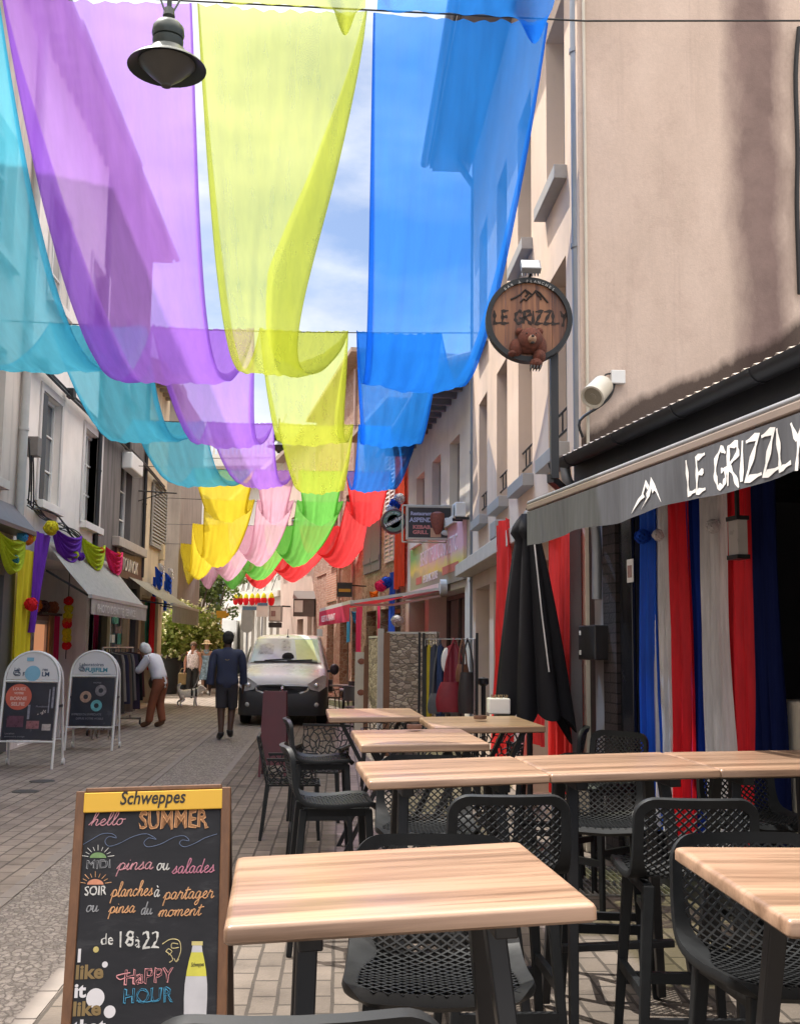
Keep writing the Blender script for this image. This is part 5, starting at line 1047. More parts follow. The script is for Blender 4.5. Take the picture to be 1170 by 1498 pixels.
# inside the open shop
XI = LX-.55
th = thing('shop_door', 'pale framed shop door with an orange lit panel inside the open shop', 'door', (XI, 17.8, 0))
y0, y1 = lp(48, 900, XI).y, lp(69, 900, XI).y
s = MB()
for a, b, c, d in ((y0, y0+.07, .05, 2.0), (y1-.07, y1, .05, 2.0), (y0+.07, y1-.07, 1.93, 2.0), (y0+.07, y1-.07, .05, .15)): s.box((XI, (a+b)/2, (c+d)/2), (.06, b-a, d-c))
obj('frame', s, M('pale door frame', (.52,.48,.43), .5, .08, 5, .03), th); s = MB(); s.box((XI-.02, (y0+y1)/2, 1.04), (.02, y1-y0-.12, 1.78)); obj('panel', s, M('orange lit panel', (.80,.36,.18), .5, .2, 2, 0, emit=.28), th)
for i, (a, b, z0, z1, m_, lab, e) in enumerate([(42, 47, .3, 2.05, fabric('coral pink cloth', (.85,.22,.24), .8, .5), 'coral drape at the left of the lit shop door', 0), (72, 80, .3, 2.1, fabric('tan cloth', (.55,.33,.16), .8, .5), 'tan drape right of the lit shop door', 0), (80, 88, .3, 2.1, m_pink, 'hot pink drape right of the lit shop door', 0), (103, 111, .3, 2.05, MC['tan cloth'], 'tan drape behind the fruit garland', 0), (109, 119, .3, 2.05, m_pink, 'hot pink drape behind the second display board', 0), (138, 145, .2, 2.3, fabric('crimson cloth', (.42,.01,.07), .8, .3), 'crimson drape in shade under the striped awning', 0)]):
    ldrape(lab, a, b, z0, z1, m_, XI+.08, i+30, amp=.025, n=2)
s = MB(); s.box((XI-.1, (lp(48, 900, XI).y+lp(97, 900, XI).y)/2, 2.13), (.4, 1.9, .04)); s.box((XI-.28, 18.4, 2.26), (.02, 1.9, .25)); tag(obj('wall_shelf', s, M('dark shelf wood', (.07,.045,.035), .6, .2, 5, .1)), 'dark shelf across the open shop carrying woollen balls', 'shelf')
for i, (px, m_, lab) in enumerate([(53, m_org, 'orange and cream woollen ball, first on the shelf'), (64, M('dark wool', (.12,.05,.05), .9, .3, 20, .2), 'dark woollen ball on the shelf'), (78, M('rust wool', (.40,.12,.05), .9, .3, 20, .2), 'rust woollen ball at the end of the shelf')]):
    p = lp(px, 880, XI); p.z = 2.26; tag(obj('wool_ball', pom(p, .115, i+80), m_), lab, 'ball', 'woollen balls on the shop shelf')
th = thing('garland', 'hanging garland of red and yellow paper balls in the open shop', 'garland', lp(101, 900, XI+.3)); p = lp(101, 870, XI+.35)
for nme, m_, zz in (('red_ball', m_red, (2.38, 1.95, 1.55)), ('yellow_ball', m_yel, (2.24, 2.1, 1.8, 1.68)), ('orange_ball', m_org, (2.0,))):
    for z in zz: obj(nme, pom((p.x, p.y+.03*math.sin(z*9), z), .085, int(z*100)), m_, th)
s = MB(); s.tube([(p.x, p.y, 1.3), (p.x, p.y, 3.0)], .01, 5); obj('string', s, m_wire, th)
s = MB(); y0 = lp(118, 900, XI).y; s.box((XI-.05, y0+.04, 1.5), (.1, .08, 2.8)); s.box((XI-.05, y0+1.2, 1.5), (.1, .08, 2.8)); s.box((XI-.05, y0+.6, 2.6), (.1, 1.2, .1)); tag(obj('door_frame', s, MC['dark shelf wood']), 'dark timber door frame under the striped awning', 'door frame')
s = MB(); s.box((LX-2.3, 19.2, 1.4), (.05, 4.2, 2.8)); tag(obj('back_panel', s, M('deep shop wall', (.05,.03,.03), .8, .3, 2, .1)), 'dim back panel of the open shop on the left', 'panel')
# the dark house's shop: window, sign board, red and green drapes
for i, (a, b, z0, z1, lab) in enumerate([(152, 160, .3, 2.4, 'olive painted post of the second shop window'), (183, 188, .1, 2.5, 'wooden post left of the dark doorway')]):
    pa, pb = lp(a, 900, LX+.05), lp(b, 900, LX+.05); s = MB(); s.box((LX+.05, (pa.y+pb.y)/2, (z0+z1)/2), (.12, (pb.y-pa.y)*.6, z1-z0)); tag(obj('shop_post', s, M(['olive paint', 'oak post'][i], [(.16,.15,.08), (.28,.18,.10)][i], .6, .15, 5, .1)), lab, 'post')
q0, q1 = lp(160, 900, LX-.1), lp(183, 900, LX-.1); th = thing('display_window', 'shop display window with green and pale goods under the striped awning', 'window', (LX-.1, q0.y, 0))
s = MB()
for a, b, c, d in ((q0.y, q0.y+.07, .6, 2.3), (q1.y-.07, q1.y, .6, 2.3), (q0.y, q1.y, 2.3, 2.37), (q0.y, q1.y, .53, .6)): s.box((LX-.1, (a+b)/2, (c+d)/2), (.06, b-a, d-c))
obj('frame', s, m_white, th); s = MB(); s.box((LX-.12, (q0.y+q1.y)/2, 1.45), (.015, q1.y-q0.y, 1.7)); obj('pane', s, m_pane, th)
rr = random.Random(5); s = MB(); s2 = MB()
for i in range(16):
    y = rr.uniform(q0.y+.15, q1.y-.15); z = rr.choice((.8, 1.25, 1.7, 2.1)); (s if i % 2 else s2).box((LX-.06, y, z), (.05, rr.uniform(.12, .3), rr.uniform(.1, .25)))
obj('goods', s, M('pale goods', (.55,.53,.46), .6, .4, 30, 0), th); obj('goods', s2, M('green goods', (.10,.30,.20), .6, .4, 30, 0), th)
a, b = lp(174, 820), lp(212, 840); th = thing('shop_board', 'brown shop board with tall cream letters between the two awnings', 'shop sign', a)
s = MB(); s.box((LX+.03, (a.y+b.y)/2, 3.36), (.05, b.y-a.y, .62)); obj('board', s, M('dark brown board', (.085,.04,.03), .5, .2, 5, .1), th)
textobj('TOUNOK', .42, M('cream letters', (.66,.58,.48), .6, .08, 6, 0), basis((LX+.065, lp(181, 830).y, 3.22), (0,1,0), (0,0,1)), th, sx=1.05, ext=.008)
s = MB(); a, b = lp(171, 800), lp(212, 820); s.box((LX+.08, (a.y+b.y)/2, 3.78), (.16, b.y-a.y, .2)); tag(obj('lintel_band', s, M('pale lintel', (.42,.37,.32), .8, .15, 5, .2), bevel=.01), 'pale stone lintel band above the brown shop board', 'lintel')
ldrape('red drape under the edge of the olive awning', 219, 226, 1.0, 2.7, m_red, LX+.5, 51, amp=.03, n=2); ldrape('dark green drape tapering to a point beside the red one', 212, 222, 1.1, 2.6, m_grn, LX+.4, 52, (0, .5), amp=.03, n=2)
for i, (px, py, m_, lab, w_) in enumerate([(226, 838, m_blu, 'blue bunting cloth left under the cable bracket', .42), (240, 846, m_blu, 'blue bunting cloth right of the white one', .38), (229, 832, m_wht, 'small white bunting over the left blue one', .2), (243, 838, m_wht, 'small white bunting over the right blue one', .2)]):
    p = lp(px, py, LX+.15); swag(lab, p+Vector((0, -w_, .1)), p+Vector((0, w_, .06)), .5 if m_ is m_blu else .22, m_, (1, 0, 0), i+70, folds=3, group='bunting above the olive awning')
s = MB(); p = lp(233, 860, LX+.12); s.box((p.x, p.y-.7, 2.95), (.06, .22, .7)); tag(obj('blue_banner', s, m_blu), 'blue cloth tail under the left blue bunting', 'banner', 'blue cloth tails'); s = MB(); s.box((p.x, p.y+1.1, 2.9), (.06, .22, .8)); tag(obj('blue_banner', s, m_blu), 'longer blue cloth tail under the right blue bunting', 'banner', 'blue cloth tails')
s = MB(); p = lp(203, 720, LX); s.tube([(LX, p.y, 5.25), (LX+.9, p.y+.1, 5.22)], .018, 6); s.tube([(LX, p.y, 5.0), (LX+.6, p.y+.07, 5.23)], .012, 6); tag(obj('wall_bracket', s, m_wire), 'thin black iron bracket sticking out beside the louvred shutter', 'bracket')
s = MB(); p = lp(237, 808, LX+.06); s.box(p, (.14, .3, .42)); tag(obj('meter_box', s, M('cream box', (.58,.47,.30), .6, .1, 5, .05), bevel=.01), 'small cream box low on the yellowish house wall', 'box')
# clothes rack with garments
ry0, ry1, rx, rz_ = 19.6, 22.4, -4.15, 1.52
th = thing('clothes_rack', 'wheeled clothes rack in front of the dark left shop', 'clothes rack', (rx, 21, 0))
s = MB(); s.tube([(rx, ry0, .1), (rx, ry0, rz_), (rx, ry1, rz_), (rx, ry1, .1)], .018, 8); s.bar((rx, ry0, .22), (rx, ry1, .22), .05, .05)
for y in (ry0, ry1): s.bar((rx-.22, y, .12), (rx+.22, y, .12), .04, .04)
obj('frame', s, M('chrome tube', (.35,.34,.33), .3, .1, 5, 0, metal=.7), th)
for y in (ry0, ry1):
    for a in (-.2, .2): s = MB(); s.lathe([(.05, -.015), (.05, .015)], 12, (rx+a, y, .05), Matrix(((0,0,1),(1,0,0),(0,1,0)))); obj('castor', s, m_blackmetal, th)
cl = [(.03,.03,.035), (.05,.045,.04), (.20,.18,.15), (.025,.025,.045), (.10,.075,.055), (.03,.035,.03), (.14,.13,.125), (.04,.03,.05), (.02,.02,.02), (.09,.03,.03)]
nm = ['black', 'charcoal', 'taupe', 'navy', 'brown', 'dark green', 'grey', 'plum', 'jet black', 'wine red']
def garment(p, w, h, mat, label, seed, ax=(1, 0, 0), group=None, name='garment'):
    q = random.Random(seed); ph = q.uniform(0, 6); ax = Vector(ax); nn = Vector((ax.y, -ax.x, 0))
    def fn(u, v):
        a = u*6.283; ww = w*(.42+.14*v+(.3*v if v < .15 else .045)+.03*math.sin(a*3+ph)); return Vector(p)+ax*(math.cos(a)*ww)+nn*(math.sin(a)*(.035+.05*v+.015*math.sin(a*5+ph)))+Vector((0, 0, -.05*abs(math.cos(a))*(1-v)-h*v))
    s = MB(); s.grid(fn, 28, 12); s.tube([Vector(p)+Vector((0, 0, -.01)), Vector(p)+Vector((0, 0, .07))], .006, 5); return tag(obj(name, s, mat, smooth='all'), label, 'garment', group)
for i in range(10):
    place_ = ['first', 'second', 'third', 'fourth', 'fifth', 'sixth', 'seventh', 'eighth', 'ninth', 'last'][i]
    garment((rx, ry0+.25+i*.26, rz_-.08), .5, .98+.12*math.sin(i*2), fabric(nm[i]+' garment cloth', cl[i], .85, .1), f'{nm[i]} garment on the left clothes rack, {place_} from the near end', i, (1, .15, 0), 'garments on the left rack')
# toy pram behind the second board
p = gp(179, 1032); p.x = -3.95; p.y = 19.0; th = thing('toy_pram', 'small beige and chrome toy pram beside the second display board', 'pram', (p.x, p.y, 0))
s = MB(); s.ball((p.x, p.y, .78), (.16, .22, .14), 14); obj('hood', s, M('beige vinyl', (.45,.36,.26), .5, .1, 6, .1), th, smooth=True)
s = MB(); s.ball((p.x, p.y, .62), (.15, .24, .12), 14); obj('body', s, M('dark red vinyl', (.14,.03,.03), .4, .15, 6, .1), th, smooth=True)
for a, b in ((-.14, -.18), (.14, -.18), (-.14, .2), (.14, .2)):
    s = MB(); s.tube([(p.x+a, p.y+b+.13*math.cos(t*.5236), .14+.13*math.sin(t*.5236)) for t in range(12)], .012, 6, closed=True); obj('wheel', s, MC['chrome tube'], th)
s = MB(); s.tube([(p.x-.1, p.y+.2, .14), (p.x-.1, p.y-.1, .62), (p.x-.1, p.y-.35, 1.0), (p.x+.1, p.y-.35, 1.0), (p.x+.1, p.y-.1, .62), (p.x+.1, p.y+.2, .14)], .012, 6); obj('handle', s, MC['chrome tube'], th)
# ================================================================== white arched display boards
m_poster = M('dark poster', (.022,.024,.035), .25, .35, 3, 0); m_head = M('header white', (.62,.61,.60), .4, .05, 4, 0)
def displayboard(px, py, Yb, label, kind, rz=0):
    base = gp(px, py); base = Vector((px_x(px, Yb), Yb, 0)); th = thing('display_board', label, 'display board', base, rz, 'white arched display boards')
    w, H, tl = .70, 1.50, .20
    Q = Matrix.Translation(base) @ Matrix.Rotation(rz, 4, 'Z')
    def fp(x, z, d=0, side=-1):       # side -1: the front leaf leaning back to the top
        return Q @ Vector((x, side*(.26*(1-z/H)+.015)+side*d, z))
    arch = [(-w/2, .0)]+[(-w/2, H-w/2-.02)]+[(-w/2*math.cos(R(a)), H-w/2-.02+(w/2)*math.sin(R(a))) for a in range(12, 180, 12)]+[(w/2, H-w/2-.02), (w/2, 0)]
    for side, nme in ((-1, 'front_frame'), (1, 'rear_frame')):
        s = MB(); s.tube([fp(x, z, 0, side) for x, z in arch], .017, 8); s.tube([fp(-w/2, .34, 0, side), fp(w/2, .34, 0, side)], .012, 6); s.tube([fp(-w/2, H-w/2-.05, 0, side), fp(w/2, H-w/2-.05, 0, side)], .014, 6); obj(nme, s, m_white, th, smooth=True)
    hd = [(x*.94, z-.012) for x, z in arch[2:-2]]; hd = [(-w/2*.94, H-w/2-.03)]+hd+[(w/2*.94, H-w/2-.03)]
    for side in (-1, 1):
        s = MB(); s.prism(hd, lambda x, z, d: fp(x, z, d, side), -.006, .006); obj('header', s, m_head, th)
        s = MB(); s.prism([(-.32, .36), (.32, .36), (.32, H-w/2-.07), (-.32, H-w/2-.07)], lambda x, z, d: fp(x, z, d, side), -.005, .005); obj('poster' if side < 0 else 'rear_panel', s, m_poster if side < 0 else m_head, th)
    for a in (-1, 1): s = MB(); s.bar(fp(a*w/2, .78, 0, -1), fp(a*w/2, .78, 0, 1), .012, .03); obj('strap', s, m_blackmetal, th)
    for a in (-1, 1): s = MB(); c_ = fp(a*(w/2+.01), .045, 0, 1); s.lathe([(.045, -.015), (.045, .015)], 14, c_, Matrix(((0,0,1),(1,0,0),(0,1,0)))); obj('wheel', s, m_white, th)
    xd = (Q.to_3x3() @ Vector((1, 0, 0))); zd = (fp(0, 1)-fp(0, 0)).normalized()
    def tx(str_, x, z, sz, mat, sx=1, al='LEFT', off=0, d=.010): return textobj(str_, sz, mat, basis(fp(x, z, d), xd, zd), th, sx=sx, align=al, ext=.0006, off=off)
    m_ink = M('dark blue ink', (.02,.05,.10), .5, .1, 5, 0); m_teal = M('teal ink', (.03,.22,.28), .5, .1, 5, 0)
    def disc(nme, x, z, r, r2, mat, d=.009):
        s = MB(); n_ = 28; vs = []
        for k in range(n_):
            a = 2*math.pi*k/n_
            for q in (r, max(r2, .0005)): vs.append(fp(x+q*math.cos(a), z+q*math.sin(a), d))
        s.add(vs, [(2*k, 2*((k+1) % n_), 2*((k+1) % n_)+1, 2*k+1) for k in range(n_)]); obj(nme, s, mat, th)
    def quad(nme, x0, z0, x1, z1, mat, d=.008): s = MB(); s.add([fp(x0, z0, d), fp(x1, z0, d), fp(x1, z1, d), fp(x0, z1, d)], [(0,1,2,3)]); obj(nme, s, mat, th)
    def logo(x, z, mat):
        s = MB()
        for k, (a, b) in enumerate(((0, .016), (.016, 0))): s.tube([fp(x+a+u_, z+b+v_, .010) for u_, v_ in ((-.03, -.02), (.03, -.02), (.035, .0), (.03, .025), (-.03, .025), (-.035, 0))], .005, 4, closed=True)
        obj('logo', s, mat, th)
    if kind == 1:
        tx('Lab', -.24, 1.235, .055, m_ink, 1, off=.001); tx('res', .12, 1.235, .055, m_ink, 1, off=.001); tx('FUJIFI', -.13, 1.165, .075, m_ink, 1, off=.001); tx('LM', .115, 1.165, .08, m_ink, 1, off=.002); logo(-.21, 1.19, m_ink)
        disc('blue_sticker', .0, 1.2, .10, 0, M('sky sticker', (.20,.42,.55), .4, .1, 6, 0), .013); quad('blue_label', -.09, 1.36, .0, 1.405, MC['sky sticker'], .012)
        disc('red_badge', -.15, .90, .165, 0, M('brick red badge', (.50,.10,.06), .4, .1, 5, 0), .008)
        for str_, z, sz in (('LOUEZ', .985, .05), ('VOTRE', .935, .036), ('BORNE', .86, .062), ('SELFIE', .79, .062)): tx(str_, -.15, z, sz, M('pale badge lettering', (.66,.42,.36), .5, .1, 5, 0), 1.05, 'CENTER', .002, .011)
        quad('screen_picture', -.27, .52, -.06, .66, M('plum picture', (.10,.035,.06), .3, .5, 20, 0)); quad('photo', -.02, .50, .14, .60, M('pink photo', (.25,.10,.11), .3, .5, 25, 0)); quad('photo', .18, .48, .29, .56, M('pale photo', (.42,.36,.34), .3, .4, 30, 0)); quad('photo', -.02, .62, .01, .80, M('grey photo', (.22,.22,.26), .3, .4, 30, 0)); quad('photo', .235, .70, .25, 1.0, MC['grey photo']); quad('photo', .275, .76, .30, 1.03, MC['grey photo'])
        tx('Photobooth', .08, .77, .035, MC['grey photo'], 1); tx('Location', -.28, .43, .035, MC['grey photo']); tx('anniversaire, mariage', -.28, .395, .03, MC['grey photo'])
        s = MB(); rr = random.Random(2)
        for i in range(9): a, b = rr.uniform(.10, .2), rr.uniform(.67, .72); s.add([fp(a, b, .009), fp(a+.02, b+.005, .009), fp(a+.012, b+.022, .009)], [(0,1,2)])
        obj('picture_marks', s, MC['pale photo'], th)
    else:
        tx('Laboratoires', -.235, 1.25, .072, m_ink, 1, off=.0005); tx('FUJIFILM', -.14, 1.165, .088, m_teal, 1.05, off=.003); logo(-.2, 1.195, m_ink); tx('imprimez vos souvenirs', -.02, 1.125, .028, m_teal)
        for x, z, m_ in ((-.10, .79, M('peach ring', (.42,.26,.18), .4, .5, 20, 0)), (.12, .885, M('grey ring', (.20,.18,.19), .4, .5, 20, 0)), (.07, .66, M('teal ring', (.12,.40,.42), .4, .4, 20, 0))): disc('ring_picture', x, z, .085, .036, m_)
        tx('PHOTOS', .0, .99, .03, MC['grey photo']); tx('IMPRESSION IMMEDIATE', -.29, .515, .045, MC['grey photo'] if 'grey photo' in MC else m_head, .92); tx('DEPUIS VOTRE MOBILE', -.22, .455, .042, MC['grey photo'] if 'grey photo' in MC else m_head, .95)
def px_x(px, Y): return at(px, 1080, Y).x
displayboard(46, 1115, 14.7, 'white arched display board with a red badge, a sticker and a dark poster', 1)
displayboard(136, 1085, 17.2, 'white arched display board whose poster shows three coloured rings', 2)
# ================================================================== chalkboard
def slate_mat():       # wiped slate: grey chalk haze left by the cloth
    m_, t, b = NT('slate'); v = coords(t, (1.2, 1.2, 3.5), (0, .5, 0)); n = nd(t, 'TexNoise', i_Scale=3.2, i_Detail=9, i_Roughness=.7, i_Distortion=.6); t.links.new(v, n.inputs[0])
    t.links.new(ramp(t, n.outputs[0], [(.35, (.007,.008,.012)), (.55, (.012,.013,.018)), (.75, (.045,.046,.052))]), b.inputs['Base Color']); b.inputs['Roughness'].default_value = .75; MC['slate'] = m_; return m_
TLc = hp(113, 1158, 1.02); bx_d = Vector((1, 0, 0)); bn = Vector((0, -1, 0))
lean = R(14); bdn = Vector((0, 0, -1))*math.cos(lean)+bn*math.sin(lean); ca, sa = math.cos(R(1.9)), math.sin(R(1.9)); bx_d, bdn = bx_d*ca-bdn*sa, bdn*ca+bx_d*sa; bno = bx_d.cross(-bdn)
if bno.dot(bn) < 0: bno = -bno
def cb(s_, t_, d=0): return TLc+bx_d*s_+bdn*t_+bno*d
def cbp(px, py): q = pp(px, py, TLc, bno); return (q-TLc).dot(bx_d), (q-TLc).dot(bdn)
BH = 1.05; bw_ = cbp(338, 1150)[0]
th = thing('chalkboard', 'brown framed menu chalkboard with a yellow header beside the front table', 'chalkboard', cb(bw_/2, BH)); th_cb = th
b = .036
def cbox(mb, s0, s1, t0, t1, d0, d1): return mb.add([cb(s_, t_, d) for d in (d0, d1) for s_, t_ in ((s0, t1), (s1, t1), (s1, t0), (s0, t0))], [(3,2,1,0),(4,5,6,7),(0,1,5,4),(1,2,6,5),(2,3,7,6),(3,0,4,7)])
s = MB(); cbox(s, 0, b, 0, BH, -.02, .012); cbox(s, bw_-b, bw_, 0, BH, -.02, .012); cbox(s, b, bw_-b, BH-.12, BH-.08, -.02, .010); cbox(s, b, bw_-b, -.012, .006, -.02, .010); obj('frame', s, m_woodbrown, th, bevel=.004)
s = MB(); cbox(s, b+.001, bw_-b-.001, .0, BH-.1, -.012, .0); obj('slate', s, slate_mat(), th)
s = MB(); cbox(s, b-.004, bw_-b+.004, .008, .083, .001, .014); obj('header', s, M('yellow header', (.68,.40,.035), .45, .05, 5, .02), th, bevel=.003)
s = MB(); q0 = cb(0, .02, -.03)
for s_ in (.02, bw_-.02): s.bar(cb(s_, .01, -.035), cb(s_, .01, -.035)-bn*.42-Vector((0, 0, 1.0)), .035, .03)
s.bar(cb(.02, .5, -.2)-bn*.05, cb(bw_-.02, .5, -.2)-bn*.05, .03, .02); obj('rear_leg_frame', s, M('dark rear wood', (.05,.03,.022), .6, .2, 5, .1), th)
pq = [cb(.02, .06, -.04), cb(bw_-.02, .06, -.04)]; s = MB(); s.add([pq[0], pq[1], pq[1]-bn*.30-Vector((0,0,.72)), pq[0]-bn*.30-Vector((0,0,.72))], [(0,1,2,3)]); obj('rear_slate', s, MC['slate'], th)
bM = lambda s_, t_, d=.002: basis(cb(s_, t_, d), bx_d, -bdn)
def bt(str_, px, py, hpx, mat, wpx=0, shear=0, off=0, outline=0, d=.002):
    s_, t_ = cbp(px, py); size = hpx/225*bw_/.72; return textobj(str_, size, mat, bM(s_, t_, d), th_cb, shear=shear, off=off, width=wpx/225*bw_, ext=.0004, outline=outline, jit=0 if 'header' in mat.name or 'print' in mat.name else size*.028)
def chalk(name, col): return M(name, col, .95, .25, 60, .0)
ck_w, ck_p, ck_o, ck_b, ck_y, ck_gr, ck_g = chalk('white chalk', (.60,.60,.58)), chalk('pink chalk', (.56,.28,.32)), chalk('orange chalk', (.62,.34,.17)), chalk('blue chalk', (.06,.27,.44)), chalk('yellow chalk', (.62,.54,.28)), chalk('grey chalk', (.30,.31,.33)), chalk('green chalk', (.18,.30,.13))
bt('Schweppes', 177, 1177.5, 19, M('black header ink', (.015,.012,.01), .5, .1, 5, 0), 95, .18, .0012, d=.0155)
# cursive alphabet: strokes in x-height units
CU = {'h': ([[(-.15,.1),(.25,.9),(.55,1.9),(.38,2.15),(.25,1.7),(.15,0)], [(.17,.35),(.45,.95),(.68,.85),(.62,.2),(.75,.0),(1.0,.25)]], .95), 'e': ([[(-.05,.2),(.35,.5),(.55,.8),(.38,1.0),(.15,.65),(.2,.12),(.5,.0),(.8,.3)]], .75),
 'l': ([[(-.05,.2),(.35,1.1),(.5,1.85),(.33,2.1),(.2,1.5),(.18,.2),(.38,0),(.62,.3)]], .55), 'o': ([[(.45,.95),(.15,.85),(.05,.35),(.25,.0),(.55,.2),(.6,.7),(.42,.98),(.6,.85),(.9,.9)]], .82),
 'p': ([[(-.1,.2),(.2,.95)], [(.22,1.0),(.05,-.9)], [(.15,.6),(.4,1.0),(.68,.75),(.6,.2),(.3,.02),(.14,.2)], [(.5,.05),(.9,.25)]], .85), 'i': ([[(-.05,.2),(.2,.95),(.16,.2),(.3,0),(.55,.3)], [(.25,1.35),(.28,1.42)]], .5),
 'n': ([[(-.05,.2),(.15,.95),(.1,0)], [(.12,.5),(.4,.98),(.6,.85),(.55,.2),(.68,0),(.92,.28)]], .88), 's': ([[(-.05,.15),(.3,.75),(.38,1.05),(.42,.7),(.5,.3),(.3,0),(.05,.08)], [(.3,0),(.7,.28)]], .66), 'a': ([[(.6,.85),(.35,1.0),(.08,.6),(.15,.08),(.42,.12),(.62,.85)], [(.64,.95),(.58,.2),(.72,0),(.95,.28)]], .9),
 'u': ([[(-.05,.3),(.12,.95),(.1,.25),(.28,0),(.5,.25),(.62,.95)], [(.62,.95),(.6,.2),(.74,0),(.98,.28)]], .93), 'd': ([[(.6,.85),(.35,1.0),(.08,.6),(.15,.08),(.42,.12),(.62,.8)], [(.75,2.0),(.6,.2),(.74,0),(.97,.28)]], .92), 'c': ([[(.6,.82),(.38,1.0),(.1,.65),(.12,.15),(.38,0),(.72,.28)]], .68),
 'r': ([[(-.1,.2),(.1,.75),(.22,1.15),(.26,.9),(.55,.86),(.5,.25),(.6,0),(.85,.28)]], .78), 'g': ([[(.6,.85),(.35,1.0),(.08,.6),(.15,.08),(.42,.12),(.62,.85)], [(.64,.95),(.55,-.5),(.3,-.9),(.15,-.6),(.6,-.05),(.95,.28)]], .9), 't': ([[(-.05,.2),(.28,1.2),(.36,1.7)], [(.36,1.7),(.22,.2),(.38,0),(.62,.28)], [(.05,1.2),(.75,1.32)]], .6),
 'm': ([[(-.05,.2),(.15,.95),(.1,0)], [(.12,.5),(.35,.98),(.5,.8),(.45,0)], [(.46,.5),(.7,.98),(.9,.82),(.85,.2),(.98,0),(1.2,.28)]], 1.15), ' ': ([], .5)}
CU['à'] = (CU['a'][0]+[[(.2,1.6),(.45,1.3)]], 1.0)
def cursive(words, xh, py_end=None, w=.0023):
    # words: (text, px, py, material, pixel width)
    for text, px, py, mat, wpx in words:
        s_, t_ = cbp(px, py); tot = sum(CU[c][1] for c in text); X = xh/225*bw_; k = wpx/225*bw_/(tot*X); x = 0; mb = MB()
        for c in text:
            for pl in CU[c][0]:
                pts = smoothpts([(p[0]+x+.18*p[1], p[1]) for p in pl], 4); mb.tube([cb(s_+p[0]*X*k, t_-p[1]*X, .0012) for p in pts], w, 5)
            x += CU[c][1]
        obj('lettering', mb, mat, th_cb)
cursive([('hello', 132, 1208, ck_p, 48)], 9, w=.0022)
cursive([('pinsa', 172, 1273, ck_p, 50), ('ou', 229, 1273, ck_w, 18), ('salades', 252, 1278, chalk('rose chalk', (.50,.20,.28)), 60)], 9.5)
cursive([('planches', 163, 1312, ck_o, 58), ('à', 225, 1312, ck_w, 9), ('partager', 240, 1316, ck_o, 70)], 9.5)
cursive([('ou', 126, 1334, ck_gr, 17), ('pinsa', 160, 1336, ck_o, 36), ('du', 206, 1338, ck_gr, 16), ('moment', 232, 1341, ck_o, 60)], 8.5)
bt('SUMMER', 205, 1213, 25, chalk('dim orange chalk', (.34,.17,.08)), 98, 0, .001); bt('SUMMER', 204, 1213, 26, ck_o, 100, 0, .001, .0016, .0024) if 1 else bt('SUMMER', 207, 1212, 24, chalk('pale orange chalk', (.60,.38,.22)), 95, 0, -.0035)
bt('MIDI', 127, 1271, 12, ck_gr, 34, 0, 0, .0009); bt('SOIR', 124, 1310, 13, ck_w, 31, 0, .0003); bt('de', 148, 1382, 15, ck_w, 17); bt('18', 175, 1385, 22, ck_w, 20); bt('à', 198, 1386, 16, ck_w, 7); bt('22', 208, 1388, 24, ck_w, 24)
bt('HaPPY', 182, 1440, 20, chalk('bright pink chalk', (.66,.30,.32)), 68, 0, 0, .0014); s_, t_ = cbp(170, 1428)
mb = MB(); mb.tube([cb(*cbp(x, y), .0012) for x, y in smoothpts([(191, 1423), (180, 1425), (171, 1428), (176, 1433), (184, 1430)])], .0022, 5); obj('lettering', mb, chalk('bright pink chalk', (0,0,0)), th)
bt('HOUR', 181, 1468, 19, ck_b, 68, 0, 0, .0014); mb = MB(); mb.tube([cb(*cbp(x, y), .0012) for x, y in ((200, 1464), (215, 1466), (232, 1463))], .002, 5); obj('lettering', mb, ck_b, th)
mb = MB(); mb.tube([cb(*cbp(x, y), .0012) for x, y in smoothpts([(121, 1236), (135, 1228), (150, 1220), (165, 1220), (171, 1226), (160, 1224), (154, 1231), (160, 1238), (175, 1234), (195, 1224), (215, 1220), (229, 1228), (218, 1226), (211, 1233), (217, 1239), (235, 1235), (255, 1225), (270, 1223), (277, 1230), (267, 1229), (263, 1234), (270, 1239), (285, 1234), (300, 1226), (318, 1220)], 4)], .0014, 5); obj('wave_drawing', mb, chalk('dim blue chalk', (.13,.17,.27)), th)
for cx, cy, m_, m2 in ((144, 1255, ck_g, ck_w), (140, 1294, chalk('coral chalk', (.60,.26,.16)), ck_o)):
    mb = MB(); pl = [(cx+12*math.cos(R(a)), cy-8*math.sin(R(a))) for a in range(0, 181, 15)]; mb.add([cb(*cbp(*p), .0014) for p in pl], [tuple(range(len(pl)))]); obj('sun_drawing', mb, m_, th)
    mb = MB()
    for a in range(10, 175, 20): r1, r2 = 14.5, 21+3*(a % 40 == 10); mb.tube([cb(*cbp(cx+r1*math.cos(R(a)), cy-r1*.75*math.sin(R(a))), .0012), cb(*cbp(cx+r2*math.cos(R(a)), cy-r2*.8*math.sin(R(a))), .0012)], .0013, 4)
    obj('sun_ray', mb, m2, th)
mb = MB()
for pts in ([(238, 1381), (250, 1374), (262, 1376), (265, 1388), (262, 1400), (258, 1407)], [(262, 1386), (252, 1387), (252, 1380), (261, 1381)], [(243, 1392), (250, 1397), (253, 1404), (248, 1408)], [(243, 1392), (247, 1388), (252, 1392), (247, 1397)], [(255, 1402), (258, 1407), (262, 1403)]): mb.tube([cb(*cbp(x, y), .0012) for x, y in smoothpts(pts, 4)], .0015, 4)
obj('arrow_drawing', mb, ck_y, th)
m_prw = M('printed white', (.64,.63,.66), .6, .1, 5, 0); m_prb = M('printed gold', (.22,.15,.06), .6, .2, 8, 0)
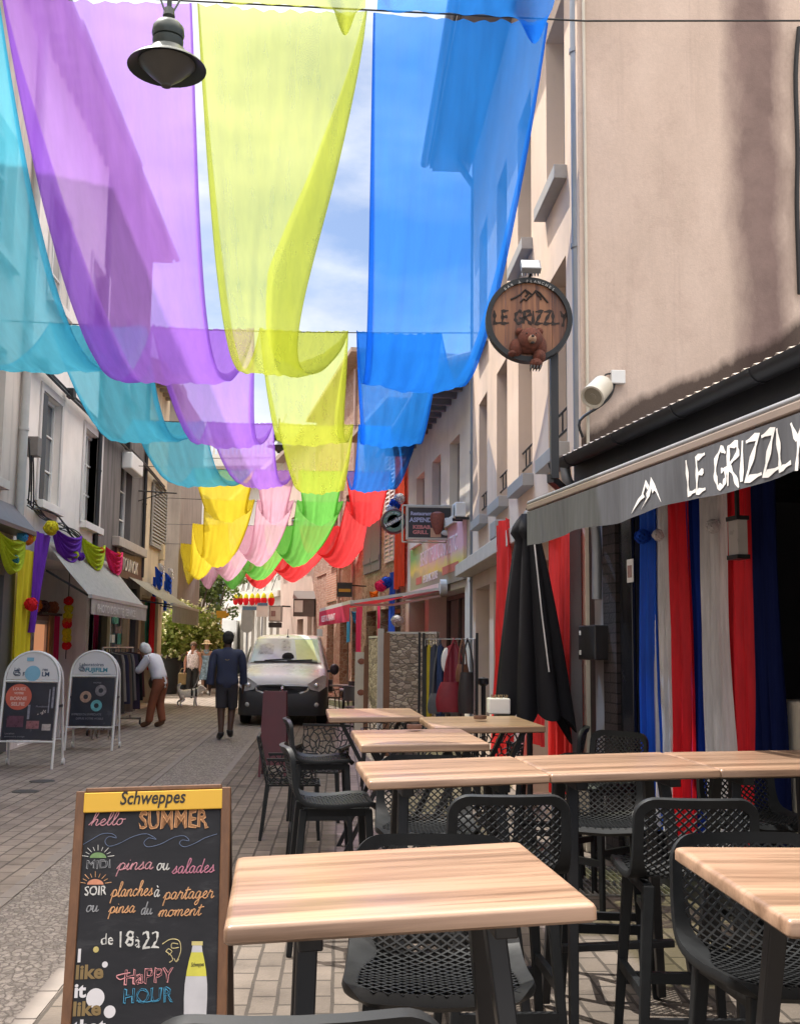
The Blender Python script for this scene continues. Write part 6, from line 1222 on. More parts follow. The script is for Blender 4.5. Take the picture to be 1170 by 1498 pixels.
for str_, px, py, hh, m_ in (('I', 114, 1407, 17, m_prw), ('like', 111, 1432, 18, m_prb), ('it', 109, 1459, 18, m_prw), ('like', 107, 1486, 18, m_prb), ('that', 105, 1513, 18, m_prw)): bt(str_, px, py, hh, m_, {'I': 4, 'like': 38, 'it': 16, 'that': 46}[str_], 0, .0022)
def bdisc(px, py, rpx, mat, d=.0018):
    mb = MB(); s_, t_ = cbp(px, py); r_ = rpx/225*bw_; mb.add([cb(s_+r_*math.cos(R(a)), t_+r_*math.sin(R(a)), d) for a in range(0, 360, 15)], [tuple(range(24))]); obj('bubble_print', mb, mat, th_cb)
bdisc(141, 1389, 4, chalk('ochre print', (.5,.42,.16))); bdisc(154, 1411, 4, m_prw); bdisc(140, 1460, 12.5, m_prw); bdisc(161, 1480, 8, m_prw)
bot = [(-6, 0), (6, 0)]; prof = [(7, 1377), (7, 1384), (8, 1392), (11, 1404), (14, 1420), (16.5, 1440), (17, 1460), (16, 1500)]
def bpoly(nme, ya, yb, mat, grow=0, d=.002):
    ys = [ya]+[y for _, y in prof if ya < y < yb]+[yb]
    def wd(y):
        for (w0, y0), (w1, y1) in zip(prof, prof[1:]):
            if y0 <= y <= y1: return w0+(w1-w0)*(y-y0)/(y1-y0)
        return 16
    pl = [(289-wd(y)-grow+(y-1377)*-.03, y) for y in ys]+[(289+wd(y)+grow+(y-1377)*-.03, y) for y in reversed(ys)]; mb = MB(); mb.add([cb(*cbp(*p), d) for p in pl], [tuple(range(len(pl)))]); obj(nme, mb, mat, th_cb)
bpoly('bottle_print', 1383, 1500, M('milky print', (.52,.52,.55), .5, .12, 9, 0)); bpoly('bottle_label', 1393, 1428, M('lemon label', (.58,.55,.07), .5, .2, 9, 0), 0, .0024); bpoly('bottle_cap', 1377, 1383, M('pale yellow cap', (.58,.50,.20), .5, .1, 9, 0), 1, .0024)
bt('Schweppes', 280, 1414, 5.5, M('black header ink', (0,0,0)), 18, .25, .0003, d=.003)
# ================================================================== tables
m_top = woodtop('laminate top', (.345,.22,.148), (.265,.164,.107), (.16,.096,.06), 0, .75)
m_top2 = woodtop('plank top', (.36,.235,.155), (.26,.16,.10), (.14,.082,.05), 0, .65)
def rrect(w, d, r, n=5):
    o = []
    for cx, cy, a0 in ((w/2-r, d/2-r, 0), (-w/2+r, d/2-r, 90), (-w/2+r, -d/2+r, 180), (w/2-r, -d/2+r, 270)):
        for k in range(n+1): a = R(a0+90*k/n); o.append((cx+r*math.cos(a), cy+r*math.sin(a)))
    return o
def slab(w, d, z1, t, r=.02, mat=None):
    mb = MB(); rings = [(r, z1-t, .006), (r, z1-t+.006, 0), (r, z1-.010, 0), (r, z1-.003, .004), (r, z1, .012)]; n = None
    for r_, z, ins in rings:
        p = rrect(w-2*ins, d-2*ins, r_); n = len(p); mb.v += [(x, y, z) for x, y in p]
    for j in range(len(rings)-1):
        for k in range(n): mb.f.append((j*n+k, j*n+(k+1) % n, (j+1)*n+(k+1) % n, (j+1)*n+k))
    mb.f += [tuple(range(n-1, -1, -1)), tuple(range((len(rings)-1)*n, len(rings)*n))]; return mb
def hightable(label, w=.74, d=.72, group='high tables of the bar terrace'):
    th = local('high_table', label, 'high table', group)
    obj('tabletop', slab(w, d, 1.08, .038, .010), m_top, th, smooth=True)
    for sx in (-1, 1):
        for sy in (-1, 1):
            s = MB(); s.bar((sx*.20, sy*.10, 1.03), (sx*.27, sy*.25, .0), .045, .045, .036, .036); obj('leg', s, m_blackmetal, th, bevel=.004)
        s = MB(); s.bar((sx*.20, -.26, 1.015), (sx*.20, .26, 1.015), .05, .035); obj('top_rail', s, m_blackmetal, th, bevel=.004)
    s = MB(); s.bar((-.25, 0, .30), (.25, 0, .30), .04, .03); obj('stretcher', s, m_blackmetal, th, bevel=.004); s = MB(); s.bar((-.19, 0, 1.01), (.19, 0, 1.01), .05, .03); obj('top_rail', s, m_blackmetal, th, bevel=.004)
    return th
def lowtable(label, w, d, group='plank tables of the terrace'):
    th = local('plank_table', label, 'high table', group); obj('tabletop', slab(w, d, TZ, .045, .01), m_top2, th, smooth=True)
    for sx in (-1, 1):
        for q in (-1, 1): s = MB(); s.bar((sx*(w*.36)*0-q*.26, sx*d*.30+q*.016, TZ-.05), (q*.26, sx*d*.30+q*.016, .0), .05, .03); obj('leg', s, m_blackmetal, th)
    s = MB(); s.bar((0, -d*.31, .53), (0, d*.31, .53), .03, .03); obj('stretcher', s, m_blackmetal, th); return th
def quadpose(pts, z):
    q = [hp(x, y, z) for x, y in pts]; c = sum(q, Vector())/4; d = q[1]-q[0]; return c, math.atan2(d.y, d.x), d.length, ((q[3]-q[0]).length+(q[2]-q[1]).length)/2
TZ = 1.08
def put(th, c, rz, ty=0):        # the terrace falls towards the gutter: tables stand a degree or two out of level
    m_ = Matrix.Rotation(rz, 3, 'Z') @ Matrix.Rotation(ty, 3, 'Y'); place(th, Vector((c.x, c.y, c.z))-m_ @ Vector((0, 0, TZ)), rz); th.rotation_euler.y = ty; return th
c, a, w, d = quadpose([(327, 1354), (873, 1319), (759, 1232), (347, 1253.5)], TZ); print('front table', c, a, w, d)
T1 = put(hightable('front high table with pale striped top, nearest the camera', .735, .70), Vector((.133, 2.561, TZ)), R(3.3), R(-2.5))
c, a, w, d = quadpose([(537, 1139.5), (805, 1130), (751, 1103.5), (519, 1113)], TZ); print('row', c, a, w, d); dm = .735; a = R(3.2); w = .742; c = Vector((.47, 4.834, TZ))
T2 = put(hightable('left table of the joined row of three high tables', w-.004, dm), c, a, R(-2))
ux = Vector((math.cos(a), math.sin(a), 0))
T3 = put(hightable('middle table of the joined row, holding the flat black menu holder', .716, dm), c+ux*(w/2+.36)+Vector((0,0,.022)), a-.008, R(-1.6))
T4 = put(hightable('right table of the joined row, cut by the picture edge', .73, dm), c+ux*(w/2+.36+.36+.367)+Vector((0,0,.036)), a-.016, R(-1))
pL, pN = hp(985, 1238, TZ), hp(1152, 1345, TZ); dv_ = (pL-pN); dep = .74; ang = math.atan2(dv_.y, dv_.x)-math.pi/2
cx_ = (pL+pN)/2+Vector((math.cos(ang), math.sin(ang), 0))*.37; print('right table', pL, pN, ang, dv_.length)
T5 = put(hightable('high table at the right picture edge, nearer than the joined row', .74, max(.7, dv_.length)), cx_, ang)
def pt3(pts): return sum((hp(x, y, TZ) for x, y in pts), Vector())/len(pts)
c = pt3([(528, 1087), (711, 1084), (682, 1064), (510, 1067)]); L1 = put(lowtable('plank table with a round ashtray, just behind the joined row', .70, 1.02), Vector((.448, 6.5, TZ)), R(2.4), R(-.9))
c = pt3([(479, 1050), (622, 1046), (598, 1035), (475, 1038)]); L2 = put(lowtable('farthest plank table, at the left before the stone-pattern screen', .71, 1.05), c, R(2), R(-.9))
c = pt3([(642, 1067), (794, 1060), (742, 1046), (615, 1049)]); L3 = put(lowtable('plank table in front of the hanging bags, with a white box', .74, 1.05), c, R(2), R(-.9)); cL3 = c
def ashtray(px, py, label):
    p = hp(px, py, TZ+.014); mb = MB(); mb.lathe([(0, .0), (.042, .0), (.046, .006), (.047, .026), (.041, .026), (.038, .010), (0, .008)], 24, p); tag(obj('ashtray', mb, M('brown ashtray', (.17,.095,.07), .5, .2, 8, .05), smooth=True), label, 'ashtray', 'ashtrays on the plank tables')
ashtray(606, 1066, 'round brown ashtray on the plank table behind the joined row'); ashtray(702, 1052, 'round brown ashtray on the plank table near the white box')
p = hp(990, 1112, TZ); s = MB(); s.box(p+Vector((0, 0, .012)), (.13, .045, .02))
for i in range(7): s.box(p+Vector((-.05+i*.0167, 0, .0235)), (.008, .032, .003))
tag(obj('menu_holder', s, m_blackmetal), 'flat black slotted menu holder on the middle joined table', 'menu holder')
p = hp(672, 1253, TZ); s = MB(); s.lathe([(.0, .003), (.003, .002), (.004, 0)], 8, p); tag(obj('crumb', s, m_dark), 'tiny dark crumb near the far edge of the front table', 'crumb')
p = hp(729, 1044, TZ+.01); s = MB(); s.box(p+Vector((0, .0, .06)), (.165, .15, .12)); th = thing('white_box', 'white planter box standing on the plank table by the knotted red drape', 'box', p); obj('box', s, m_white, th, bevel=.01)
s = MB(); rr = random.Random(8)
for i in range(14): a = p+Vector((rr.uniform(-.06, .06), rr.uniform(-.05, .05), .115)); s.tube([a, a+Vector((rr.uniform(-.02, .02), 0, .03))], .004, 5)
obj('stubs', s, M('dry twig', (.25,.17,.10), .8, .2, 9, .1), th)
# ================================================================== net-backed bar stools
def netsheet(w, L, cell, wire, th_, clip):
    bm = bmesh.new(); nx, ny = int(w/cell)+3, int(L/cell)+3; V = {}
    def vv(i, j):
        if (i, j) not in V: V[(i, j)] = bm.verts.new((i*cell/2, j*cell/2*.95, 0))
        return V[(i, j)]
    for i in range(-nx, nx+1):
        for j in range(0, 2*ny+2):
            if (i+j) % 2: continue
            x, t = i*cell/2, j*cell/2*.95
            if clip(x, t): bm.faces.new([vv(i-1, j), vv(i, j-1), vv(i+1, j), vv(i, j+1)])
    bm.normal_update(); bmesh.ops.inset_individual(bm, faces=bm.faces[:], thickness=wire/2)
    vo = set(V.values()); inner = [f for f in bm.faces if not any(v in vo for v in f.verts)]
    bmesh.ops.delete(bm, geom=inner, context='FACES')
    bmesh.ops.solidify(bm, geom=bm.faces[:], thickness=th_)
    return bm
def shellfn(prof):
    P = smoothpts(prof, 8); ln = [0]
    for a, b in zip(P, P[1:]): ln.append(ln[-1]+math.hypot(b[0]-a[0], b[1]-a[1]))
    def at_(t):
        t = max(0, min(ln[-1], t))
        for i in range(len(P)-1):
            if ln[i+1] >= t:
                k = (t-ln[i])/max(1e-9, ln[i+1]-ln[i]); y = P[i][0]+(P[i+1][0]-P[i][0])*k; z = P[i][1]+(P[i+1][1]-P[i][1])*k
                dy, dz = P[i+1][0]-P[i][0], P[i+1][1]-P[i][1]; l = math.hypot(dy, dz); return y, z, dy/l, dz/l
        return *P[-1], 0, -1
    return at_, ln[-1]
def shellmap(at_, Lt, W):
    def S(x, t, h=0):
        y, z, dy, dz = at_(t); ny, nz_ = -dz, dy            # normal toward the sitter
        back = max(0, 1-t/(Lt*.5)); q = (x/(W/2))**2
        return Vector((x*(1+.05*(1-back)), y+ny*h+.045*q*back, z+nz_*h+.018*q*(1-back)))
    return S
SH, BHT = .75, 1.06
prof_air = [(-.285, BHT), (-.262, .95), (-.235, .84), (-.195, .775), (-.12, .745), (0, .738), (.12, .748), (.20, .748), (.222, .728)]
def stool(label, hs=0):
    th = local('bar_stool', label, 'bar stool', 'black net-backed bar stools'); W = .45
    prof = [(y, z-hs) for y, z in prof_air]; at_, Lt = shellfn(prof); Sm = shellmap(at_, Lt, W)
    b0 = .034
    def inset(t): return b0+.040*math.exp(-((t-.36)/.085)**2)
    clip = lambda x, t: abs(x) < W/2-inset(t)+.004 and b0-.002 < t < Lt-b0+.004
    bm = netsheet(W, Lt, .034, .0085, .008, clip)
    for v in bm.verts: v.co = Sm(v.co.x, v.co.y, -v.co.z)
    me = bpy.data.meshes.new('net'); bmesh.ops.recalc_face_normals(bm, faces=bm.faces); bm.to_mesh(me); bm.free(); me.materials.append(m_black); link('net', me, th)
    # rim: closed band round the net
    r = .075; out = []
    def arc(cx, ct, a0, a1, n=7): return [(cx+r*math.cos(R(a0+(a1-a0)*k/n)), ct+r*math.sin(R(a0+(a1-a0)*k/n))) for k in range(n+1)]
    loop = arc(-W/2+r, r, 180, 270)+[(-W/4+.04, 0), (0, 0), (W/4-.04, 0)]+arc(W/2-r, r, 270, 360)+[(W/2, r+(Lt-2*r)*k/18) for k in range(1, 18)]+arc(W/2-r, Lt-r, 0, 90)+[(0, Lt)]+arc(-W/2+r, Lt-r, 90, 180)+[(-W/2, Lt-r-(Lt-2*r)*k/18) for k in range(1, 18)]
    s = MB(); n = len(loop)
    for x, t in loop:
        ins = inset(t); sx_ = max(.0, 1-ins/(W/2)); xi = x*(1-2*ins/W); ti = t+(ins if t < r*.999 else -ins if t > Lt-r*.999 else 0)*(0 if r <= t <= Lt-r else 1)
        if t < r: ti = r-(r-t)*(1-b0/r)
        elif t > Lt-r: ti = Lt-r+(t-Lt+r)*(1-b0/r)
        s.v += [tuple(Sm(x, t, .013)), tuple(Sm(xi, ti, .007)), tuple(Sm(xi, ti, -.007)), tuple(Sm(x*1.0, t, -.013)), tuple(Sm(x*1.02, t, 0))]
    for k in range(n):
        for j in range(5): s.f.append((k*5+j, k*5+(j+1) % 5, ((k+1) % n)*5+(j+1) % 5, ((k+1) % n)*5+j))
    obj('shell_rim', s, m_black, th, smooth=True)
    for sx in (-1, 1):
        for y0, y1 in ((-.17, -.235), (.175, .22)):
            s = MB(); s.bar((sx*.165, y0, SH-hs-.015), (sx*.215, y1, 0), .044, .040, .030, .030, ref=(0, 1, 0)); obj('leg', s, m_black, th, bevel=.006)
        s = MB(); s.bar((sx*.194, -.205, .36), (sx*.194, .20, .36), .026, .038); obj('stretcher', s, m_black, th)
        s = MB(); s.bar((sx*.168, -.17, SH-hs-.03), (sx*.168, .18, SH-hs-.03), .03, .04); obj('seat_rail', s, m_black, th)
    s = MB(); s.bar((-.20, .205, .30), (.20, .205, .30), .028, .042); obj('footrest', s, m_black, th)
    s = MB(); s.bar((-.196, -.215, .26), (.196, -.215, .26), .026, .038); obj('stretcher', s, m_black, th); return th
proto = stool('x')
used = [False]
def st(px, Y, rz, label):     # seat centre under the pixel column px at depth Y; rz 0 looks up the street, 180 faces the camera
    p = at(px, 1150, Y); loc = (p.x, Y, 0)
    if not used[0]: used[0] = True; proto['label'] = label; return place(proto, loc, R(rz))
    return dup(proto, loc, R(rz), label)
st(640, 2.98, 180-3, 'bar stool pushed under the front table, its net seat facing the camera')
st(435, 1.955, 4, 'nearest bar stool, only its smooth top rail showing at the bottom edge')
st(728, 4.36, 2, 'bar stool with its back to the camera, between the front table and the joined row')
st(993, 4.28, -3, 'bar stool with its net back to the camera, showing tricolour drapes through it')
st(1140, 3.02, 184, 'bar stool under the table at the right picture edge, facing the camera')
st(623, 5.30, 178, 'bar stool facing the camera on the far side of the left joined table')
st(880, 5.45, 172, 'bar stool facing the camera on the far side of the middle joined table')
st(1115, 5.55, 195, 'bar stool facing the camera on the far side of the right joined table')
st(487, 6.15, -84, 'bar stool seen from the side, nearest left of the plank tables')
st(470, 8.35, -86, 'bar stool seen from the side, behind the other sideways one')
st(872, 7.05, 128, 'bar stool by the grey pilaster, its tilted net back standing over the joined row')
p_ = dup(proto, (at(800, 1100, 7.7).x, 7.7, 0), R(75), 'bar stool half hidden behind the joined row under the red drape end')
# ================================================================== low chairs with branching holes
def gchair(label):
    th = local('patio_chair', label, 'chair', 'black cut-out patio chairs'); q = random.Random(4)
    def panel(w, h, cell, fn):
        bm = bmesh.new(); rows = []; s_ = cell
        nx, ny = int(w/s_)+1, max(2, int(h/(s_*.87)))
        vs = {}
        def hexv(x, y):
            k = (round(x*2000), round(y*2000))
            if k not in vs:
                jx = jy = 0
                if 0.01 < x < w-.01 and .01 < y < h-.01: jx, jy = q.uniform(-.3, .3)*s_, q.uniform(-.3, .3)*s_
                vs[k] = bm.verts.new((min(w, max(0, x+jx)), min(h, max(0, y+jy)), 0))
            return vs[k]
        R_ = s_/math.sqrt(3); dy = 1.5*R_; j = 0; y = 0
        while y < h+R_:
            for i in range(-1, nx+1):
                cx = i*s_+(s_/2 if j % 2 else 0); pts = []
                for k in range(6):
                    a = R(30+60*k); pts.append((min(w, max(0, cx+R_*math.cos(a))), min(h, max(0, y+R_*math.sin(a)))))
                v = []
                for p in pts:
                    e = hexv(*p)
                    if e not in v: v.append(e)
                if len(v) >= 3:
                    try: bm.faces.new(v)
                    except ValueError: pass
            y += dy; j += 1
        bmesh.ops.dissolve_degenerate(bm, dist=1e-4, edges=bm.edges[:])
        bm.normal_update(); bmesh.ops.inset_individual(bm, faces=[f for f in bm.faces if f.calc_area() > 1e-5], thickness=.0065)
        vo = set(vs.values()); inner = [f for f in bm.faces if not any(v in vo for v in f.verts)]
        bmesh.ops.delete(bm, geom=inner, context='FACES'); bmesh.ops.solidify(bm, geom=bm.faces[:], thickness=.014)
        for v in bm.verts: v.co = fn(v.co.x, v.co.y, v.co.z)
        return bm
    def put_(name, bm): bmesh.ops.recalc_face_normals(bm, faces=bm.faces); me = bpy.data.meshes.new(name); bm.to_mesh(me); bm.free(); me.materials.append(m_black); return link(name, me, th)
    put_('backrest', panel(.46, .38, .062, lambda x, y, h: Vector((x-.23, -.20-.22*y+h, .45+y))))
    put_('seat', panel(.46, .44, .062, lambda x, y, h: Vector((x-.23, y-.20, .45+h))))
    for sx in (-1, 1): put_('armrest_side', panel(.40, .19, .062, lambda x, y, h: Vector((sx*(.235+h), x-.20, .46+y))))
    for sx in (-1, 1):
        s = MB(); s.bar((sx*.235, -.21, .655), (sx*.235, .22, .655), .03, .02); obj('armrest', s, m_black, th)
        for a, b in ((-.20, -.25), (.21, .23)): s = MB(); s.bar((sx*.21, a, .455), (sx*.235, b, 0), .038, .034, .026, .026, ref=(0, 1, 0)); obj('leg', s, m_black, th)
    s = MB(); s.bar((-.235, -.285, .835), (.235, -.285, .835), .022, .02); obj('top_rail', s, m_black, th); return th
G0 = gchair('black cut-out patio chair showing its holed back, by the plank table'); 
def gput(o, px, Y, rz, lab=None):
    p = at(px, 1100, Y); return place(o, (p.x, Y, 0), R(rz)) if lab is None else dup(o, (p.x, Y, 0), R(rz), lab)
gput(G0, 468, 10.5, 168)
gput(G0, 428, 9.55, -88, 'black cut-out patio chair seen from the side beside the dark red board')
gput(G0, 622, 10.75, 180, 'black cut-out patio chair beyond the plank table behind the joined row')
gput(G0, 720, 10.9, 12, 'black cut-out patio chair with its back to the camera under the box table')
gput(G0, 560, 12.6, 0, 'black cut-out patio chair beside the farthest plank table')
# metal bistro set beyond the van's right side
def bistro(label):
    th = local('bistro_chair', label, 'chair', 'steel bistro chairs by the screen'); m_b = M('dull steel', (.13,.12,.115), .4, .15, 6, .05, metal=.5)
    s = MB(); s.lathe([(0, .45), (.2, .45), (.21, .46), (.2, .475), (0, .475)], 20); obj('seat', s, m_b, th)
    s = MB(); s.grid(lambda u, v: Vector((.23*math.sin((u-.5)*2.6), -.23*math.cos((u-.5)*2.6), .60+.24*v)), 14, 4); s.tube([(.23*math.sin(a*.13), -.23*math.cos(a*.13), .85) for a in range(-10, 11)], .013, 6); obj('backrest', s, m_b, th)
    for a in (45, 135, 225, 315): s = MB(); x, y = math.cos(R(a)), math.sin(R(a)); s.tube([(x*.17, y*.17, .46), (x*.23, y*.23, 0)], .012, 6); obj('leg', s, m_b, th)
    for sx in (-1, 1): s = MB(); s.tube([(sx*.21, -.1, .62), (sx*.235, .12, .66), (sx*.2, .17, .46)], .012, 6); obj('armrest', s, m_b, th)
    return th
b0_ = bistro('steel bistro chair with a curved back nearest the screen post'); gput(b0_, 519, 20.8, -20)
gput(b0_, 512, 23.5, 60, 'second steel bistro chair behind the one by the screen post'); gput(b0_, 484, 24.5, -70, 'steel bistro chair beside the van, left of the small tables'); gput(b0_, 530, 25, 160, 'steel bistro chair behind the two small tables')
for px, Y, lab in ((503, 24.3, 'small square bistro table by the van'), (520, 22.0, 'small square bistro table nearer the screen post')):
    p = at(px, 1000, Y); th = thing('bistro_table', lab, 'table', (p.x, Y, 0), 0, 'small bistro tables'); s = MB(); s.box((p.x, Y, .735), (.62, .62, .03)); obj('tabletop', s, M('grey laminate', (.30,.28,.27), .4, .1, 5, .03), th)
    s = MB(); s.tube([(p.x, Y, .03), (p.x, Y, .72)], .03, 8); obj('column', s, m_blackmetal, th); s = MB(); s.bar((p.x-.26, Y, .02), (p.x+.26, Y, .02), .05, .03); s.bar((p.x, Y-.26, .02), (p.x, Y+.26, .02), .05, .034); obj('foot', s, m_blackmetal, th)
# dark red board seen from the side
p = gp(398, 1137); th = thing('menu_board', 'tall dark red board standing on the pavers before the van', 'board', (p.x, p.y, 0)); m_mar = M('dark red board paint', (.085,.018,.026), .55, .2, 4, .05)
s = MB(); Y = p.y; H = 1.03
for sx in (-1, 1): s.bar((p.x+sx*.155, Y, 0), (p.x+sx*.125, Y+.16, H), .03, .035)
obj('front_frame', s, m_mar, th)
s = MB(); s.prism([(-.155, .14), (.155, .14), (.125, H), (-.125, H)], lambda x, z, d: Vector((p.x+x, Y+.16*z/H+d, z)), -.012, .012); obj('front_panel', s, m_mar, th)
s = MB(); s.prism([(-.155, .14), (.155, .14), (.125, H), (-.125, H)], lambda x, z, d: Vector((p.x+x+.015, Y+.36-.16*z/H+d, z)), -.012, .012)
for sx in (-1, 1): s.bar((p.x+sx*.155+.015, Y+.36, 0), (p.x+sx*.125+.015, Y+.2, H), .03, .035)
obj('rear_panel', s, m_mar, th)
# ================================================================== stone-pattern screens, bag rail
m_stp = stonemat('printed stone screen', [(.27,.20,.15), (.55,.45,.35), (.42,.33,.26), (.20,.15,.115)], (.15,.12,.095), 11, (1, 1, 1.9), .6, .08)
Ysn = 16.2
def screen(px0, px1, Y0, Y1, zt_, label):
    a, b = at(px0, 1000, Y0), at(px1, 1000, Y1); th = thing('privacy_screen', label, 'screen', (a.x, a.y, 0), 0, 'stone-pattern terrace screens'); a.z = b.z = 0
    s = MB(); s.bar(a+Vector((0,0,zt_/2+.06)), b+Vector((0,0,zt_/2+.06)), .05, zt_-.12); obj('panel', s, m_stp, th)
    s = MB(); s.bar(a+Vector((0,0,zt_)), b+Vector((0,0,zt_)), .06, .03); obj('top_rail', s, M('pale rail', (.50,.47,.43), .5, .1, 5, .05), th)
    return th
screen(541, 556, 17.6, 16.6, 1.74, 'narrow stone-pattern screen panel left of the white post'); screen(566, 613, 16.4, 16.2, 1.80, 'wide stone-pattern screen panel right of the brown post'); screen(614, 640, 16.2, 15.9, 1.80, 'stone-pattern screen panel right of the thin black pole')
for px, w_, Y, m_, h_, lab in ((556, .09, 16.5, MC['pale rail'], 1.86, 'pale painted post between the screens'), (565, .09, 16.4, M('brown post', (.20,.09,.045), .6, .2, 5, .1), 1.80, 'brown wooden post between the screens'), (537, .11, 17.7, MC['brown post'], 1.6, 'brown wooden post at the left end of the screens'), (613, .035, 15.6, m_blackmetal, 1.8, 'thin black pole in front of the screens')):
    p = at(px, 1000, Y); s = MB(); s.box((p.x, Y, h_/2), (w_, w_, h_)); tag(obj('screen_post', s, m_), lab, 'post')
p = at(528, 1000, 18.0); s = MB(); s.box((p.x, 18.0, .85), (.2, .04, 1.3)); s.box((p.x, 18.0, .1), (.04, .3, .2)); th = thing('menu_sign', 'narrow cream menu sign with brown dish pictures beside the screen', 'menu sign', (p.x, 18, 0)); obj('board', s, m_cream, th)
s = MB()
for z in (1.35, .85): s.ball((p.x, 17.975, z), (.06, .008, .05), 10)
obj('dish_picture', s, M('dish brown', (.25,.09,.05), .6, .3, 30, 0), th)
Yr = 14.6; ra, rb = at(622, 935, Yr), at(694, 935, Yr-.6); th = thing('bag_rail', 'thin metal rail on legs carrying bags and scarves', 'rail', (ra.x, ra.y, 0))
s = MB(); s.tube([(ra.x, ra.y, 0), ra, rb, (rb.x, rb.y, 0)], .015, 8); obj('rail', s, MC['chrome tube'], th); s = MB(); s.tube([(ra.x-.02, ra.y, .0), (ra.x-.02, ra.y, 1.78)], .018, 8); s.tube([(rb.x+.03, rb.y, .0), (rb.x+.03, rb.y, 1.78)], .018, 8); obj('upright', s, m_blackmetal, th)
def rp_(t): return ra.lerp(rb, t)
for t, w_, h_, col, lab in ((.08, .07, .95, (.42,.33,.03), 'mustard yellow scarf hanging on the bag rail'), (.02, .06, 1.0, (.03,.03,.03), 'black scarf at the left end of the bag rail'), (.2, .12, .72, (.05,.055,.075), 'dark slate cloth on the bag rail'), (.32, .10, .95, (.03,.05,.12), 'navy blue scarf on the bag rail')): garment(rp_(t)-Vector((0,0,.06)), w_, h_, fabric(lab.split()[0]+' rail cloth', col, .8, .1), lab, int(t*100), (1,0,0), 'scarves on the bag rail', 'scarf')
def bag(t, z, w_, h_, col, label, straps=True):
    p = rp_(t); m_ = M(label.split()[0]+' '+label.split()[1]+' leather', col, .38, .2, 8, .15); th = thing('handbag', label, 'bag', (p.x, p.y, p.z-z-h_), 0, 'bags on the bag rail'); q = random.Random(int(t*50))
    def fn(u, v): a = u*6.283; k = .75+.25*math.sin(v*2.2)+.05*math.sin(a*2+v*3); return Vector((p.x+w_/2*k*math.cos(a), p.y-.02+.07*k*math.sin(a), p.z-z-h_*v))
    s = MB(); s.grid(fn, 24, 10); s.add([fn(i/24, 1) for i in range(24)], [tuple(range(24))]); obj('body', s, m_, th, smooth=True)
    for sx in (-1, 1): s = MB(); s.tube(smoothpts([tuple(p+Vector((sx*w_*.3, -.04, -z-.02))), tuple(p+Vector((sx*w_*.22, -.03, -z*.5))), tuple(p+Vector((0, 0, .012))), ]), .011, 6); obj('strap', s, m_, th)
bag(.60, .55, .46, .38, (.20,.012,.022), 'large dark red handbag with a long tail, lowest on the rail'); bag(.86, .42, .24, .52, (.028,.022,.022), 'slim black brown handbag at the right end of the rail'); bag(.76, .32, .17, .22, (.18,.075,.04), 'small tan brown handbag behind the dark red one'); bag(.30, .70, .30, .26, (.075,.08,.09), 'grey slate tote hanging low left of the dark red bag')
garment(rp_(.58)-Vector((0,-.03,.05)), .2, .62, M('dark red drape cloth', (.20,.015,.03), .5, .2, 6, .1), 'dark red stole above the dark red handbag', 5, (1,0,0), None, 'stole')
s = MB(); p = rp_(.44); s.ball(p+Vector((0, -.06, -.28)), (.075, .02, .17), 16); tag(obj('white_purse', s, m_white, smooth=True), 'white oval pouch on the bag rail', 'pouch')
s = MB(); p = at(690, 985, 14.2); s.lathe([(.0, 0), (.10, .0), (.10, .1), (.03, .13), (.03, 1.1), (.07, 1.13), (.07, 1.2), (0, 1.22)], 14, (p.x+.15, 14.2, 0)); tag(obj('bollard', s, m_blackmetal, smooth=True), 'dark bollard with a pale cap right of the bag rail', 'bollard')
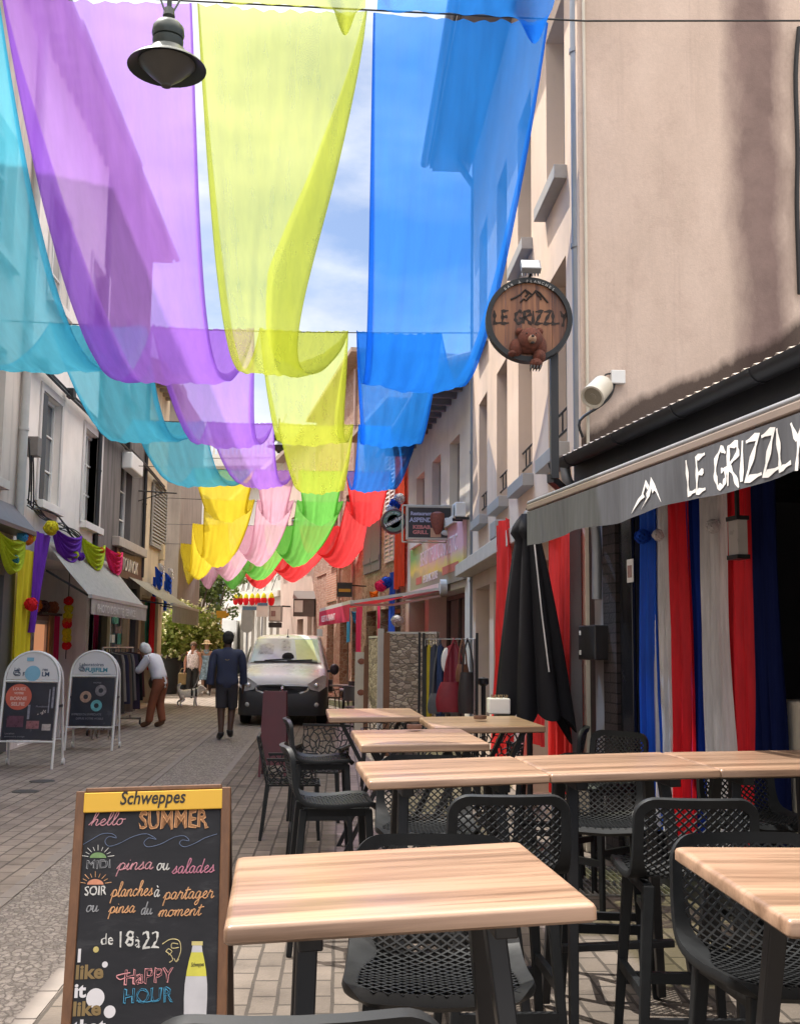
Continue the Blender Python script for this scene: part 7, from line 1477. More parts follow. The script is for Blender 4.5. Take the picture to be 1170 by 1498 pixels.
# ================================================================== the van
def van(loc):
    th = thing('white_van', 'white delivery van parked nose on, black lower bumper, behind the dark red board', 'van', loc); X0, Y0 = loc[0], loc[1]
    V = lambda x, y, z: Vector((X0+x, Y0+y, z))
    st_ = [(0.0, .70, .30, .60, .84, .62), (.04, .80, .26, .66, .93, .70), (.16, .87, .24, .72, 1.00, .76), (.42, .90, .24, .80, 1.06, .79), (.9, .905, .24, .95, 1.15, .80), (1.08, .905, .24, 1.00, 1.20, .80), (1.45, .905, .24, 1.04, 1.49, .745), (1.80, .905, .24, 1.06, 1.74, .69), (2.05, .905, .24, 1.06, 1.80, .68), (3.0, .905, .24, 1.06, 1.83, .68), (4.1, .90, .26, 1.05, 1.81, .68), (4.34, .84, .34, 1.0, 1.70, .62)]
    s = MB(); nsec = None
    for y, w, zb, zl, ztp, wt_ in st_:
        half = [(0, zb), (w*.8, zb), (w*.97, zb+.1), (w, (zb+zl)/2), (w*.985, zl), (wt_+(w-wt_)*.35, zl+(ztp-zl)*.55), (wt_, ztp-.055), (wt_*.9, ztp-.012), (wt_*.5, ztp+.006), (0, ztp+.012)]
        pts = half+[(-x, z) for x, z in half[-2:0:-1]]; nsec = len(pts); s.v += [tuple(V(x, y, z)) for x, z in pts]
    for j in range(len(st_)-1):
        for k in range(nsec): s.f.append((j*nsec+k, j*nsec+(k+1) % nsec, (j+1)*nsec+(k+1) % nsec, (j+1)*nsec+k))
    s.f += [tuple(range(nsec)), tuple(range((len(st_)-1)*nsec, len(st_)*nsec))]
    m_v = M('van white paint', (.66,.67,.665), .28, .04, 2, 0)
    obj('body', s, m_v, th, smooth='all')
    def zt(y):
        for a, b in zip(st_, st_[1:]):
            if a[0] <= y <= b[0]: k = (y-a[0])/(b[0]-a[0]); return a[4]+(b[4]-a[4])*k, a[5]+(b[5]-a[5])*k
    def ws(u, v, d=.014):
        y = 1.11+.66*v; z, w = zt(y); x = (2*u-1)*(w*.93); q = abs(2*u-1)
        return V(x, y+.0-.0, z+d+.012*(1-q**4)-.05*max(0, q-.86)/.14*0)
    s = MB(); s.grid(ws, 20, 10); obj('windscreen', s, glassmat('van glass', (.20,.22,.22), .22), th, smooth='all')
    # seen through the glass: seat backs and a bulkhead, as lighter shapes on the inner pane line
    s = MB()
    for x, a, w_ in ((-.42, .30, .30), (.40, .28, .34), (-.02, .45, .2)):
        s.grid(lambda u, v: ws(.5+(x+(u-.5)*w_)/1.36, a+v*.5*(1-.2*abs(2*u-1)), .017), 6, 6)
    obj('seat_back', s, M('seats behind glass', (.24,.24,.24), .3, .5, 7, 0), th, smooth='all')
    s = MB(); s.grid(lambda u, v: ws(.66+.29*u-.04*v, .08+.86*v, .019), 6, 6); obj('sun_shade', s, M('lime grey shade', (.36,.38,.20), .25, .2, 3, 0), th, smooth='all')
    s = MB(); s.grid(lambda u, v: ws(.05+.9*u, -.03+.06*v, .02), 12, 2); s.ball(ws(.53, .16, .03), (.13, .03, .10), 12); obj('dashboard', s, m_dark, th)
    s = MB(); s.bar(ws(.2, .03, .03), ws(.58, .10, .03), .025, .02); s.bar(ws(.52, .02, .03), ws(.88, .07, .03), .025, .02); obj('wiper', s, m_blackmetal, th)
    s = MB(); s.tube([V(0, 1.86, 1.77), V(0, 1.95, 1.95)], .008, 5); s.lathe([(.03, 0), (.015, .03), (0, .035)], 8, V(0, 1.86, 1.77)); obj('antenna', s, m_blackmetal, th)
    m_bump = M('black bumper', (.032,.034,.038), .5, .15, 9, .05)
    s = MB(); pr = [(-.90, .42), (-.88, .20), (-.78, .02), (-.60, -.05), (0, -.085), (.60, -.05), (.78, .02), (.88, .20), (.90, .42)]
    P_ = smoothpts(pr, 5); n = len(P_); sec = [(.02, .20), (-.01, .30), (-.025, .44), (-.02, .56), (-.0, .68), (.05, .76)]
    for (x, y) in P_: s.v += [tuple(V(x*(1.0), y+dy_, z-.03*(abs(x)/.9 > .9)*0)) for dy_, z in sec]
    for i in range(n-1):
        for j in range(5): s.f.append((i*6+j, (i+1)*6+j, (i+1)*6+j+1, i*6+j+1))
    obj('bumper', s, m_bump, th, smooth=True)
    gx = lambda x: -.105+.06*(abs(x)/.6)**2
    def gpoly(pts, y0, y1): m_ = MB(); m_.prism(pts, lambda x, z, d: V(x, gx(x)+d, z), y0, y1); return m_
    ring = [(-.56, .80), (-.3, .815), (0, .82), (.3, .815), (.56, .80), (.52, .69), (.40, .645), (0, .635), (-.40, .645), (-.52, .69)]
    obj('grille_surround', gpoly(ring, .0, .09), M('chrome trim', (.62,.62,.62), .2, .05, 4, 0, metal=.8), th); rin = [(x*.93, .735+(z-.735)*.70) for x, z in ring]
    obj('grille', gpoly(rin, -.012, .02), M('black grille', (.008,.008,.009), .5, .2, 5, 0), th)
    s = MB()
    for z in (.70, .735, .77): s.bar(V(-.45, gx(.45)-.02, z), V(0, gx(0)-.02, z), .006, .010); s.bar(V(0, gx(0)-.02, z), V(.45, gx(.45)-.02, z), .006, .010)
    obj('grille_bar', s, m_blackmetal, th)
    # emblem: a rearing figure in bright metal
    s = MB()
    for a in ([(-.035, .70), (-.015, .735), (-.02, .765), (.0, .785), (.022, .778)], [(-.015, .735), (.02, .745), (.035, .735)], [(-.012, .73), (.01, .70), (.03, .685)], [(-.018, .76), (.015, .765), (.03, .77)], [(-.035, .70), (-.04, .685), (-.02, .68)]): s.tube([V(x, gx(0)-.035, z) for x, z in a], .008, 6)
    obj('emblem', s, MC['chrome trim'], th, smooth=True)
    for sx in (-1, 1):
        hl = [(.50, .82), (.56, .72), (.74, .68), (.86, .76), (.87, .98), (.80, 1.0), (.66, .93)]
        def hm(x, z, d): return V(sx*x, -.075+max(0, x-.5)**2*1.45+max(0, z-.85)*.55+d, z)
        s = MB(); s.prism(hl, hm, -.025, .06); obj('headlight', s, M('headlight glass', (.42,.43,.43), .08, .25, 14, 0, spec=.9), th, smooth=True)
        s = MB(); s.ball(hm(.68, .80, -.02), (.06, .02, .05), 12); obj('lamp_bowl', s, MC['chrome trim'], th, smooth=True)
        s = MB(); s.ball(V(sx*.68, -.045, .42), (.055, .03, .05), 12); obj('fog_lamp', s, MC['headlight glass'], th, smooth=True)
        s = MB(); s.ball(V(sx*1.03, 1.25, 1.10), (.10, .07, .12), 14); s.bar(V(sx*.88, 1.25, 1.06), V(sx*1.0, 1.25, 1.06), .05, .05); obj('mirror', s, m_bump, th, smooth=True)
        for y in (.82, 3.55):
            w = MB(); Mx = Matrix(((0,0,sx),(1,0,0),(0,1,0))); w.lathe([(.20, -.12), (.30, -.12), (.325, -.09), (.325, .06), (.30, .085), (.2, .085)], 28, V(sx*.80, y, .325), Mx); wh = obj('wheel', w, M('tyre', (.015,.015,.016), .85, .2, 12, .1), th, smooth=True)
            w = MB(); w.lathe([(.20, .07), (.12, .085), (0, .08)], 20, V(sx*.80, y, .325), Mx); obj('rim', w, M('grey wheel', (.30,.31,.32), .4, .1, 5, 0, metal=.6), wh, smooth=True)
        s = MB(); s.grid(lambda u, v: V(sx*(.912-.115*v), 1.42+.75*u+.25*v*(1-u), 1.08+.48*v), 6, 4); obj('side_window', s, MC['van glass'], th, smooth='all')
    s = MB(); s.box(V(-.02, .02, .53), (.52, .02, .11)); obj('number_plate', s, m_white, th)
    s = MB(); s.tube([V(.69, 2.0, 1.84), V(.69, 4.0, 1.86)], .03, 8); s.box(V(.69, 2.0, 1.88), (.12, .2, .16)); obj('roof_bar', s, m_white, th)
    return th
pv = at(412, 1055, 22.3); van((pv.x, 22.3, 0))
# truck far behind
p = at(329, 940, 58); th = thing('box_truck', 'white box truck parked far behind the walking man', 'truck', (p.x, 58, 0))
s = MB(); s.box((p.x, 60.6, 1.75), (1.15*.98, 4.2, 2.3)); obj('cargo_box', s, m_white, th, bevel=.03); s = MB(); s.box((p.x, 57.6, .98), (1.1, 1.7, 1.25)); s.add([(p.x+a, b, c_) for a, b, c_ in ((-.54,56.8,1.6),(.54,56.8,1.6),(.5,57.3,2.2),(-.5,57.3,2.2),(-.5,58.4,2.2),(.5,58.4,2.2),(-.54,58.4,1.6),(.54,58.4,1.6))], [(0,1,2,3),(3,2,5,4),(0,3,4,6),(1,7,5,2)]); obj('cab', s, m_white, th)
s = MB(); s.add([(p.x-.48, 56.82, 1.66), (p.x+.48, 56.82, 1.66), (p.x+.44, 57.24, 2.14), (p.x-.44, 57.24, 2.14)], [(0,1,2,3)]); obj('windscreen', s, MC['van glass'], th)
for a in (-.45, .45):
    for y in (57.4, 61.6): s = MB(); s.lathe([(.34, -.1), (.34, .1)], 18, (p.x+a, y, .34), Matrix(((0,0,1),(1,0,0),(0,1,0)))); obj('wheel', s, MC['tyre'], th)
# ================================================================== people and the dog
def skin(V, E, root, sub=2):
    names = list(V); idx = {n: i for i, n in enumerate(names)}; me = bpy.data.meshes.new('body'); me.from_pydata([V[n][:3] for n in names], [(idx[a], idx[b]) for a, b in E], [])
    o = bpy.data.objects.new('tmp', me); C.objects.link(o); o.modifiers.new('s', 'SKIN'); 
    d = me.skin_vertices[0].data
    for n in names:
        r = V[n][3]; r2 = V[n][4] if len(V[n]) > 4 else r; d[idx[n]].radius = (r, r2); d[idx[n]].use_root = (n == root)
    m_ = o.modifiers.new('b', 'SUBSURF'); m_.levels = sub; m_.render_levels = sub
    out = bpy.data.meshes.new_from_object(o.evaluated_get(bpy.context.evaluated_depsgraph_get())); bpy.data.objects.remove(o)
    for p in out.polygons: p.use_smooth = True
    out.materials.clear(); return out
def person(name_label, loc, rz, J, sc, skinm, garments, hair=None, extra=None, cat='person'):
    """J: joint -> (x, y, z, r); the body is one skinned surface, each garment a slightly larger one over some of its joints."""
    th = thing('person', name_label, cat, loc, rz); mpi = PM[th.name]; Q = Matrix.Translation(loc) @ Matrix.Rotation(rz, 4, 'Z') @ Matrix.Scale(sc, 4)
    E = [('pel', 'wai'), ('wai', 'che'), ('che', 'nec'), ('nec', 'hd0'), ('hd0', 'hd1'), ('hd1', 'hd2')]
    for s_ in 'LR':
        E += [('che', 'sh'+s_), ('sh'+s_, 'el'+s_), ('el'+s_, 'wr'+s_), ('wr'+s_, 'pa'+s_), ('pel', 'hi'+s_), ('hi'+s_, 'kn'+s_), ('kn'+s_, 'an'+s_), ('an'+s_, 'to'+s_)]
        w_, p_ = Vector(J['wr'+s_][:3]), Vector(J['pa'+s_][:3]); d = (p_-w_).normalized(); side = d.cross(Vector((1, 0, 0))).normalized() if abs(d.x) < .9 else Vector((0, 1, 0))
        for i in range(4):
            a = 'f%d%s' % (i, s_); off = side*(-.027+.018*i); ln = (.065, .078, .072, .055)[i]
            J[a+'a'] = (*(p_+off*1.0+d*.035), .010); J[a+'b'] = (*(p_+off*1.05+d*(.035+ln*.55)+Vector((0, .006, 0))), .009); J[a+'c'] = (*(p_+off+d*(.03+ln)+Vector((0, .02, 0))), .0075)
            E += [('pa'+s_, a+'a'), (a+'a', a+'b'), (a+'b', a+'c')]
        a = 't'+s_; J[a+'a'] = (*(p_-side*.045+d*.0), .011); J[a+'b'] = (*(p_-side*.06+d*.04), .009); E += [('pa'+s_, a+'a'), (a+'a', a+'b')]
    me = skin(J, E, 'pel'); me.transform(Q); me.materials.append(skinm); link('body', me, th); body = me
    Qi = Q.inverted(); P_ = {n: Vector(J[n][:3]) for n in J}; own = []
    for f in body.polygons:
        c_ = Qi @ f.center; best = (9, None, 0)
        for a, b in E:
            e = P_[b]-P_[a]; t = max(0, min(1, (c_-P_[a]).dot(e)/max(e.length_squared, 1e-9))); d = (c_-P_[a]-e*t).length/(J[a][3]+(J[b][3]-J[a][3])*t)
            if d < best[0]: best = (d, (a, b), t)
        own.append(best)
    for gname, gm, spec, grow in garments:          # cloth lies over the body: its faces, lifted off the skin
        fs = [f for f, (d, e, t) in zip(body.polygons, own) if e in spec and spec[e][0] <= t <= spec[e][1]]; vi = {}; s = MB()
        for f in fs:
            for v in f.vertices:
                if v not in vi: q = body.vertices[v]; zz = (Qi @ q.co).z; vi[v] = len(s.v); s.v.append(tuple(q.co+q.normal*(grow(zz) if callable(grow) else grow)))
            s.f.append(tuple(vi[v] for v in f.vertices))
        o_ = obj(gname, s, gm, th, smooth='all'); md = o_.modifiers.new('thick', 'SOLIDIFY'); md.thickness = .008; md.offset = -1
    hd = Vector(J['hd1'][:3]); fdir = (Vector(J['nose'][:3])-hd).normalized() if 'nose' in J else Vector((0, 1, 0))
    return th, Q, hd, fdir
def basej(**kw):
    J = dict(pel=(0,0,.95,.125,.105), wai=(0,.0,1.10,.125,.10), che=(0,.0,1.33,.155,.115), nec=(0,.01,1.50,.056), hd0=(0,.02,1.58,.068), hd1=(0,.025,1.66,.088,.098), hd2=(0,.015,1.735,.07,.08))
    for s_, g in (('L', -1), ('R', 1)):
        J.update({'sh'+s_: (g*.185,0,1.42,.062), 'el'+s_: (g*.245,-.02,1.14,.046), 'wr'+s_: (g*.255,.05,.89,.031), 'pa'+s_: (g*.258,.07,.82,.033,.024), 'hi'+s_: (g*.095,0,.87,.092), 'kn'+s_: (g*.10,.02,.49,.060), 'an'+s_: (g*.10,-.02,.09,.040), 'to'+s_: (g*.115,.13,.035,.036)})
    J.update(kw); return J
def lump(th, Q, name, mat, parts, smooth=True):
    s = MB()
    for c_, r_ in parts: s.ball(Q @ Vector(c_), r_, 14)
    return obj(name, s, mat, th, smooth=smooth)
sk_d, sk_t, sk_p, sk_o = M('dark skin', (.085,.045,.03), .5, .12, 8, .05), M('tanned skin', (.36,.19,.125), .5, .1, 8, .05), M('pale skin', (.50,.30,.22), .5, .1, 8, .05), M('sunburnt skin', (.40,.19,.13), .5, .1, 8, .05)
navy, shortm = M('navy shirt', (.032,.042,.085), .85, .2, 8, .2), M('charcoal shorts', (.035,.035,.042), .85, .2, 8, .2)
def sp(*bones, **kw):
    o = {}
    for b in bones:
        a, c = b.split('-')
        for s_ in ('L', 'R') if '*' in b else ('',): o[(a.replace('*', s_), c.replace('*', s_))] = kw.get(a.replace('*', '')+'_'+c.replace('*', ''), (0, 1))
    return o
TOP = ('pel-wai', 'wai-che', 'che-nec', 'che-sh*', 'sh*-el*'); LEG = ('pel-hi*', 'hi*-kn*', 'kn*-an*')
def shoes(m_): return [('shoe', m_, {('kn'+s_, 'an'+s_): (.93, 1), ('an'+s_, 'to'+s_): (0, 1)}, .014) for s_ in 'LR']
# man walking away
p = gp(330, 1082)
J = basej(knL=(-.085,.02,.49,.072), anL=(-.075,-.05,.09,.045), toL=(-.115,.11,.035,.038), knR=(.085,.12,.50,.072), anR=(.065,.05,.12,.045), toR=(.075,.20,.06,.040), elL=(-.262,-.06,1.15,.052), wrL=(-.285,-.02,.89,.036), paL=(-.285,.0,.82,.035,.025), elR=(.262,.03,1.16,.052), wrR=(.265,.12,.91,.034), paR=(.262,.15,.84,.035,.025), shL=(-.215,0,1.43,.075), shR=(.215,0,1.43,.075), che=(0,0,1.33,.185,.13), wai=(0,0,1.1,.15,.12), pel=(0,0,.95,.15,.12))
th, Q, hd, fd = person('man in a navy shirt and dark shorts walking away from the camera', (p.x, p.y, 0), R(3), J, 1.02, sk_d, [('shorts', shortm, sp('pel-hi*', 'hi*-kn*', 'pel-wai', hi_kn=(0, .93), pel_wai=(0, .5)), lambda z: .018+.03*max(0, .8-z)), ('shirt', navy, sp(*TOP, 'el*-wr*', che_nec=(0, .75), el_wr=(0, .92)), lambda z: .016+.10*max(0, 1.12-z)*(z > .9))]+shoes(m_blackmetal))
lump(th, Q, 'hair', M('black hair', (.012,.011,.011), .8, .3, 40, .3), [((0, .0, 1.70), .10), ((0, -.02, 1.66), .095)])
lump(th, Q, 'collar', navy, [((0, -.0, 1.49), (.085, .075, .035))])
s = MB(); s.tube([Q @ Vector((.035*math.cos(R(a)), -.155, 1.335+.025*math.sin(R(a)))) for a in range(200, 345, 18)], .006, 5); obj('shirt_logo', s, M('dull gold print', (.20,.16,.08), .7, .1, 6, 0), th)
# bent old woman at the rack, seen from her right side, facing left
p = gp(232, 1064)
J = dict(pel=(0,-.02,.93,.14,.125), wai=(0,.05,1.08,.135,.12), che=(0,.18,1.28,.145,.12), nec=(0,.30,1.39,.055), hd0=(0,.37,1.43,.07), hd1=(0,.41,1.49,.088,.095), hd2=(0,.40,1.57,.075))
for s_, g in (('L', -1), ('R', 1)): J.update({'sh'+s_: (g*.17,.19,1.35,.062), 'el'+s_: (g*.22,.10 if g > 0 else .33,1.12,.046), 'wr'+s_: (g*.20,.14 if g > 0 else .55,.88 if g > 0 else 1.05,.032), 'pa'+s_: (g*.19,.17 if g > 0 else .60,.81 if g > 0 else 1.02,.034,.024), 'hi'+s_: (g*.09,-.02,.86,.10), 'kn'+s_: (g*.10,.05 if g > 0 else .10,.48,.07), 'an'+s_: (g*.10,-.03 if g > 0 else .16,.09,.045), 'to'+s_: (g*.11,.14 if g > 0 else .32,.035,.038)})
rust, whs = M('rust trousers', (.23,.075,.035), .85, .15, 8, .2), M('white knit', (.68,.67,.70), .9, .06, 20, .2)
J0 = dict(J)
th, Q, hd, fd = person('elderly woman in a white top and rust trousers bending towards the clothes rack', (p.x, p.y, 0), R(68), J, .98, sk_t, [('trousers', rust, sp(*LEG, 'pel-wai', kn_an=(0, .93), pel_wai=(0, .4)), lambda z: .014+.03*max(0, .6-z)), ('jumper', whs, sp(*TOP, 'el*-wr*', che_nec=(0, .6), el_wr=(0, .25)), .022)]+shoes(M('brown shoe', (.14,.07,.035), .6, .15, 8, .05)))
lump(th, Q, 'hair', M('white hair', (.66,.65,.62), .9, .1, 40, .4), [((0, .37, 1.54), .108), ((0, .32, 1.50), .09), ((0, .40, 1.59), .07)])
lump(th, Q, 'nose', sk_t, [((0, .515, 1.49), (.022, .022, .022))]); lump(th, Q, 'eye', m_dark, [((.035, .497, 1.52), .012), ((-.035, .497, 1.52), .012)])
c_ = Q @ Vector((.26, .24, .86)); s = MB(); s.ball(c_, (.10, .17, .16), 14, Matrix.Rotation(R(68), 3, 'Z')); thb = thing('shoulder_bag', 'grey brown shoulder bag on the hip of the elderly woman', 'bag', c_); obj('body', s, M('taupe bag', (.15,.11,.085), .6, .15, 8, .1), thb, smooth=True)
s = MB(); s.tube(smoothpts([tuple(c_+Vector((0, 0, .14))), tuple(Q @ Vector((.20, .20, 1.15))), tuple(Q @ Vector((.15, .28, 1.39)))]), .012, 6); obj('strap', s, MC['taupe bag'], thb)
# woman with the dog, facing the camera
p = gp(281, 1019)
th, Q, hd, fd = person('woman in a patterned pale top and black trousers walking a dog', (p.x, p.y, 0), R(172), basej(anR=(.10,.10,.09,.042), knR=(.10,.10,.50,.065), che=(0,0,1.32,.175,.14), wai=(0,.01,1.1,.165,.13), elL=(-.27,-.02,1.14,.055), elR=(.27,-.02,1.14,.055)), .93, sk_o, [('trousers', M('black trousers', (.016,.016,.018), .85, .2, 8, .1), sp(*LEG, 'pel-wai', pel_wai=(0, .4)), lambda z: .014+.05*max(0, .7-z)), ('top', M('patterned top', (.66,.58,.60), .85, .65, 22, .1), sp('pel-wai', 'wai-che', 'che-nec', 'che-sh*', che_nec=(0, .3), che_sh=(0, .75)), .022)]+shoes(m_blackmetal))
lump(th, Q, 'hair', M('brown hair', (.11,.06,.035), .85, .3, 30, .3), [((0, -.01, 1.70), .103), ((0, -.03, 1.66), .098)]); lump(th, Q, 'nose', sk_o, [((0, .125, 1.655), (.02, .025, .022))]); lump(th, Q, 'sunglasses', m_dark, [((-.04, .108, 1.685), (.034, .018, .022)), ((.04, .108, 1.685), (.034, .018, .022))])
c_ = Q @ Vector((.32, .06, .58)); s = MB(); s.box(c_, (.26, .12, .36), R(10)); thb = thing('shopping_bag', 'olive tan shopping bag carried by the woman with the dog', 'bag', c_); obj('body', s, M('olive tan cloth', (.24,.17,.08), .8, .2, 8, .1), thb, bevel=.03); s = MB(); s.tube(smoothpts([tuple(c_+Vector((-.09, 0, .17))), tuple(c_+Vector((-.04, 0, .30))), tuple(c_+Vector((.04, 0, .30))), tuple(c_+Vector((.09, 0, .17)))]), .01, 6); obj('handle', s, MC['olive tan cloth'], thb)
hand = Q @ Vector((-.258, .07, .82))
# woman in a sun hat
p = at(301, 1000, 36); 
th, Q, hd, fd = person('woman in a sun hat and blue patterned dress standing in the sun', (p.x, 36, 0), R(185), basej(), .95, sk_p, [('dress', M('blue white dress', (.30,.44,.58), .85, .75, 14, .1), sp('pel-wai', 'wai-che', 'che-nec', 'pel-hi*', 'hi*-kn*', che_nec=(0, .3)), lambda z: .02+.09*max(0, .95-z))]+shoes(m_white))
lump(th, Q, 'hair', MC['brown hair'], [((0, -.02, 1.68), .10)]); lump(th, Q, 'nose', sk_p, [((0, .12, 1.65), .02)]); lump(th, Q, 'eye', m_dark, [((.035, .10, 1.68), .012), ((-.035, .10, 1.68), .012)])
s = MB(); s.lathe([(.21, 1.69), (.20, 1.70), (.11, 1.735), (.10, 1.80), (.06, 1.83), (0, 1.835)], 20); s.v = [tuple(Q @ Vector(v)) for v in s.v]; obj('hat', s, M('straw hat', (.70,.55,.36), .85, .1, 20, .1), th, smooth=True)
# dog
p = gp(276, 1034); DJ = dict(bu=(-.16,0,.26,.065,.075), be=(-.02,0,.26,.072,.078), ch=(.12,0,.265,.085,.08), ne=(.19,0,.32,.055), he=(.25,0,.37,.058), mu=(.315,0,.345,.032), no=(.34,0,.34,.02), ta=(-.21,0,.33,.03), tb=(-.21,0,.42,.035), tc=(-.15,0,.46,.04))
DE = [('bu', 'be'), ('be', 'ch'), ('ch', 'ne'), ('ne', 'he'), ('he', 'mu'), ('mu', 'no'), ('bu', 'ta'), ('ta', 'tb'), ('tb', 'tc')]
for s_, g in (('l', 1), ('r', -1)):
    DJ.update({'f1'+s_: (.13,g*.055,.20,.034), 'f2'+s_: (.125+g*.02,g*.06,.11,.022), 'f3'+s_: (.13+g*.03,g*.06,.03,.02), 'f4'+s_: (.155+g*.03,g*.06,.02,.018), 'h1'+s_: (-.15,g*.055,.21,.042), 'h2'+s_: (-.11-g*.02,g*.06,.145,.028), 'h3'+s_: (-.19-g*.02,g*.06,.09,.018), 'h4'+s_: (-.175-g*.02,g*.06,.025,.018), 'h5'+s_: (-.145-g*.02,g*.06,.02,.017), 'e1'+s_: (.24,g*.05,.41,.022), 'e2'+s_: (.235,g*.07,.37,.014)})
    DE += [('ch', 'f1'+s_), ('f1'+s_, 'f2'+s_), ('f2'+s_, 'f3'+s_), ('f3'+s_, 'f4'+s_), ('bu', 'h1'+s_), ('h1'+s_, 'h2'+s_), ('h2'+s_, 'h3'+s_), ('h3'+s_, 'h4'+s_), ('h4'+s_, 'h5'+s_), ('he', 'e1'+s_), ('e1'+s_, 'e2'+s_)]
me = skin(DJ, DE, 'be'); rzd = R(15); Q = Matrix.Translation((p.x, p.y, 0)) @ Matrix.Rotation(rzd, 4, 'Z') @ Matrix.Scale(1.3, 4); thd = thing('dog', 'small white and grey dog with a curled tail and dark harness', 'dog', (p.x, p.y, 0), rzd); me.transform(Q); me.materials.append(M('white grey fur', (.68,.65,.62), .95, .35, 9, .6, bd=.02)); link('body', me, thd)
s = MB(); s.lathe([(.092, -.02), (.096, 0), (.092, .02)], 18, (.05, 0, .262), Matrix(((0,0,1),(1,0,0),(0,1,0)))); s.lathe([(.10, -.02), (.10, .02)], 18, (.13, 0, .27), Matrix(((0,0,1),(1,0,0),(0,1,0)))); s.v = [tuple(Q @ Vector(v)) for v in s.v]; obj('harness', s, m_dark, thd)
lump(thd, Q, 'nose', m_dark, [((.362, 0, .345), .016), ((.295, .035, .385), .009), ((.295, -.035, .385), .009)])
s = MB(); a = Q @ Vector((.06, 0, .36)); s.tube([tuple(a.lerp(hand, t)-Vector((0, 0, .12*math.sin(math.pi*t)))) for t in (0, .2, .4, .6, .8, 1)], .006, 5); tag(obj('dog_lead', s, m_wire), 'thin dark lead from the dog to the hand of its walker', 'lead')
# ================================================================== plants
def leafmat(name, a, b_, tr=.35):
    m_, t, b = NT(name); v = coords(t); n = nd(t, 'TexNoise', i_Scale=3.5, i_Detail=5); t.links.new(v, n.inputs[0]); c = ramp(t, n.outputs[0], [(.32, a), (.68, b_)]); t.links.new(c, b.inputs['Base Color']); b.inputs['Roughness'].default_value = .5
    tl = nd(t, 'BsdfTranslucent'); t.links.new(mix(t, .5, c, (.3,.4,.05)), tl.inputs[0]); ms = nd(t, 'MixShader'); ms.inputs[0].default_value = tr; t.links.new(b.outputs[0], ms.inputs[1]); t.links.new(tl.outputs[0], ms.inputs[2]); t.links.new(ms.outputs[0], t.nodes['Material Output'].inputs[0]); return m_
lf_h, lf_t, lf_d = leafmat('hedge leaf', (.15,.21,.04), (.42,.46,.13), .45), leafmat('tree leaf', (.035,.06,.02), (.08,.11,.035)), leafmat('dark leaf', (.025,.05,.018), (.05,.085,.03))
def leaves(mb, c_, rad, n, size, q, sq=(1,1,1)):
    for i in range(n):
        d = Vector((q.gauss(0, 1), q.gauss(0, 1), q.gauss(0, 1))).normalized()*rad*q.uniform(.35, 1)**.6; p = Vector(c_)+Vector((d.x*sq[0], d.y*sq[1], d.z*sq[2]))
        a = Vector((q.gauss(0, 1), q.gauss(0, 1), q.gauss(0, .7))).normalized(); b = a.cross(Vector((q.gauss(0, 1), q.gauss(0, 1), q.gauss(0, 1)))).normalized(); l = size*q.uniform(.6, 1.3); w = l*.38
        mb.add([p-a*l*.5, p+b*w, p+a*l*.55, p-b*w], [(0,1,2,3)])
m_pot = M('black planter', (.022,.024,.027), .5, .2, 5, .05)
blos = M('pale blossom', (.66,.64,.36), .7, .1, 20, 0)
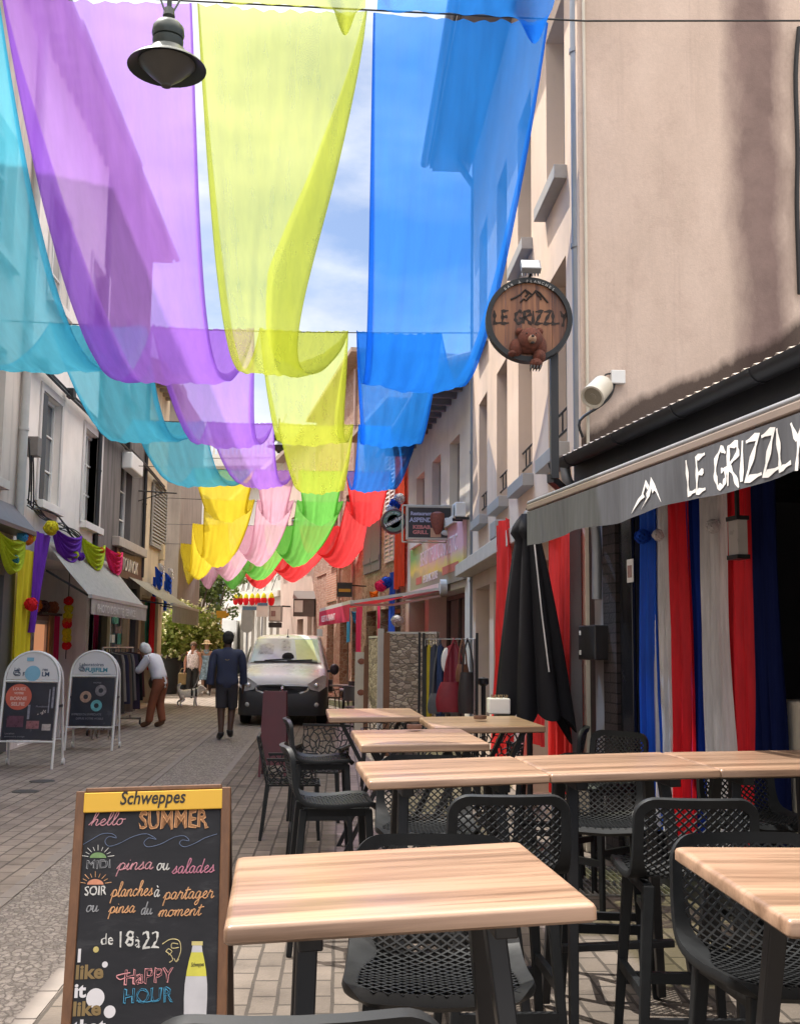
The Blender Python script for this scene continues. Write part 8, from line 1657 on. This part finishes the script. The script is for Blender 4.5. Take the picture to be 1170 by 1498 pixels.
for i, (px, Y, rad, hgt, lab) in enumerate([(215, 34.2, .55, 1.95, 'tall flowering shrub half hidden by the green drape'), (248, 36, 1.05, 2.0, 'round pale flowering shrub in a tall black planter, left'), (277, 37, 1.1, 2.05, 'round pale flowering shrub in the middle of the planter row'), (312, 41, .62, 1.75, 'darker shrub at the right end of the planter row')]):
    c_ = at(px, 940, Y); q = random.Random(i+90); th = thing('planter_shrub', lab, 'shrub', (c_.x, Y, 0), 0, 'flowering shrubs in black planters')
    s = MB(); s.lathe([(.0, .02), (.30, .02), (.42, 1.08), (.45, 1.10), (.45, 1.16), (.40, 1.16), (.38, 1.0), (0, 1.0)], 20, (c_.x, Y, 0)); obj('planter', s, m_pot, th, smooth=True)
    s = MB()
    for k in range(16):
        o = Vector((q.uniform(-.6, .6), q.uniform(-.5, .5), q.uniform(-.55, .5)))*rad; leaves(s, Vector((c_.x, Y, hgt))+o, rad*.45, 150, .15, q)
    obj('foliage', s, lf_h if i < 3 else lf_d, th)
    s = MB()
    for k in range(110 if i < 3 else 12): d = Vector((q.gauss(0, 1), q.gauss(0, .8)-.3, q.gauss(0, 1)+.35)).normalized()*rad*q.uniform(.8, 1.05); leaves(s, Vector((c_.x, Y, hgt))+d, .06, 7, .07, q)
    obj('blossom', s, blos, th)
    s = MB()
    for k in range(5): s.tube([(c_.x, Y, 1.0), (c_.x+q.uniform(-.3, .3), Y+q.uniform(-.3, .3), hgt)], .018, 5)
    obj('stem', s, m_woodbrown, th)
# slanted wooden fence behind the shrubs
for i, (px, Y, hgt, rad, lab) in enumerate([(291, 49, 4.0, .85, 'slender tree right of the olive awning'), (314, 54, 3.9, .95, 'small tree above the box truck')]):
    c_ = at(px, 900, Y); q = random.Random(i+200); th = thing('street_tree', lab, 'tree', (c_.x, Y, 0), 0, 'trees of the square')
    s = MB(); s.tube([(c_.x, Y, 0), (c_.x+.05, Y, hgt*.5), (c_.x, Y, hgt)], [.13, .10, .05], 8)
    for k in range(7): a = k*2.4; s.tube([(c_.x, Y, hgt*.5+k*.1), (c_.x+math.cos(a)*rad*.7, Y+math.sin(a)*rad*.7, hgt+.2*k-.3)], [.05, .02], 5)
    obj('trunk', s, M('bark', (.10,.075,.055), .9, .3, 8, .5), th)
    s = MB()
    for k in range(22): o = Vector((q.gauss(0, .5), q.gauss(0, .5), q.gauss(.1, .6)))*rad; leaves(s, Vector((c_.x, Y, hgt+.3))+o, rad*.38, 70, .17, q)
    obj('crown', s, lf_t, th)
s = MB(); a, b = at(258, 900, 58), at(318, 900, 60); n = 22
for i in range(n): p = a.lerp(b, i/n); s.box((p.x, p.y, 2.2), ((b.x-a.x)/n-.03, .05, 4.4))
tag(obj('board_fence', s, M('weathered boards', (.36,.31,.26), .85, .2, 4, .2)), 'tall weathered board fence behind the trees of the square', 'fence')
p = at(324, 899, 46); s = MB(); s.box((p.x, 46, p.z), (.42, .05, .30)); s.tube([(p.x, 46.04, 0), (p.x, 46.04, p.z)], .03, 6); s.box((p.x+.26, 46, p.z), (.12, .04, .12)); tag(obj('direction_sign', s, M('amber sign', (.66,.36,.03), .5, .1, 5, 0)), 'small amber direction sign by the trees', 'road sign')
